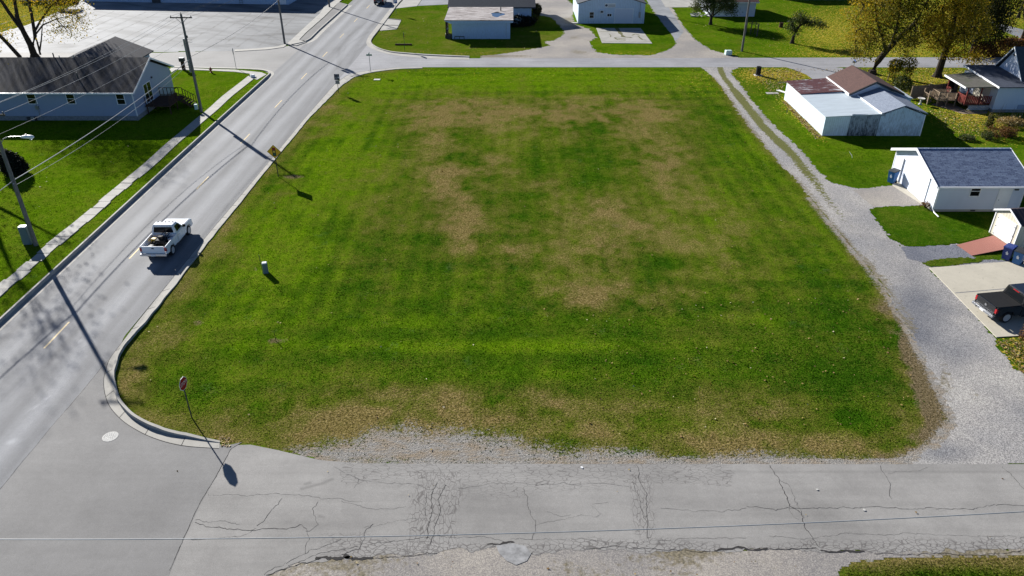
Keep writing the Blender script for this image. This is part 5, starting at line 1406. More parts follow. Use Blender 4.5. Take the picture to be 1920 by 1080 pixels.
def fence():
    a, b = Vector((48.35, 91.2, 0)), Vector((55.0, 92.9, 0)); d = b - a
    h = thing("wooden_fence", "weathered grey board fence behind the white house's deck", "fence", a, math.atan2(d.y, d.x))
    m = MB(); n = int(d.length / .16)
    for i in range(n): m.box(i * .16, i * .16 + .145, 0, .03, .05, 1.62 + .04 * R.random())
    m.build("boards", M['greywood'], h)
    for x in (0, 2.3, 4.6): MB().box(x - .06, x + .05, -.10, -.002, 0, 1.7).build("post", M['wood'], h)
fence()
# ------------------------------------------------------------------ vehicles
def wheel(root, x, y, side, r=.38, wd=.26, alloy='alloy'):
    o = MB().lathe([(r * .62, -wd / 2), (r * .93, -wd / 2), (r, -wd * .36), (r, wd * .36), (r * .93, wd / 2), (r * .62, wd / 2)], (0, 0, 0), 26, 'y').build("wheel", M['rubber'], root)
    o.location = (x, y, r)
    s = side
    m = MB().lathe([(r * .62, -.02), (r * .66, wd / 2 + .006), (r * .58, wd / 2 + .012), (r * .5, wd / 2 + .004), (r * .2, wd / 2 + .006), (.0 + r * .05, wd / 2 + .02)], (0, 0, 0), 22, 'y')
    if s < 0: m.v = [(a, -b, c) for a, b, c in m.v]
    m.build("rim", M[alloy], o)
    return o

def pickup(name, label, loc, rz, paint, xb0=-2.65, xb1=-.45, xc1=1.0, xf=2.6, fa=1.78, ra=-1.6, tonneau=False, crew=False):
    h = thing(name, label, "pickup truck", loc, rz)
    P_ = M[paint]; W = .98; r = .39
    def arch(cx, rr=.50, n=9, zc=.40, z0=.46):
        out = []
        for i in range(n + 1):
            a = math.pi * i / n
            z = zc + rr * math.sin(a)
            if z >= z0: out.append((cx - rr * math.cos(a), z))
        return [(cx - rr * .99, z0)] + out + [(cx + rr * .99, z0)]
    rail, hood = 1.20, 1.10
    body = MB()
    # nose, fenders and bonnet as one profile
    prof = [(xc1 - .1, .46)] + arch(fa) + [(xf, .5), (xf + .03, .85), (xf - .05, hood - .05), (xf - .35, hood), (xc1 + .05, hood + .08), (xc1 - .1, hood + .10)]
    for y0, y1 in ((-W, -W + .22), (W - .22, W)): body.prism(prof, 'y', y0, y1)
    body.box(xc1 - .1, xf - .03, -W + .22, W - .22, .55, hood - .07)
    # cab lower with sills
    body.box(xb1, xc1 - .1, -W, W, .44, hood + .10)
    # bed sides
    bp = [(xb0, .62)] + [(xb0 + .02, .56)] + arch(ra, z0=.50) + [(xb1 - .02, .50), (xb1 - .02, rail), (xb0, rail)]
    for y0, y1 in ((-W, -W + .09), (W - .09, W)): body.prism(bp, 'y', y0, y1)
    body.box(xb0 + .05, xb1 - .02, -W + .09, W - .09, .66, .74)
    body.box(xb1 - .10, xb1 - .02, -W + .09, W - .09, .74, rail)
    for s in (-1, 1): body.box(ra - .5, ra + .5, s * (W - .09) - (.12 if s > 0 else -.0), s * (W - .09) + (.0 if s > 0 else .12), .74, .92)
    body.build("body", P_, h, bevel=.018)
    b = MB()
    for s in (-1, 1): b.prism([(xc1 + .0, hood + .085), (xf - .32, hood + .005), (xf - .10, hood - .04), (xf - .10, hood - .02), (xf - .34, hood + .03), (xc1, hood + .11)], 'y', -W + .06, W - .06) if s > 0 else None
    b.build("bonnet", P_, h, bevel=.012)
    # cab top
    zt = 1.86; zb = hood + .09
    rx0, rx1 = xb1 + .10, xc1 - .62
    lo = [(xb1 + .01, -W + .03, zb), (xc1 - .03, -W + .03, zb), (xc1 - .03, W - .03, zb), (xb1 + .01, W - .03, zb)]
    hi = [(rx0, -W + .19, zt - .06), (rx1, -W + .19, zt - .06), (rx1, W - .19, zt - .06), (rx0, W - .19, zt - .06)]
    MB().hexa(lo, hi).build("cab", P_, h, bevel=.03)
    rf = [(rx0 - .01, -W + .18, zt - .06), (rx1 + .03, -W + .18, zt - .06), (rx1 + .03, W - .18, zt - .06), (rx0 - .01, W - .18, zt - .06)]
    rt = [(rx0 + .05, -W + .27, zt), (rx1 - .08, -W + .27, zt), (rx1 - .08, W - .27, zt), (rx0 + .05, W - .27, zt)]
    MB().hexa(rf, rt).build("roof", P_, h, bevel=.02)
    def panel(nm, c4, push, mat=M['glass'], th=.012, marg=(.06, .08)):
        A, B, C, D = [Vector(v) for v in c4]
        n = (B - A).cross(D - A).normalized()
        if n.dot(Vector(push)) < 0: n = -n
        u0, v0 = marg
        def q(u, v): return A.lerp(B, u).lerp(D.lerp(C, u), v)
        p = [q(u0, v0), q(1 - u0, v0), q(1 - u0, 1 - v0 * 1.1), q(u0, 1 - v0 * 1.1)]
        return MB().hexa([v + n * .002 for v in p], [v + n * th for v in p]).build(nm, mat, h)
    panel("rear_window", [lo[0], lo[3], hi[3], hi[0]], (-1, 0, 0), marg=(.09, .14))
    panel("windscreen", [lo[1], lo[2], hi[2], hi[1]], (1, 0, 0), marg=(.05, .06))
    if crew:
        for s, (i, j) in ((-1, (0, 1)), (1, (3, 2))):
            A, B, C, D = Vector(lo[i]), Vector(lo[j]), Vector(hi[j]), Vector(hi[i])
            for u0, u1 in ((.04, .46), (.54, .92)):
                panel("side_window", [A.lerp(B, u0), A.lerp(B, u1), D.lerp(C, u1), D.lerp(C, u0)], (0, s, 0), marg=(.04, .12))
    else:
        for s, (i, j) in ((-1, (0, 1)), (1, (3, 2))):
            A, B, C, D = Vector(lo[i]), Vector(lo[j]), Vector(hi[j]), Vector(hi[i])
            panel("side_window", [A.lerp(B, .12), A.lerp(B, .93), D.lerp(C, .93), D.lerp(C, .12)], (0, s, 0), marg=(.05, .13))
    for s in (-1, 1):
        y = s * (W + .004)
        d = MB(); y0, y1 = (y - .004, y + .002) if s > 0 else (y - .002, y + .004)
        x0, x1 = xb1 + .12, xc1 - .06
        d.box(x0, x1, y0, y1, .56, hood + .08)
        dd = d.build("door", P_, h)
        MB().box(x0 + .12, x0 + .27, min(y, y + s * .035), max(y, y + s * .035), .98, 1.02).build("handle", M['chrome'] if not tonneau else M['black'], dd)
        g = MB(); g.box(x0 - .012, x0, y0, y1 + .001, .5, hood + .08); g.box(x1, x1 + .012, y0, y1 + .001, .5, hood + .08); g.build("door_gap", M['black'], dd)
        m = MB(); ym = s * (W + .16)
        m.box(xc1 - .34, xc1 - .24, ym - .10, ym + .10, hood + .14, hood + .34); m.box(xc1 - .32, xc1 - .27, min(s * W * .97, ym), max(s * W * .97, ym), hood + .12, hood + .16)
        m.build("wing_mirror", M['black'] if not tonneau else P_, h, bevel=.01)
        MB().box(xb0 - .025, xb0 + .10, min(s * (W + .006), s * (W - .15)), max(s * (W + .006), s * (W - .15)), .80, 1.10).build("tail_light", M['taillight'], h, bevel=.008)
        MB().box(xf - .06, xf + .035, min(s * (W - .02), s * (W - .36)), max(s * (W - .02), s * (W - .36)), .80, .98).build("headlight", M['chrome'], h)
        st = MB().box(xb1 + .1, xc1 - .15, min(s * W, s * (W + .05)), max(s * W, s * (W + .05)), .40, .45).build("side_step", M['black'], h)
    tg = MB().box(xb0 - .02, xb0 + .055, -W + .155, W - .155, .66, rail + .005).build("tailgate", P_, h, bevel=.01)
    MB().box(xb0 - .028, xb0 - .019, -.09, .09, 1.02, 1.10).build("handle", M['black'], tg)
    bm_ = MB(); bm_.prism([(xb0 - .20, .50), (xb0 - .05, .46), (xb0 - .03, .66), (xb0 - .18, .66)], 'y', -W + .0, W - .0)
    bp_ = bm_.build("rear_bumper", M['chrome'], h, bevel=.02)
    MB().box(xb0 - .215, xb0 - .19, -.17, .17, .50, .62).build("number_plate", M['signwhite'], bp_)
    MB().prism([(xf + .0, .46), (xf + .14, .5), (xf + .14, .66), (xf, .68)], 'y', -W + .02, W - .02).build("front_bumper", M['chrome'] if not tonneau else M['black'], h, bevel=.02)
    MB().box(xf - .04, xf + .045, -W + .40, W - .40, .74, .98).build("grille", M['darksteel'], h)
    MB().box(xb0 + .1, xf - .1, -.6, .6, .30, .56).build("chassis", M['black'], h)
    for x in (fa, ra):
        for s in (-1, 1): wheel(h, x, s * (W - .14), s, r)
    if tonneau:
        t = MB(); n = 4; x0, x1 = xb0 + .06, xb1 - .04
        for i in range(n):
            a = x0 + (x1 - x0) * i / n; t.box(a + .006, a + (x1 - x0) / n - .006, -W + .07, W - .07, rail + .003, rail + .035)
        t.build("bed_cover", M['black'], h, bevel=.008)
        e = MB(); e.tube([(xb0 - .03, .52, .55), (xb0 - .22, .52, .52)], .05, 10); e.build("exhaust", M['darksteel'], h)
        e = MB(); e.prism([(-.09, .90), (0, .84), (.09, .90), (.07, 1.0), (0, 1.03), (-.07, 1.0)], 'x', xb0 - .03, xb0 - .021); e.build("emblem", M['chrome'], tg)
        MB().box(rx0 - .05, rx0 + .0, -.25, .25, zt - .10, zt - .06).build("brake_light", M['taillight'], h)
    else:
        for y in (-.56, -.28, 0, .28, .56):
            MB().box(rx1 - .16, rx1 - .08, y - .045, y + .045, zt - .002, zt + .035).build("roof_marker_lamp", M['darksteel'], h)
        MB().box(xb0 + .3, xb1 - .2, -W + .10, W - .10, .742, .75).build("bed_liner", M['black'], h)
    return h
T = pickup("white_pickup", "white single-cab pickup driving up the road with tools in its open bed", (-26.72, 52.72, .014), math.radians(90.4), 'whitecar')
def cargo():
    base = Vector((-26.72, 52.72, .76))
    def wp(fx, fy, z): return Vector((base.x - fy, base.y + fx, z))   # forward = +Y
    h = thing("garden_machine", "dark engine-driven machine lying in the white pickup's bed", "machine", wp(-1.25, 0, .765))
    m = MB(); m.box(-.25, .45, -.35, .35, .12, .42); m.cyl((.1, 0, .42), .2, .22, 12); m.box(-.6, -.3, -.2, .5, .05, .25)
    m.build("engine", M['black'], h, bevel=.02)
    f = MB()
    for a, b in (((-.3, -.5, .1), (.6, .3, .75)), ((.5, -.5, .15), (.3, .6, .7)), ((-.6, -.3, .1), (.1, .7, .62)), ((.1, .55, .1), (.68, .55, .7)), ((.3, .3, .7), (.6, .3, .75))): f.tube([a, b], .03, 6)
    f.build("handle_frame", M['darksteel'], h)
    for x, y in ((-.3, -.4), (-.3, .5), (.5, -.42), (.5, .45)):
        MB().lathe([(.05, -.05), (.17, -.05), (.17, .05), (.05, .05)], (x, y, .17), 14, 'x').build("wheel", M['rubber'], h)
    def crate(nm, lab, cat, fx, fy, sz, mat, z=.765):
        q = thing(nm, lab, cat, wp(fx, fy, z), R.uniform(-.4, .4))
        MB().box(-sz[0] / 2, sz[0] / 2, -sz[1] / 2, sz[1] / 2, 0, sz[2]).build("shell", M[mat], q, bevel=.02)
        MB().box(-.06, .06, -sz[1] / 2 - .01, sz[1] / 2 + .01, sz[2] * .55, sz[2] * .72).build("strap", M['black'], q)
    crate("tool_case", "yellow case in the pickup's bed behind the rear window", "case", -1.2, .47, (.34, .32, .42), 'yellowcase')
    crate("cloth_bundle", "pale bundle near the tailgate in the pickup's bed", "bundle", -2.05, .42, (.28, .4, .24), 'stone')
    crate("white_bin", "small white tub in the front corner of the pickup's bed", "tub", -.85, -.62, (.34, .3, .3), 'trim')
    s = MB(); s.hexa([(-.16, -.01, 0), (.16, -.01, 0), (.2, .25, 0), (-.2, .25, 0)], [(-.14, .02, .12), (.14, .02, .12), (.17, .22, .14), (-.17, .22, .14)])
    o = s.build("paper_sack", M['signwhite'], None, bevel=.02); o.location = wp(-2.35, -.35, .765); setp(o, "flat white sack lying just inside the pickup's tailgate", "sack")
cargo()
pickup("black_pickup", "black crew-cab pickup with a folded black bed cover parked on the concrete driveway", (33.95, 42.80, .05), math.radians(9.4), 'blackcar', xb0=-2.9, xb1=-1.05, xc1=1.5, xf=2.95, fa=2.0, ra=-1.95, tonneau=True, crew=True)

def suv():
    h = thing("dark_suv", "dark blue-grey sport utility car driving away at the top of the road", "car", (-25.45, 154.6, .014), math.radians(91))
    W = .95; P_ = M['greycar']
    def arch(cx, rr=.44):
        return [(cx - rr, .36)] + [(cx - rr * math.cos(math.pi * i / 8), .36 + rr * math.sin(math.pi * i / 8)) for i in range(1, 8)] + [(cx + rr, .36)]
    prof = [(-2.3, .42)] + arch(-1.4) + arch(1.45) + [(2.25, .42), (2.35, .7), (2.2, .95), (1.1, 1.08), (-2.2, 1.08), (-2.34, .8)]
    m = MB(); m.prism(prof, 'y', -W, -W + .2); m.prism(prof, 'y', W - .2, W); m.box(-2.25, 2.2, -W + .2, W - .2, .35, 1.05)
    m.build("body", P_, h, bevel=.03)
    lo = [(-2.2, -W + .04, 1.08), (1.2, -W + .04, 1.08), (1.2, W - .04, 1.08), (-2.2, W - .04, 1.08)]
    hi = [(-1.85, -W + .2, 1.66), (.35, -W + .2, 1.68), (.35, W - .2, 1.68), (-1.85, W - .2, 1.66)]
    MB().hexa(lo, hi).build("cabin", P_, h, bevel=.04)
    for nm, i, j, s in (("rear_window", 0, 3, (-1, 0)), ("windscreen", 1, 2, (1, 0)), ("side_window", 0, 1, (0, -1)), ("side_window", 3, 2, (0, 1))):
        A, B, C, D = Vector(lo[i]), Vector(lo[j]), Vector(hi[j]), Vector(hi[i]); n = Vector((s[0], s[1], .2)).normalized()
        q = lambda u, v: A.lerp(B, u).lerp(D.lerp(C, u), v)
        p = [q(.08, .12), q(.92, .12), q(.92, .85), q(.08, .85)]
        MB().hexa([v + n * .0 for v in p], [v + n * .045 for v in p]).build(nm, M['glass'], h)
    for s in (-1, 1):
        MB().box(-2.37, -2.2, min(s * .93, s * .68), max(s * .93, s * .68), .80, 1.0).build("tail_light", M['taillight'], h)
        for x in (-1.4, 1.45): wheel(h, x, s * (W - .12), s, .35, .22)
    MB().box(-2.39, -2.34, -.2, .2, .55, .70).build("number_plate", M['signwhite'], h)
    MB().prism([(-2.42, .38), (-2.3, .36), (-2.28, .6), (-2.40, .6)], 'y', -W + .03, W - .03).build("rear_bumper", M['black'], h, bevel=.02)
suv()

# ------------------------------------------------------------------ poles and wires
def utility_pole(label, base, hgt, cross=True, lean=(0, 0), r0=.17, extra=None):
    h = thing("utility_pole", label, "utility pole", (base[0], base[1], 0), 0, "roadside utility poles")
    m = MB(); m.tube([(0, 0, -.3), (lean[0] * .5, lean[1] * .5, hgt * .5), (lean[0], lean[1], hgt)], [r0, r0 * .85, r0 * .68], 12); m.build("pole", M['pole'], h, smooth=False)
    if cross:
        z = hgt - .35
        m = MB(); m.box(-1.2 + lean[0], 1.2 + lean[0], lean[1] - .2, lean[1] - .1, z - .06, z + .06); c = m.build("crossarm", M['greywood'], h)
        b = MB(); b.tube([(lean[0] - .6, lean[1] - .15, z - .05), (lean[0], lean[1] - .15, z - .65)], .025, 5); b.tube([(lean[0] + .6, lean[1] - .15, z - .05), (lean[0], lean[1] - .15, z - .65)], .025, 5); b.build("brace", M['darksteel'], c)
        for x in (-1.1, 1.1, 0):
            q = MB().lathe([(.02, 0), (.05, .03), (.05, .08), (.03, .10), (.045, .14), (.02, .18)], (lean[0] + x, lean[1] - (.15 if x else 0), (z + .06) if x else hgt), 8).build("insulator", M['darksteel'], c)
    return h
PA = Vector(U(378, 210)); PL = Vector(U(68, 460)); PB = Vector(U(534, 82)); PC = Vector(U(1391, 96)); PD = Vector(U(1178, 17))
A_ = utility_pole("tall grey utility pole with crossarm standing on the verge by the pale house's deck", PA, 10.9)
m = MB(); m.box(-.33, -.17, -.14, .06, 4.6, 8.3); m.build("cable_riser", M['steel'], A_)
MB().box(-.62, -.30, -.24, .02, .35, .95).build("meter_box", M['paleteal'], A_)
MB().box(.13, .25, -.12, .0, 8.4, 8.65).build("bracket", M['darksteel'], A_); MB().tube([(.15, 0, 7.9), (.6, 0, 7.9), (.6, 0, 8.2), (.15, 0, 8.2)], .02, 5).build("bracket", M['darksteel'], A_)
L_ = utility_pole("utility pole carrying a street lamp on the left verge, grey cabinet at its foot", PL, 10.8)
MB().tube([(0, 0, 5.2), (.12, -.25, 5.25)], .05, 6).build("bracket", M['steel'], L_)
def street_lamp():
    z = 8.55
    h = thing("street_lamp", "white cobra-head street lamp on a curved arm at the left picture edge", "street lamp", (PL.x, PL.y, z))
    MB().tube([(.12, 0, -.25), (.35, 0, .08), (.8, 0, .24), (1.4, 0, .27), (1.75, 0, .25)], .03, 7).build("arm", M['steel'], h)
    m = MB()
    for i, (x, w_, a, b) in enumerate(((1.68, .07, .17, .32), (1.85, .14, .14, .36), (2.15, .20, .12, .38), (2.45, .17, .13, .35), (2.58, .07, .16, .30))):
        pass
    prof = ((1.66, .05, .22, .05), (1.8, .11, .24, .09), (2.05, .18, .25, .13), (2.35, .19, .24, .13), (2.55, .13, .23, .10), (2.64, .03, .22, .03))
    n = 12; b0 = 0
    for (x, w_, zc, hh) in prof:
        for k in range(n): m.v.append((x, w_ * math.cos(2 * math.pi * k / n), zc + hh * math.sin(2 * math.pi * k / n)))
    for i in range(len(prof) - 1):
        for k in range(n): m.f.append((i * n + k, i * n + (k + 1) % n, (i + 1) * n + (k + 1) % n, (i + 1) * n + k)); m.m.append(0)
    m.f.append(tuple(range(n))); m.m.append(0); m.f.append(tuple(range((len(prof) - 1) * n, len(prof) * n))); m.m.append(0)
    m.build("lamp_head", M['trim'], h, smooth=True)
    t = NT("lamp_lens"); t.out((.75, .8, .82), .15); t.b.inputs["Transmission Weight"].default_value = .4
    MB().lathe([(.02, -.16), (.10, -.13), (.15, -.05), (.16, .03)], (2.38, 0, .18), 14).build("lens", t.mat, h, smooth=True)
    MB().cyl((2.1, 0, .36), .045, .09, 8).build("photocell", M['darksteel'], h)
street_lamp()
B_ = utility_pole("utility pole at the parking lot's corner, leaning back from the crossing", PB, 10.6)
for x, y in ((-.35, -.3), (.35, -.3), (0, .4)):
    MB().lathe([(.05, 0), (.24, .02), (.25, .1), (.25, .8), (.2, .86), (.05, .9)], (x, y, 8.5), 14).build("transformer", M['steel'], B_, smooth=False)
utility_pole("tall pale utility pole on the lawn beside the north street", PC, 11.0)
D_ = utility_pole("dark utility pole between the alley and the concrete forecourt", PD, 10.0)
utility_pole("utility pole rising beside the far kerb, its foot behind the median strip", Vector(U(618, 14)), 10.5)
pe = thing("wooden_post", "leaning weathered post rising from the leaves behind the brown roof", "post", U(1664, 151))
MB().tube([(0, 0, -.1), (.1, 0, 2.6)], [.07, .06], 8).build("shaft", M['wood'], pe)

def wire(label, a, b, sag, r=.018, mat='wire', n=26):
    a, b = Vector(a), Vector(b); m = MB()
    mid = (a + b) / 2
    pts = []
    for i in range(n + 1):
        t = i / n; p = a.lerp(b, t); p.z -= sag * 4 * t * (1 - t); pts.append(p - mid)
    m.tube(pts, r, 5, cap=False)
    o = m.build("overhead_wire", M[mat]); o.location = mid
    return setp(o, label, "wire", "overhead wires between the poles")
PP = PL + Vector((-1.2, -34, 0))
for k, x in enumerate((-1.1, 0, 1.1)):
    za = 10.9 if x == 0 else 10.7; zl = 10.95 if x == 0 else 10.6; zb = 10.7 if x == 0 else 10.3
    w_ = ("western crossarm wire", "pole-top wire", "eastern crossarm wire")[k]
    wire(f"thin {w_} running over the pale house's dark roof to the left edge", (PA.x + x, PA.y - (.15 if x else 0), za), (PL.x + x, PL.y, zl), .5, .011)
    wire(f"thin {w_} crossing above the parking lot to its corner pole", (PA.x + x, PA.y, za), (PB.x + x, PB.y, zb), .5, .011, 'darkwire')
wire("thin wire from above the street lamp toward the house-side pole", (PA.x, PA.y, 8.3), (PL.x, PL.y, 8.9), .35, .010)
wire("thick pale cable slanting over the pale house's end wall and left lawn", (PA.x, PA.y - .12, 6.1), (PL.x + .05, PL.y - .15, 5.45), .45, .035)
wire("thinner pale cable hanging just under the thick cable above the left lawn", (PA.x + .05, PA.y - .12, 5.8), (PL.x + .05, PL.y - .15, 5.05), .7, .014)
wire("cable from the grey pole over the paved lot toward its corner", (PA.x, PA.y, 6.3), (PB.x, PB.y, 6.4), .5, .025, 'darkwire')
wire("cable leaving the lamp pole past the left picture edge", (PL.x, PL.y - .1, 5.4), (PP.x, PP.y, 5.4), .5, .03)
a, b = Vector(U(-90, 1011, 7.6)), Vector(U(2010, 954, 7.6))
o = wire("single long cable stretched across the cracked street in the foreground", a, b, .45, .017, 'wire', 40)
wire("service cable dropping from above the lot to the corner pole", (PB.x, PB.y, 6.4), (U(440, 40)[0] - 12, U(440, 40)[1] + 16, 4.6), .4, .02, 'darkwire')

# ------------------------------------------------------------------ signs
def post(h, ht, r=.03, mat='darksteel', x=0, y=0):
    m = MB(); m.box(x - r, x + r, y - r * .6, y + r * .6, -.1, ht); return m.build("post", M[mat], h)
def octagon(r): return [(r * math.cos(math.pi / 8 + i * math.pi / 4), r * math.sin(math.pi / 8 + i * math.pi / 4)) for i in range(8)]
def stop_sign():
    b = U(360, 784)
    h = thing("stop_sign", "red stop sign on a dark steel post at the lot's near corner", "stop sign", (b[0], b[1], .05))
    post(h, 2.65)
    p = MB(); p.prism([(y, z + 2.32) for y, z in octagon(.40)], 'x', .035, .05); pl = p.build("sign_plate", M['signwhite'], h)
    MB().prism([(y, z + 2.32) for y, z in octagon(.365)], 'x', .0505, .054).build("red_face", M['signred'], pl)
    text_part("lettering", "STOP", .30, M['signwhite'], pl, (.0545, 0, 2.32), (0, 1, 0), (0, 0, 1), (1, 0, 0), .002, width=.54)
    h.rotation_euler[2] = math.radians(-6)
stop_sign()
def stop_back():
    b = U(443, 129)
    h = thing("stop_sign", "grey back of a stop sign seen edge-on at the sidewalk corner", "stop sign", (b[0], b[1], .03))
    post(h, 2.75, mat='steel')
    p = MB(); p.prism([(y, z + 2.35) for y, z in octagon(.40)], 'x', -.05, -.035); pl = p.build("sign_plate", M['steel'], h)
    h.rotation_euler[2] = math.radians(14)
stop_back()
def signal_ahead():
    b = U(522, 331)
    h = thing("warning_sign", "yellow diamond warning sign with traffic signal symbol beside the road", "warning sign", (b[0], b[1], 0))
    post(h, 2.6, .032)
    c = 2.46; s = .67
    def dia(k, a, b_): return MB().prism([(0, c - s * k), (s * k, c), (0, c + s * k), (-s * k, c)], 'y', a, b_)
    pl = dia(1, -.05, -.035).build("sign_plate", M['signyellow'], h)
    e = MB()
    ro, ri = .965, .935
    P1 = [(0, c - s * ro), (s * ro, c), (0, c + s * ro), (-s * ro, c)]; P2 = [(0, c - s * ri), (s * ri, c), (0, c + s * ri), (-s * ri, c)]
    for i in range(4):
        j = (i + 1) % 4; e.poly([(P1[i][0], -.052, P1[i][1]), (P1[j][0], -.052, P1[j][1]), (P2[j][0], -.052, P2[j][1]), (P2[i][0], -.052, P2[i][1])])
    e.build("border", M['signblack'], pl)
    MB().box(-.155, .155, -.054, -.0505, c - .42, c + .40).build("symbol", M['signblack'], pl)
    for z, mm in ((.25, 'sigred'), (0, 'sigyellow'), (-.25, 'siggreen')):
        MB().box(-.13, .13, -.057, -.0542, c + z - .11, c + z + .11).build("symbol_field", M[{'sigred': 'sigred', 'sigyellow': 'signblack', 'siggreen': 'signblack'}[mm]], pl) if mm == 'sigred' else None
        MB().cyl((0, -.060, c + z), .105, .0025, 20, 'y').build("symbol_light", M[mm], pl)
    h.rotation_euler = (0, 0, math.radians(-4))
signal_ahead()
def route_sign():
    b = U(635, 174)
    h = thing("route_sign", "dark navy sign panel above a smaller grey one on the roadside post", "road sign", (b[0], b[1], 0))
    post(h, 2.2)
    p = MB().box(-.32, .32, -.05, -.035, 1.62, 2.35).build("upper_panel", M['signnavy'], h)
    e = MB(); e.box(.12, .27, -.053, -.0505, 1.85, 2.02); e.box(-.27, .27, -.053, -.0505, 2.24, 2.27); e.box(-.25, .08, -.053, -.0505, 1.96, 1.99); e.box(-.25, .05, -.053, -.0505, 1.82, 1.85); e.build("marking", M['signwhite'], p)
    q = MB().box(-.24, .28, -.05, -.035, 1.1, 1.56).build("lower_panel", M['steel'], h)
    e = MB(); e.box(-.18, .22, -.053, -.0505, 1.38, 1.43); e.box(-.18, .22, -.053, -.0505, 1.24, 1.29); e.build("marking", M['darksteel'], q)
route_sign()
def street_name(b, label, mat, ht, ln):
    h = thing("street_name_sign", label, "street sign", (b[0], b[1], 0))
    post(h, ht, .03, 'steel')
    MB().box(-ln, ln, -.012, .012, ht - .28, ht - .08).build("name_blade", M[mat], h)
    MB().box(-.012, .012, -ln, ln, ht - .06, ht + .13).build("name_blade", M[mat], h)
    e = MB(); e.box(-ln * .8, ln * .8, -.016, -.0125, ht - .20, ht - .16); e.build("pale_lettering", M['signwhite'], h)
street_name(U(695, 135), "green crossed street name blades on a post at the lot's far corner", 'signgreen', 2.45, .38)
street_name(U(1599, 131), "small blue crossed street name blades by the brown-roofed garage", 'signblue', 1.25, .28)
def blue_sign():
    b = U(743, 27)
    h = thing("blue_sign", "blue and white sign on a thin post at the top of the road's right side", "road sign", (b[0], b[1], 0))
    post(h, 2.9, .025, 'steel')
    p = MB().box(-.33, .33, -.05, -.035, 1.9, 2.9).build("sign_plate", M['signblue'], h)
    e = MB(); e.prism([(-.22, 2.05), (-.05, 2.05), (.0, 2.25), (.22, 2.25), (.22, 2.45), (.05, 2.45), (.02, 2.7), (-.12, 2.7), (-.12, 2.35), (-.22, 2.3)], 'y', -.053, -.0505); e.build("symbol", M['signwhite'], p)
blue_sign()
def thin_post():
    b = U(759, 95)
    h = thing("marker_post", "thin dark post standing in the grass before the flat-roofed shed", "post", (b[0], b[1], 0))
    post(h, 2.6, .025); MB().box(-.012, .012, -.3, .3, 2.0, 2.6).build("edge_on_plate", M['darksteel'], h)
    b = U(741, 84.5); c = U(773, 83.8); m = MB(); m.box(0, c[0] - b[0], -.12, .12, 0, .2)
    o = m.build("timber_beam", M['brownwood'], None, bevel=.02); o.location = (b[0], b[1], 0); setp(o, "dark timber beam lying on the grass by a thin post", "timber")
thin_post()

# ------------------------------------------------------------------ small things
def pedestal(px, py, label, w_=.42, d=.36, ht=.95, cat="utility box", ang=.2, body='pedestal', top='trim', name="utility_cabinet"):
    b = U(px, py); h = thing(name, label, cat, (b[0], b[1], .02), ang)
    MB().hexa([(-w_ / 2, -d / 2, 0), (w_ / 2, -d / 2, 0), (w_ / 2, d / 2, 0), (-w_ / 2, d / 2, 0)], [(-w_ / 2 * .94, -d / 2 * .94, ht), (w_ / 2 * .94, -d / 2 * .94, ht), (w_ / 2 * .94, d / 2 * .94, ht), (-w_ / 2 * .94, d / 2 * .94, ht)]).build("cabinet_body", M[body], h, bevel=.015)
    MB().hexa([(-w_ / 2, -d / 2, ht + .002), (w_ / 2, -d / 2, ht + .002), (w_ / 2, d / 2, ht + .002), (-w_ / 2, d / 2, ht + .002)], [(-w_ / 2 * .85, -d / 2 * .85, ht + .07), (w_ / 2 * .85, -d / 2 * .85, ht + .07), (w_ / 2 * .85, d / 2 * .85, ht + .07), (-w_ / 2 * .85, d / 2 * .85, ht + .07)]).build("lid", M[top], h, bevel=.01)
    return h
p = pedestal(499, 512, "slim grey-blue utility cabinet with a white lid standing alone in the lot's grass", .36, .32, .80)
MB().tube([(-.22, -.1, 0), (-.24, -.1, 1.55)], .018, 6).build("marker_rod", M['darksteel'], p)
pedestal(54, 457, "tall grey cabinet at the foot of the lamp pole", .62, .45, 1.45, ang=.1)
pedestal(1365, 102.5, "pale green utility box beside the north street", .95, .7, .55, body='paleteal', top='paleteal', ang=.1)
pedestal(474, 145, "low pale box lying at the sidewalk corner", .6, .4, .28, body='trim', ang=.5)
def hydrant():
    b = U(396, 136); h = thing("fire_hydrant", "red fire hydrant on the grass beside the cross sidewalk", "fire hydrant", (b[0], b[1], 0))
    MB().lathe([(.16, 0), (.16, .06), (.11, .07), (.11, .5), (.15, .52), (.15, .57), (.10, .64), (.04, .70), (.03, .78)], (0, 0, 0), 14).build("barrel", M['hydrant'], h)
    for s in (-1, 1): MB().cyl((.1 * s, 0, .42), .06, .12 * s, 10, 'x').build("outlet", M['hydrant'], h)
    MB().cyl((0, -.1, .38), .08, -.12, 10, 'y').build("outlet", M['hydrant'], h)
hydrant()
def pillar():
    b = U(345, 131); h = thing("pillar_box", "dark pillar with a pale top on the grass verge behind the grey pole", "mailbox", (b[0], b[1], 0))
    MB().box(-.2, .2, -.16, .16, 0, 1.15).build("shaft", M['brownwood'], h); MB().box(-.33, .33, -.3, .3, 1.152, 1.62).build("box", M['darksteel'], h, bevel=.03); MB().box(-.3, .3, -.28, .28, 1.622, 1.66).build("lid", M['steel'], h)
pillar()
def barrel(px, py, label, r, ht, mat='black'):
    b = U(px, py); h = thing("barrel", label, "barrel", (b[0], b[1], .02))
    MB().lathe([(r, 0), (r, ht * .33), (r * 1.04, ht * .34), (r, ht * .36), (r, ht * .66), (r * 1.04, ht * .67), (r, ht * .69), (r, ht), (r * .94, ht), (r * .93, ht * .93), (.01, ht * .93)], (0, 0, 0), 18).build("drum", M[mat], h)
    return h
q = barrel(1421, 141, "black barrel on pale stones in the leaf-strewn grass by the gravel drive", .33, 1.12)
MB().box(-.5, .5, -.4, .4, -.03, .03).build("base_slab", M['stone'], q)
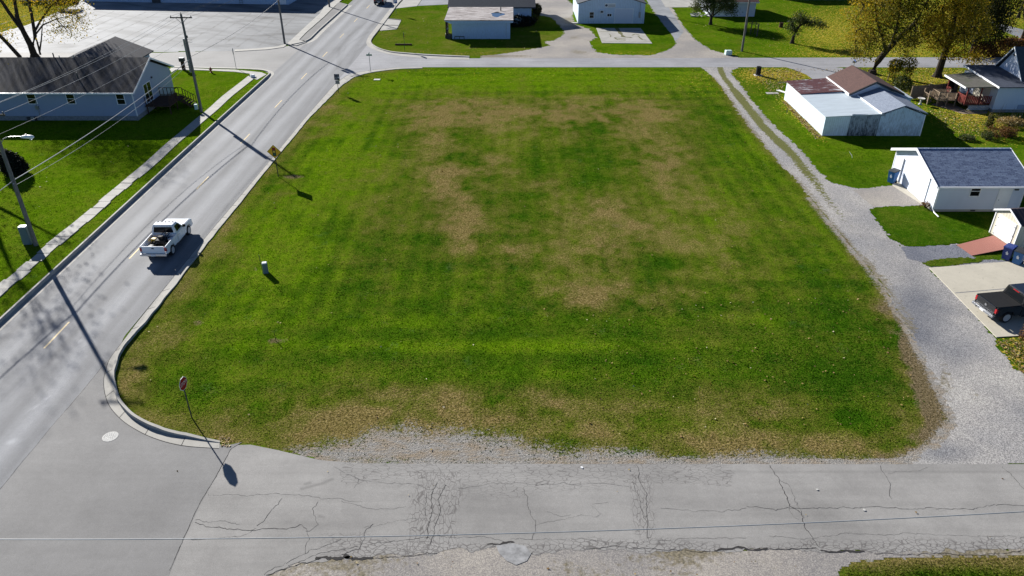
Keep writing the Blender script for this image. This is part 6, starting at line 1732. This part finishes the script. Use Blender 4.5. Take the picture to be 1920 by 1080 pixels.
barrel(1464, 51, "rusty dark barrel on the lawn near the small bare tree", .33, .75, 'brownwood')
def manhole():
    b = U(207, 819)
    h = thing("manhole_cover", "round white-painted ribbed manhole cover in the dark corner asphalt", "manhole cover", (b[0], b[1], .012))
    MB().lathe([(.40, 0), (.40, .012), (.01, .012)], (0, 0, 0), 32).build("cover", M['stone'], h)
    m = MB()
    for i in range(7):
        y = -.27 + i * .09; hw = math.sqrt(max(.01, .33 ** 2 - y * y))
        n = max(2, int(hw / .05))
        for k in range(n):
            x = -hw + 2 * hw * k / n; m.box(x, x + 2 * hw / n * .6, y - .024, y + .024, .0125, .0155)
    m.build("grate_slots", M['darksteel'], h)
manhole()
def bin_(px, py, label, mat, ang, ht=1.05, lid='same'):
    b = U(px, py); h = thing("wheelie_bin", label, "wheelie bin", (b[0], b[1], .03), ang, "blue household bins")
    w_, d = .33, .38
    MB().hexa([(-w_ * .8, -d * .7, .06), (w_ * .8, -d * .7, .06), (w_ * .8, d * .7, .06), (-w_ * .8, d * .7, .06)], [(-w_, -d, ht - .1), (w_, -d, ht - .1), (w_, d, ht - .1), (-w_, d, ht - .1)]).build("tub", M[mat], h, bevel=.02)
    MB().hexa([(-w_ - .03, -d - .05, ht - .1), (w_ + .03, -d - .05, ht - .1), (w_ + .03, d + .03, ht - .1), (-w_ - .03, d + .03, ht - .1)], [(-w_, -d, ht - .02), (w_, -d, ht - .02), (w_, d, ht + .03), (-w_, d, ht + .03)]).build("lid", M[mat if lid == 'same' else lid], h, bevel=.015)
    for s in (-1, 1): MB().lathe([(.02, -.03), (.13, -.03), (.13, .03), (.02, .03)], (s * w_ * .85, d * .75, .13), 14, 'x').build("wheel", M['rubber'], h)
    MB().tube([(-w_, d + .07, ht - .08), (w_, d + .07, ht - .08)], .02, 6).build("handle", M['black'], h)
    e = MB(); e.box(-w_ * .15, w_ * .3, -d * .93, -d * .86, ht * .45, ht * .6)
    e.prism([(-.1, ht * .55), (.1, ht * .55), (0, ht * .72)], 'y', -d - .0, -d + .02); e.build("recycling_mark", M['signwhite'], h)
bin_(1671, 343, "blue bin standing at the corner of the white garage's gable end", 'binblue', -1.0, 1.25, 'darksteel')
bin_(1886, 487, "navy blue bin with navy lid next to the beige shed's ramp", 'binnavy', -.9, 1.15)
bin_(1906, 495, "brighter blue bin with dark lid at the driveway edge, right of the navy one", 'binblue', -.9, 1.15, 'darksteel')
def bird_bath():
    b = U(1725, 196); h = thing("bird_bath", "pale stone bird bath on the lawn in front of the grey fence", "bird bath", (b[0], b[1], 0))
    MB().lathe([(.22, 0), (.2, .08), (.1, .14), (.08, .4), (.12, .55), (.06, .6)], (0, 0, 0), 14).build("pedestal", M['stone'], h, smooth=True)
    MB().lathe([(.06, .58), (.30, .66), (.40, .74), (.42, .78), (.38, .77), (.2, .72), (.01, .71)], (0, 0, 0), 20).build("bowl", M['stone'], h, smooth=True)
bird_bath()
def stake(name, px, py, ht, label, r=.02, lean=(.05, 0), mat='darksteel', cat="stake"):
    b = U(px, py); m = MB(); m.tube([(0, 0, -.05), (lean[0] * .4, 0, ht * .5), (lean[0], lean[1], ht)], [r, r, r * .7], 6)
    o = m.build(name, M[mat]); o.location = b; setp(o, label, cat)
stake("iron_stake", 1475, 212, .62, "short black stake in the grass strip beside the white lean-to wall", .035)
stake("bent_pipe", 1684, 312, .85, "bent black pipe sticking up from the lawn behind the white garage's bin", .035, (-.08, 0))
stake("sapling_stick", 518, 640, .75, "thin bare stick standing in a small scar of the lot's grass", .018, (-.06, .1), 'bark')
stake("marker_stick", 1315, 151, .85, "thin marker stick at the far right corner of the grassy lot", .015, (-.02, 0))
stake("white_stick", 1598, 296, .5, "pale stick lying aslant on the lawn above the garage drive", .02, (-.25, .4), 'trim')
stake("marker_stick", 745, 149, .5, "short thin stake near the lot's far left corner beside a drain lid", .02, (0, 0))
dl = MB().box(-.42, .42, -.3, .3, 0, .05).build("drain_lid", M['stone'], None, bevel=.01); dl.location = U(707, 149.5); setp(dl, "pale square drain lid in the grass at the lot's far left corner", "drain lid")
dl = MB().box(-.75, .75, -.35, .35, 0, .05).build("concrete_block", M['concrete'], None, bevel=.01); dl.location = U(1448, 175); dl.rotation_euler[2] = .05; setp(dl, "flat pale concrete slab in the grass behind the white lean-to", "slab")
m = MB(); m.tube([(0, 0, .06), (.9, -1.5, .06)], .07, 6); m.tube([(.3, .1, .05), (1.1, -1.4, .08)], .06, 6)
dl = m.build("board_pile", M['trim']); dl.location = U(1456, 170); setp(dl, "pale boards lying on the grass near the lean-to's back corner", "boards")
m = MB()
for i in range(16):
    a = R.uniform(0, 3.1); x, y, z = R.uniform(-2, 2), R.uniform(-.5, .5), .12 + R.uniform(0, .5)
    m.tube([(x - .6 * math.cos(a), y - .4 * math.sin(a), z), (x + .6 * math.cos(a), y + .4 * math.sin(a), z + R.uniform(-.1, .15))], R.uniform(.05, .13), 6)
dl = m.build("log_pile", M['stone']); dl.location = U(1316, 31); setp(dl, "pile of pale logs and scrap under the bushy tree by the far garage", "log pile")
# posts of the little garden frame between the trees
gp = thing("garden_trellis", "small wooden trellis frame in the tilled patch between two trees", "trellis", U(1412, 66))
m = MB()
for x, y in ((-.9, 1), (-.3, .6), (.6, -.3), (.0, 1.4), (.3, -.9), (.5, .9)): m.tube([(x, y, 0), (x, y, 1.9)], .06, 5)
for x in (-.8, .1, .5): m.tube([(-.9, x, 1.8), (.7, x, 1.8)], .03, 5)
m.build("frame", M['greywood'], gp)
# litter on the street
for px, py, nm, lab, sz, mt in ((1091, 877, "paper_scrap", "small white paper scrap at the street's upper edge", .09, 'signwhite'), (1532, 919, "paper_scrap", "pale crumpled scrap on the smooth stretch of street", .07, 'stone'), (1620, 957, "paper_scrap", "tan scrap on the street near the wire line", .07, 'stone')):
    n = 7; m = MB(); rr_ = [sz * R.uniform(.6, 1.1) for _ in range(n)]
    m.slab([(rr_[i] * math.cos(2 * math.pi * i / n), rr_[i] * math.sin(2 * math.pi * i / n), .03) for i in range(n)], .02)
    o = m.build(nm, M[mt]); b = U(px, py); o.location = (b[0], b[1], .012); setp(o, lab, "litter")

# ------------------------------------------------------------------ vegetation
def leaves_mesh(name, C, size, mats, parent, cv, flat=0.0, seed=0, aspect=.6):
    """C (n,3) leaf centres -> one mesh of small quads"""
    r = np.random.default_rng(seed); n = len(C)
    a = r.normal(size=(n, 3)); a[:, 2] *= (1 - flat); a /= np.linalg.norm(a, axis=1)[:, None]
    b = r.normal(size=(n, 3)); b[:, 2] *= (1 - flat); b -= (a * b).sum(1)[:, None] * a; b /= np.linalg.norm(b, axis=1)[:, None] + 1e-9
    s = (size * r.uniform(.6, 1.3, n))[:, None]
    bend = np.cross(a, b) * s * .25
    V = np.stack([C - a * s, C + b * s * aspect + bend, C + a * s, C - b * s * aspect + bend], 1).reshape(-1, 3)
    F = np.arange(n * 4).reshape(-1, 4)
    return np_obj(name, V, F, mats, parent, attrs={"cvar": np.repeat(cv, 4)})

def tree(name, label, cat, base, trunk_pts, trunk_r, limbs, blobs, nleaf, size, mat, group=None, seed=0, clump=.45, cvr=(.0, 1.0), bark='bark', per=22, twigs=True, label_crown=None, hollow=.35):
    """trunk_pts / blobs in local coordinates. blobs: (x,y,z,rx,ry,rz[,cv shift])"""
    h = thing(name, label, cat, (base[0], base[1], 0), 0, group)
    r = np.random.default_rng(seed); rr_ = random.Random(seed)
    m = MB(); m.tube(trunk_pts, trunk_r, 10)
    m.lathe([(trunk_r[0] * 1.7, -.1), (trunk_r[0] * 1.3, .12), (trunk_r[0] * 1.02, .5)], tuple(Vector(trunk_pts[0])), 10)
    for pts, rad in limbs: m.tube(pts, rad, 7)
    ends = [Vector(trunk_pts[-1])] + [Vector(p[0][-1]) for p in limbs] + [Vector(p[0][len(p[0]) // 2]) for p in limbs]
    vol = np.array([b[3] * b[4] * b[5] for b in blobs]) ** (.8); cnt = np.maximum(3, (nleaf / per * vol / vol.sum()).astype(int))
    C = []; cvs = []
    for b, k in zip(blobs, cnt):
        d = r.normal(size=(k, 3)); d /= np.linalg.norm(d, axis=1)[:, None]
        rad = r.uniform(hollow, 1, k) ** .6
        cc = np.array(b[:3]) + d * rad[:, None] * np.array(b[3:6])
        bc = Vector(b[:3])
        if twigs:
            st = min(ends, key=lambda e: (e - bc).length)
            kn = st.lerp(bc, .5) + Vector((rr_.uniform(-.3, .3), rr_.uniform(-.3, .3), rr_.uniform(0, .4)))
            t0 = max(.03, min(.09, trunk_r[-1] * .5))
            m.tube([st, kn, bc], [t0, t0 * .7, t0 * .4], 5)
            for i in range(min(k, 16)):
                p = Vector(cc[i]); q = kn.lerp(bc, rr_.uniform(.2, 1)); md = q.lerp(p, .5) + Vector((rr_.uniform(-.2, .2), rr_.uniform(-.2, .2), rr_.uniform(-.1, .3)))
                m.tube([q, md, p], [t0 * .35, t0 * .22, .008], 4, cap=False)
        base_cv = (b[6] if len(b) > 6 else 0)
        lc = np.repeat(cc, per, 0) + r.normal(size=(k * per, 3)) * clump * np.array([1, 1, .8])
        cv = np.repeat(r.uniform(cvr[0], cvr[1], k), per) * .55 + r.uniform(cvr[0], cvr[1], k * per) * .45 + base_cv
        C.append(lc); cvs.append(cv)
    m.build("trunk", M[bark], h)
    C = np.concatenate(C); cv = np.clip(np.concatenate(cvs), 0, 1)
    ok = C[:, 2] > .15
    leaves_mesh("crown", C[ok], size, M[mat], h, cv[ok], seed=seed)
    return h

# big half-bare tree behind the pale house
tb = (-69.3, 112.0)
tree("tree", "tall half-bare yellow tree with forked dark trunks behind the pale house", "tree", tb,
     [(0, 0, 0), (-.1, 0, 1.8), (-.5, 0, 3.6), (-.9, .2, 6)], [.5, .42, .34, .26],
     [([(0, 0, 1.4), (.9, .1, 3.0), (1.3, .2, 6), (1.5, .3, 10), (1.4, .3, 15)], [0.312, 0.250, 0.203, 0.156, 0.094]),
      ([(-.5, 0, 3.6), (-1.8, .2, 6.2), (-3.0, .3, 9.5), (-3.6, .3, 14), (-3.8, .2, 19)], [0.281, 0.250, 0.211, 0.156, 0.078]),
      ([(-.9, .2, 5.0), (-.6, .4, 8), (-.4, .6, 13), (0, .4, 19), (.2, .2, 24)], [0.250, 0.218, 0.172, 0.117, 0.047]),
      ([(-2.2, .1, 0), (-3.4, .1, 2.0), (-5.0, .2, 4.3), (-7.3, .3, 6.6), (-9.6, .4, 8.6)], [0.296, 0.265, 0.234, 0.187, 0.109]),
      ([(1.0, .1, 3.6), (2.2, .2, 5), (4.2, .3, 7.0), (6.2, .3, 8.2)], [0.172, 0.140, 0.094, 0.039]),
      ([(1.0, .1, 3.2), (2.6, .0, 4.6), (4.8, -.1, 5.4), (7.4, 0, 6.0)], [0.125, 0.101, 0.070, 0.031]),
      ([(.95, .1, 1.0), (1.6, .1, 2.4), (2.2, .3, 4.2), (2.9, .4, 5.6)], [0.125, 0.094, 0.062, 0.031]),
      ([(.9, .0, 0.4), (1.0, .0, 2.2), (.9, .1, 3.6)], [0.140, 0.117, 0.078])],
     [(6.0, 0, 6.3, 2.6, 2, 2.0, -.1), (7.0, .5, 9.0, 2.4, 2, 1.6, .1), (4.2, .2, 9.4, 2.6, 2, 1.5, .25), (5.6, 0, 4.0, 2.2, 2, 1.2, -.1), (3.4, 0, 6.8, 1.8, 1.5, 1.2, .0), (2.6, .5, 8.6, 2, 2, 1.3, .15), (-1.6, .4, 8.8, 1.8, 2, 1.6, .2), (-6, 0, 9.6, 3.0, 2, 1.6, .1),
      (-7.5, 0, 5.2, 2.0, 2, 1.4, 0), (-4.4, 0, 3.0, 1.6, 1.5, .9, .2), (-7.5, 0, 2.2, 1.3, 1.2, .8, .1), (7.5, .5, 5.2, 1.2, 1.2, 1.4, 0),
      (-1, 0, 22, 4.5, 4, 3.2), (3, 0, 19, 4, 4, 3), (-5, 0, 19, 3.5, 4, 3), (1, 2, 15, 4, 3, 2.4), (5, 0, 14, 3, 3, 2.4), (-7, 0, 14, 3, 3, 2.4)],
     19000, .125, 'leafy', "deciduous trees", 3, .9, cvr=(0, 1), per=10)
# two big trees on the right and the dark one beside
t1 = U(1635, 138)
tree("tree", "leaning yellow-green tree whose drooping crown hangs over the brown garage roof", "tree", t1,
     [(0, 0, 0), (.35, 0, 1.6), (1.3, 0, 3.2), (2.6, .1, 4.8), (4.2, .2, 6.6)], [.46, .42, .38, .32, .25],
     [([(2.6, .1, 4.8), (4.2, .2, 6.6), (5.0, .2, 9), (5.6, .2, 12)], [.26, .22, .16, .08]), ([(1.1, 0, 3.0), (.4, .2, 4.6), (-.8, .3, 6.6), (-1.6, .3, 9)], [.22, .18, .14, .07]),
      ([(1.6, 0, 3.6), (1.9, .1, 6), (1.6, .1, 8.5), (1.2, .1, 12)], [.22, .18, .14, .06]), ([(.6, 0, 5.0), (-1.6, 0, 6.0), (-3.4, 0, 5.6)], [.12, .09, .04])],
     [(-2.6, 0, 5.6, 2.0, 2.2, 1.8, .25), (-3.4, .3, 8.2, 2.0, 2.2, 1.8, .3), (-.6, 0, 8.6, 2.8, 2.4, 2.2, .15), (-.6, -.6, 4.3, 2.0, 1.8, 1.8, .0), (1.6, 0, 8.8, 2.6, 2.5, 2.6, 0), (1.2, -.8, 6.0, 2.0, 1.8, 1.6, -.1), (4.3, 0, 8.8, 2.5, 2.4, 2.2, -.12),
      (3.9, -.6, 5.6, 1.5, 1.6, 1.5, -.12), (3.4, -.8, 3.6, 1.1, 1.1, 1.6, -.15), (5.6, -.4, 6.0, 1.2, 1.5, 2.0, -.1), (-3.2, -.6, 3.0, 1.1, 1.2, .8, 0), (2.0, 0, 12, 4.6, 4, 2.4, 0), (-1.4, -.5, 2.7, 1.2, 1, .7, 0), (2.4, -.6, 4.4, .9, .9, 1.0, 0), (4.6, -.5, 3.4, .7, .8, 1.2, -.1)],
     21000, .12, 'leafo', "deciduous trees", 5, .46, per=24)
t2 = U(1757, 144)
tree("tree", "straight-trunked tree with bright yellow leaves left of the dark-leaved mass", "tree", t2,
     [(0, 0, 0), (.1, 0, 2.4), (.25, 0, 5), (.1, .1, 9)], [.48, .42, .34, .2],
     [([(.2, 0, 4.4), (-1, .1, 6.6), (-1.8, .1, 9)], [.2, .15, .07]), ([(.2, 0, 4.0), (1.6, .1, 6.2), (3.0, .1, 8.8)], [.2, .15, .07]), ([(.2, 0, 3.6), (-1.6, -.2, 5.0), (-2.6, -.3, 5.8)], [.12, .08, .04])],
     [(-2.2, -.5, 6.4, 1.8, 1.8, 1.9, .3), (-.6, -.5, 8.0, 2.2, 2.0, 2.0, .25), (-1.4, -.6, 4.6, 1.4, 1.4, 1.1, .2), (.6, -.4, 5.6, 1.9, 1.8, 1.8, .05), (1.6, 0, 8.6, 2.4, 2.2, 1.8, .12), (3.0, 0, 6.4, 1.8, 1.8, 2.0, -.05), (.2, -.6, 3.6, 1.7, 1.4, .9, .1), (2.4, -.8, 2.9, 2.0, 1.2, .8, .1), (4.4, -1, 2.4, 1.6, 1.2, .7, .1), (0, 0, 11, 4, 4, 2, .1)],
     16000, .12, 'leafy', "deciduous trees", 9, .44, cvr=(0, .85), per=24)
t3 = U(1822, 100)
tree("tree", "dense dark-leaved tree crowding the yellow tree from the right", "tree", t3,
     [(0, 0, 0), (.1, 0, 2.5), (.2, 0, 6), (.2, 0, 9)], [.4, .34, .26, .16],
     [([(.1, 0, 2.4), (1.4, 0, 4.6), (2.6, 0, 6.4)], [.18, .14, .06]), ([(.1, 0, 2.4), (-1.2, 0, 4.6), (-2.6, 0, 7)], [.18, .14, .06])],
     [(0, 0, 4.2, 3.4, 2.4, 2.6, 0), (-.6, 0, 7.4, 3.6, 2.6, 2.4, .05), (2.6, 0, 4.6, 2.2, 2, 2.0, -.1), (2.4, 0, 7.4, 2.4, 2.2, 2.0, -.05), (-2.6, -.3, 3.4, 2.0, 1.8, 1.8, .08), (0, 0, 10.4, 4, 3, 2), (1.4, -.4, 2.2, 2.6, 1.6, 1.0, .05)],
     20000, .13, 'leafd', "deciduous trees", 12, .5, per=24)
t4 = U(1485, 81)
tree("small_tree", "small gnarled tree with sparse drooping twigs on the sunny lawn", "tree", t4,
     [(0, 0, 0), (.05, 0, 1.0), (.3, 0, 1.9), (.8, 0, 2.9)], [.26, .22, .2, .14],
     [([(.2, 0, 1.7), (-.4, 0, 2.6), (-.6, .1, 3.4)], [.13, .1, .05]), ([(.5, 0, 2.4), (1.4, 0, 3.2), (2.6, 0, 3.2), (3.6, 0, 2.8)], [.12, .09, .05, .02]), ([(.6, 0, 2.6), (1.0, 0, 3.8), (1.2, 0, 4.4)], [.1, .07, .03])],
     [(.6, 0, 3.7, 1.1, 1.1, .9), (-.5, 0, 2.6, .8, .8, .9, -.1), (1.6, 0, 3.2, 1.0, 1.0, .6), (2.9, 0, 3.0, 1.1, .9, .5), (.1, 0, 1.8, .7, .6, .6, -.1), (4.0, 0, 2.5, .8, .7, .5, .1)],
     3600, .10, 'leafg', "deciduous trees", 21, .3, per=12)
t5 = U(1332, 46)
tree("small_tree", "bushy grey-green tree in front of the far white garage", "tree", t5,
     [(0, 0, 0), (.0, 0, 1.0), (.2, 0, 2.0), (.3, 0, 3.2)], [.26, .23, .2, .13],
     [([(.0, 0, 1.2), (-1.0, 0, 2.6), (-2.0, 0, 3.6)], [.14, .1, .05]), ([(.1, 0, 1.3), (1.4, 0, 2.4), (2.4, 0, 3.4)], [.14, .1, .05])],
     [(-1.6, 0, 3.6, 1.8, 1.6, 1.5, .15), (.4, 0, 3.8, 2.0, 1.7, 1.8, 0), (2.2, 0, 3.4, 1.8, 1.6, 1.5, -.05), (-.4, 0, 5.0, 2.6, 2, 1.2, .05), (-2.6, 0, 2.8, .9, .9, .7, .25), (3.4, 0, 2.4, 1.0, 1.0, .9, -.1)],
     11000, .11, 'leafg', "deciduous trees", 22, .36, per=16)
for k, (px, py, lab, sc) in enumerate([(1879, 21, "dark-trunked tree beyond the far lane at the top right corner", 1.0), (1909, 33, "slim tree right of the dark-trunked one at the right edge", .8), (1910, 90, "forked bare tree rising behind the white house's gable", .8)]):
    b = U(px, py)
    tree("tree", lab, "tree", b, [(0, 0, 0), (.1, 0, 3), (.3, 0, 6), (.4, 0, 9)], [.34 * sc, .28 * sc, .2 * sc, .12 * sc], [([(.1, 0, 2.6), (1, 0, 4.6), (1.6, 0, 7)], [.14, .1, .05]), ([(.1, 0, 3), (-1, 0, 5), (-1.4, 0, 7)], [.14, .1, .05])],
         [(0, 0, 9.5, 3, 3, 2.4), (1.8, 0, 7.4, 2, 2, 1.4), (-2, 0, 7.4, 2, 2, 1.4), (.5, 0, 5.6, 2.0, 1.5, .8)], 2600, .13, 'leafo', "deciduous trees", 30 + k, .4, per=10)
# trees outside the picture whose shade falls on the left lawn and road
tree("tree", "tree left of the picture whose shade falls across the road's near end", "tree", (-54.5, 71), [(0, 0, 0), (.1, 0, 4), (.2, 0, 8), (0, 0, 12)], [.4, .34, .26, .14], [([(.1, 0, 5), (2, 1, 8), (4, 2, 11)], [.2, .14, .06]), ([(.1, 0, 5), (-2, -1, 8), (-3, -2, 11)], [.2, .14, .06])],
     [(0, 0, 13.5, 3, 3, 2.4), (0, 0, 17.5, 3, 3.4, 2), (2, -1, 16, 2, 2.4, 2), (-2, 3, 15.5, 2.4, 2.4, 2), (2.5, 2, 11, 2, 2.4, 1.6), (-3, -3, 11, 2.6, 2.6, 2), (-1.0, 1, 8, 2, 2.4, 1.6), (-3, 4, 9, 2, 2, 1.5)], 1700, .13, 'leafo', "deciduous trees", 41, 1.5, per=5)

def bush(name, label, cat, base, blobs, n, size, mat, seed, clump=.2, stems=8, group=None):
    h = thing(name, label, cat, (base[0], base[1], 0), 0, group)
    r = np.random.default_rng(seed); rr_ = random.Random(seed); C = []; m = MB()
    for b in blobs:
        k = max(40, int(n / len(blobs)))
        d = r.normal(size=(k, 3)); d /= np.linalg.norm(d, axis=1)[:, None]; d[:, 2] = np.abs(d[:, 2]) if b[2] < b[5] * .6 else d[:, 2]
        C.append(np.array(b[:3]) + d * (r.uniform(.5, 1, k) ** .5)[:, None] * np.array(b[3:6]) + r.normal(size=(k, 3)) * clump * .4)
        for i in range(stems):
            p = Vector(C[-1][rr_.randrange(k)]); m.tube([(b[0] * .5, b[1] * .5, 0), Vector((b[0] * .8, b[1] * .8, 0)).lerp(p, .5), p], [.03, .02, .008], 4, cap=False)
    m.build("stem", M['bark'], h)
    C = np.concatenate(C); C = C[C[:, 2] > .02]
    leaves_mesh("foliage", C, size, M[mat], h, r.uniform(0, 1, len(C)), seed=seed)
    return h
bush("round_shrub", "almost black rounded shrub on the left lawn behind the lamp pole", "shrub", U(28, 326), [(0, 0, .9, 1.15, 1.1, 1.25), (-.2, 0, 1.5, .7, .7, .8), (.25, 0, .6, 1.1, 1.1, .7)], 9000, .09, 'leafb', 51)
bush("shrub", "dark bushes against the white wall right of the flat-roofed shed", "shrub", U(973, 50), [(0, 0, .8, 1.6, 1, 1.2), (1.6, 1, .6, 1.2, 1, .9)], 2600, .13, 'leafb', 52)
bush("shrub", "scraggly dark bush at the right end of the charcoal-roofed building", "shrub", U(1001, 42), [(0, 0, 1.4, 1.0, 1, 1.6), (.5, 0, 2.2, .8, .8, .9)], 2600, .12, 'leafd', 53)
bush("shrub", "russet brush heap under the dark tree by the far lane", "shrub", U(1872, 104), [(0, 0, 1.0, 3.0, 2, 1.6), (2.6, 1, .8, 2.2, 2, 1.5), (-2.2, 0, .7, 1.8, 1.5, 1.1)], 5200, .14, 'leafr', 54, .4)
bush("shrub", "leafy yellow-green young tree between the leaning post and the grey fence", "shrub", U(1683, 158), [(0, 0, 1.6, 1.6, 1.3, 1.3), (.6, 0, 2.6, 1.2, 1, 1.0), (-.9, 0, 2.4, .8, .8, .8)], 2600, .10, 'leafo', 55, .3)
bush("shrub", "green yellow-edged bush behind the large tree's drooping branches", "shrub", U(1690, 166), [(0, 0, .7, 1.2, 1, .9)], 900, .10, 'leafg', 56, .3)
bush("shrub", "reddish-brown twiggy shrub in the yard behind the blue-shingled garage", "shrub", U(1869, 256), [(0, 0, .5, 1.3, .9, .8), (1.2, .2, .4, .9, .7, .5)], 2600, .06, 'leafr', 57, .3, 30)
bush("shrub", "small dark green conifer-like plant in the yard", "shrub", U(1853, 238), [(0, 0, .5, .35, .35, .8)], 900, .07, 'leafd', 58)
bush("shrub", "leafy green perennial below the small dark plant in the yard", "shrub", U(1849, 260), [(0, 0, .3, .5, .8, .5)], 900, .07, 'leafg', 59)
bush("shrub", "blue-green ground-hugging plant at the shaded edge of the yard", "shrub", U(1812, 262), [(0, 0, .1, .9, .7, .35)], 900, .07, 'leafg', 60)
bush("shrub", "pale dry ornamental plant in the sunny yard", "shrub", U(1892, 236), [(0, 0, .3, 1.6, 1.0, .6)], 2200, .06, 'dead', 61, .3, 20)
bush("shrub", "tan leafless shrub at the right edge beside the black pickup", "shrub", U(1932, 640), [(0, 0, .6, .75, .6, .9), (.1, -1.3, .4, .6, .7, .7)], 2600, .05, 'leafr', 62, .2, 40)
bush("shrub", "small dark russet plant at the foot of the garage's corner downspout", "shrub", U(1735, 390), [(0, 0, .2, .5, .3, .35)], 260, .06, 'leafr', 63, .2, 20)
bush("shrub", "dark shrub mound at the far edge of the parking lot", "shrub", U(127, 17), [(0, 0, .8, 2.2, 1.5, 1.5)], 1800, .16, 'leafr', 64, .3)
# tall dry grass blades beside the white house
m = MB(); b0 = U(1890, 222)
for i in range(46):
    x, y = R.uniform(-2.6, 2.8), R.uniform(-.5, .5); hh = R.uniform(.7, 1.7); lx = R.uniform(-.1, .5)
    m.tube([(x, y, 0), (x + lx * .4, y, hh * .6), (x + lx, y, hh)], [.014, .010, .004], 3, cap=False)
q = m.build("dry_reeds", M['wood']); q.location = b0; setp(q, "tall dry reeds standing before the white house's front wall", "reeds", kind="stuff")

# --- grass tufts standing on the turf (real blades where the camera is near)
def tufts():
    r = np.random.default_rng(99)
    N = 400000
    # density falls with distance: sample Y in bands
    Y = 21 + 100 * r.random(N) ** 1.9
    X = (r.random(N) - .5) * 2 * (Y * .58 + 20)
    ax, ay = PXY(X, Y)
    ok = inside(ax, ay, FIELD)
    left = (X < road_l(Y) - .3) & (Y > 36) & (Y < 100) & (ax > -60)
    Pc = np.array(P_SIDE); dS = np.full(N, 9.0); q_ = left & (X > -60); dS[q_] = dist_line(X[q_], Y[q_], [tuple(a) for a in Pc])
    left &= (dS > .55) & ~((X < -41.9) & (X > -80) & (Y > 83.1)) & (Y < 97) & ~inside(ax, ay, [(318, 124), (500, 126), (510, 150), (478, 152), (460, 139), (318, 134)])
    rt = inside(ax, ay, [(1402, 150), (1472, 190), (1541, 257), (1800, 257), (1800, 272), (1680, 280), (1676, 344), (1640, 348), (1600, 347), (1560, 326), (1520, 294), (1480, 248), (1440, 198)]) | inside(ax, ay, [(1636, 399), (1735, 390), (1748, 399), (1900, 401), (1852, 442), (1794, 456), (1700, 460), (1668, 439), (1646, 412)])
    br = inside(ax, ay, [(1600, 1062), (1680, 1052), (1920, 1044), (2000, 1044), (2000, 1120), (1540, 1120)])
    keep = ok | left | rt | br
    X, Y = X[keep], Y[keep]; mk = masks(X, Y)
    keep = (r.random(len(X)) > np.clip(mk['grav'] * 1.0 - .12, 0, .93)) & (r.random(len(X)) > np.clip(mk['dirt'], 0, .9))
    X, Y = X[keep], Y[keep]; mk = {k: v[keep] for k, v in mk.items()}
    gz = mk['grav'] > .45; mk['tone'] = np.where(gz, .25, mk['tone']); mk['dry'] = np.where(gz, mk['dry'] * .4 + .1, mk['dry'])
    mk['grav'] = mk['grav'] * 0; mk['dirt'] = mk['dirt'] * 0; mk['leaf'] = mk['leaf'] * 0
    Z = zground(X, Y)
    n = len(X); s = (.020 + .0006 * Y) * r.uniform(.6, 1.4, n); ht = r.uniform(.015, .045, n) * (1 - .35 * np.clip(mk['dry'], 0, 1))
    V = []; 
    for k in range(2):
        a = r.uniform(0, 2 * np.pi, n); l = r.uniform(.2, .9, n) * ht; b = r.uniform(0, 2 * np.pi, n)
        dx, dy = np.cos(a) * s, np.sin(a) * s
        V.append(np.stack([np.stack([X - dx, Y - dy, Z - .005], 1), np.stack([X + dx, Y + dy, Z - .005], 1), np.stack([X + np.cos(b) * l, Y + np.sin(b) * l, Z + ht], 1)], 1))
    V = np.concatenate(V, 0).reshape(-1, 3); F = np.arange(len(V)).reshape(-1, 3)
    at = {k: np.repeat(np.tile(v, 2), 3) for k, v in mk.items()}
    o = np_obj("grass", V, F, M['blade'], attrs=at)
    setp(o, kind="stuff")
P_SIDE = P
tufts()

def leaf_litter():
    r = np.random.default_rng(5)
    XS, YS = [], []
    def band(n, poly, jitter=None):
        q = np.array(W2(poly)); x0, y0 = q.min(0); x1, y1 = q.max(0)
        X = r.uniform(x0, x1, n * 3); Y = r.uniform(y0, y1, n * 3); k = inside(X, Y, q); XS.append(X[k][:n]); YS.append(Y[k][:n])
    band(420, FIELD)
    band(330, [(1100, 560), (1640, 560), (1740, 800), (1100, 830)])
    band(2600, [(1470, 129), (1920, 129), (1920, 175), (1700, 180), (1560, 135)])
    band(1500, [(1560, 105), (1640, 30), (1920, 30), (1920, 105)])
    band(1400, [(1400, 130), (1500, 131), (1510, 150), (1470, 160), (1460, 190), (1430, 160)])
    band(1100, [(1466, 190), (1474, 190), (1541, 256), (1530, 262)])
    band(1500, [(1868, 640), (1925, 632), (1990, 700), (1980, 780), (1920, 706)])
    band(900, [(1740, 205), (1860, 225), (1870, 260), (1780, 250)])
    band(300, [(700, 60), (840, 20), (1040, 20), (1030, 95), (860, 104), (740, 96)])
    band(60, [(410, 818), (436, 822), (430, 840), (415, 838)])
    band(250, [(1290, 45), (1380, 80), (1560, 104), (1560, 40), (1400, 40)])
    band(40, [(0, 350), (200, 250), (320, 250), (60, 470), (0, 520)])
    band(18, [(560, 1045), (1560, 1040), (1560, 1080), (560, 1080)])
    band(10, [(300, 880), (1900, 880), (1900, 1020), (300, 1020)])
    X = np.concatenate(XS); Y = np.concatenate(YS)
    C = np.stack([X, Y, zground(X, Y) + .045], 1)
    cv = r.uniform(0, 1, len(X)); cv[:740] = r.uniform(.05, .75, 740)
    cv[:740:9] = 1
    o = leaves_mesh("fallen_leaves", C, (.033 + .00022 * Y) * r.uniform(.6, 1.8, len(X)), M['dead'], None, cv, flat=.8, seed=8, aspect=.8)
    setp(o, kind="stuff")
leaf_litter()
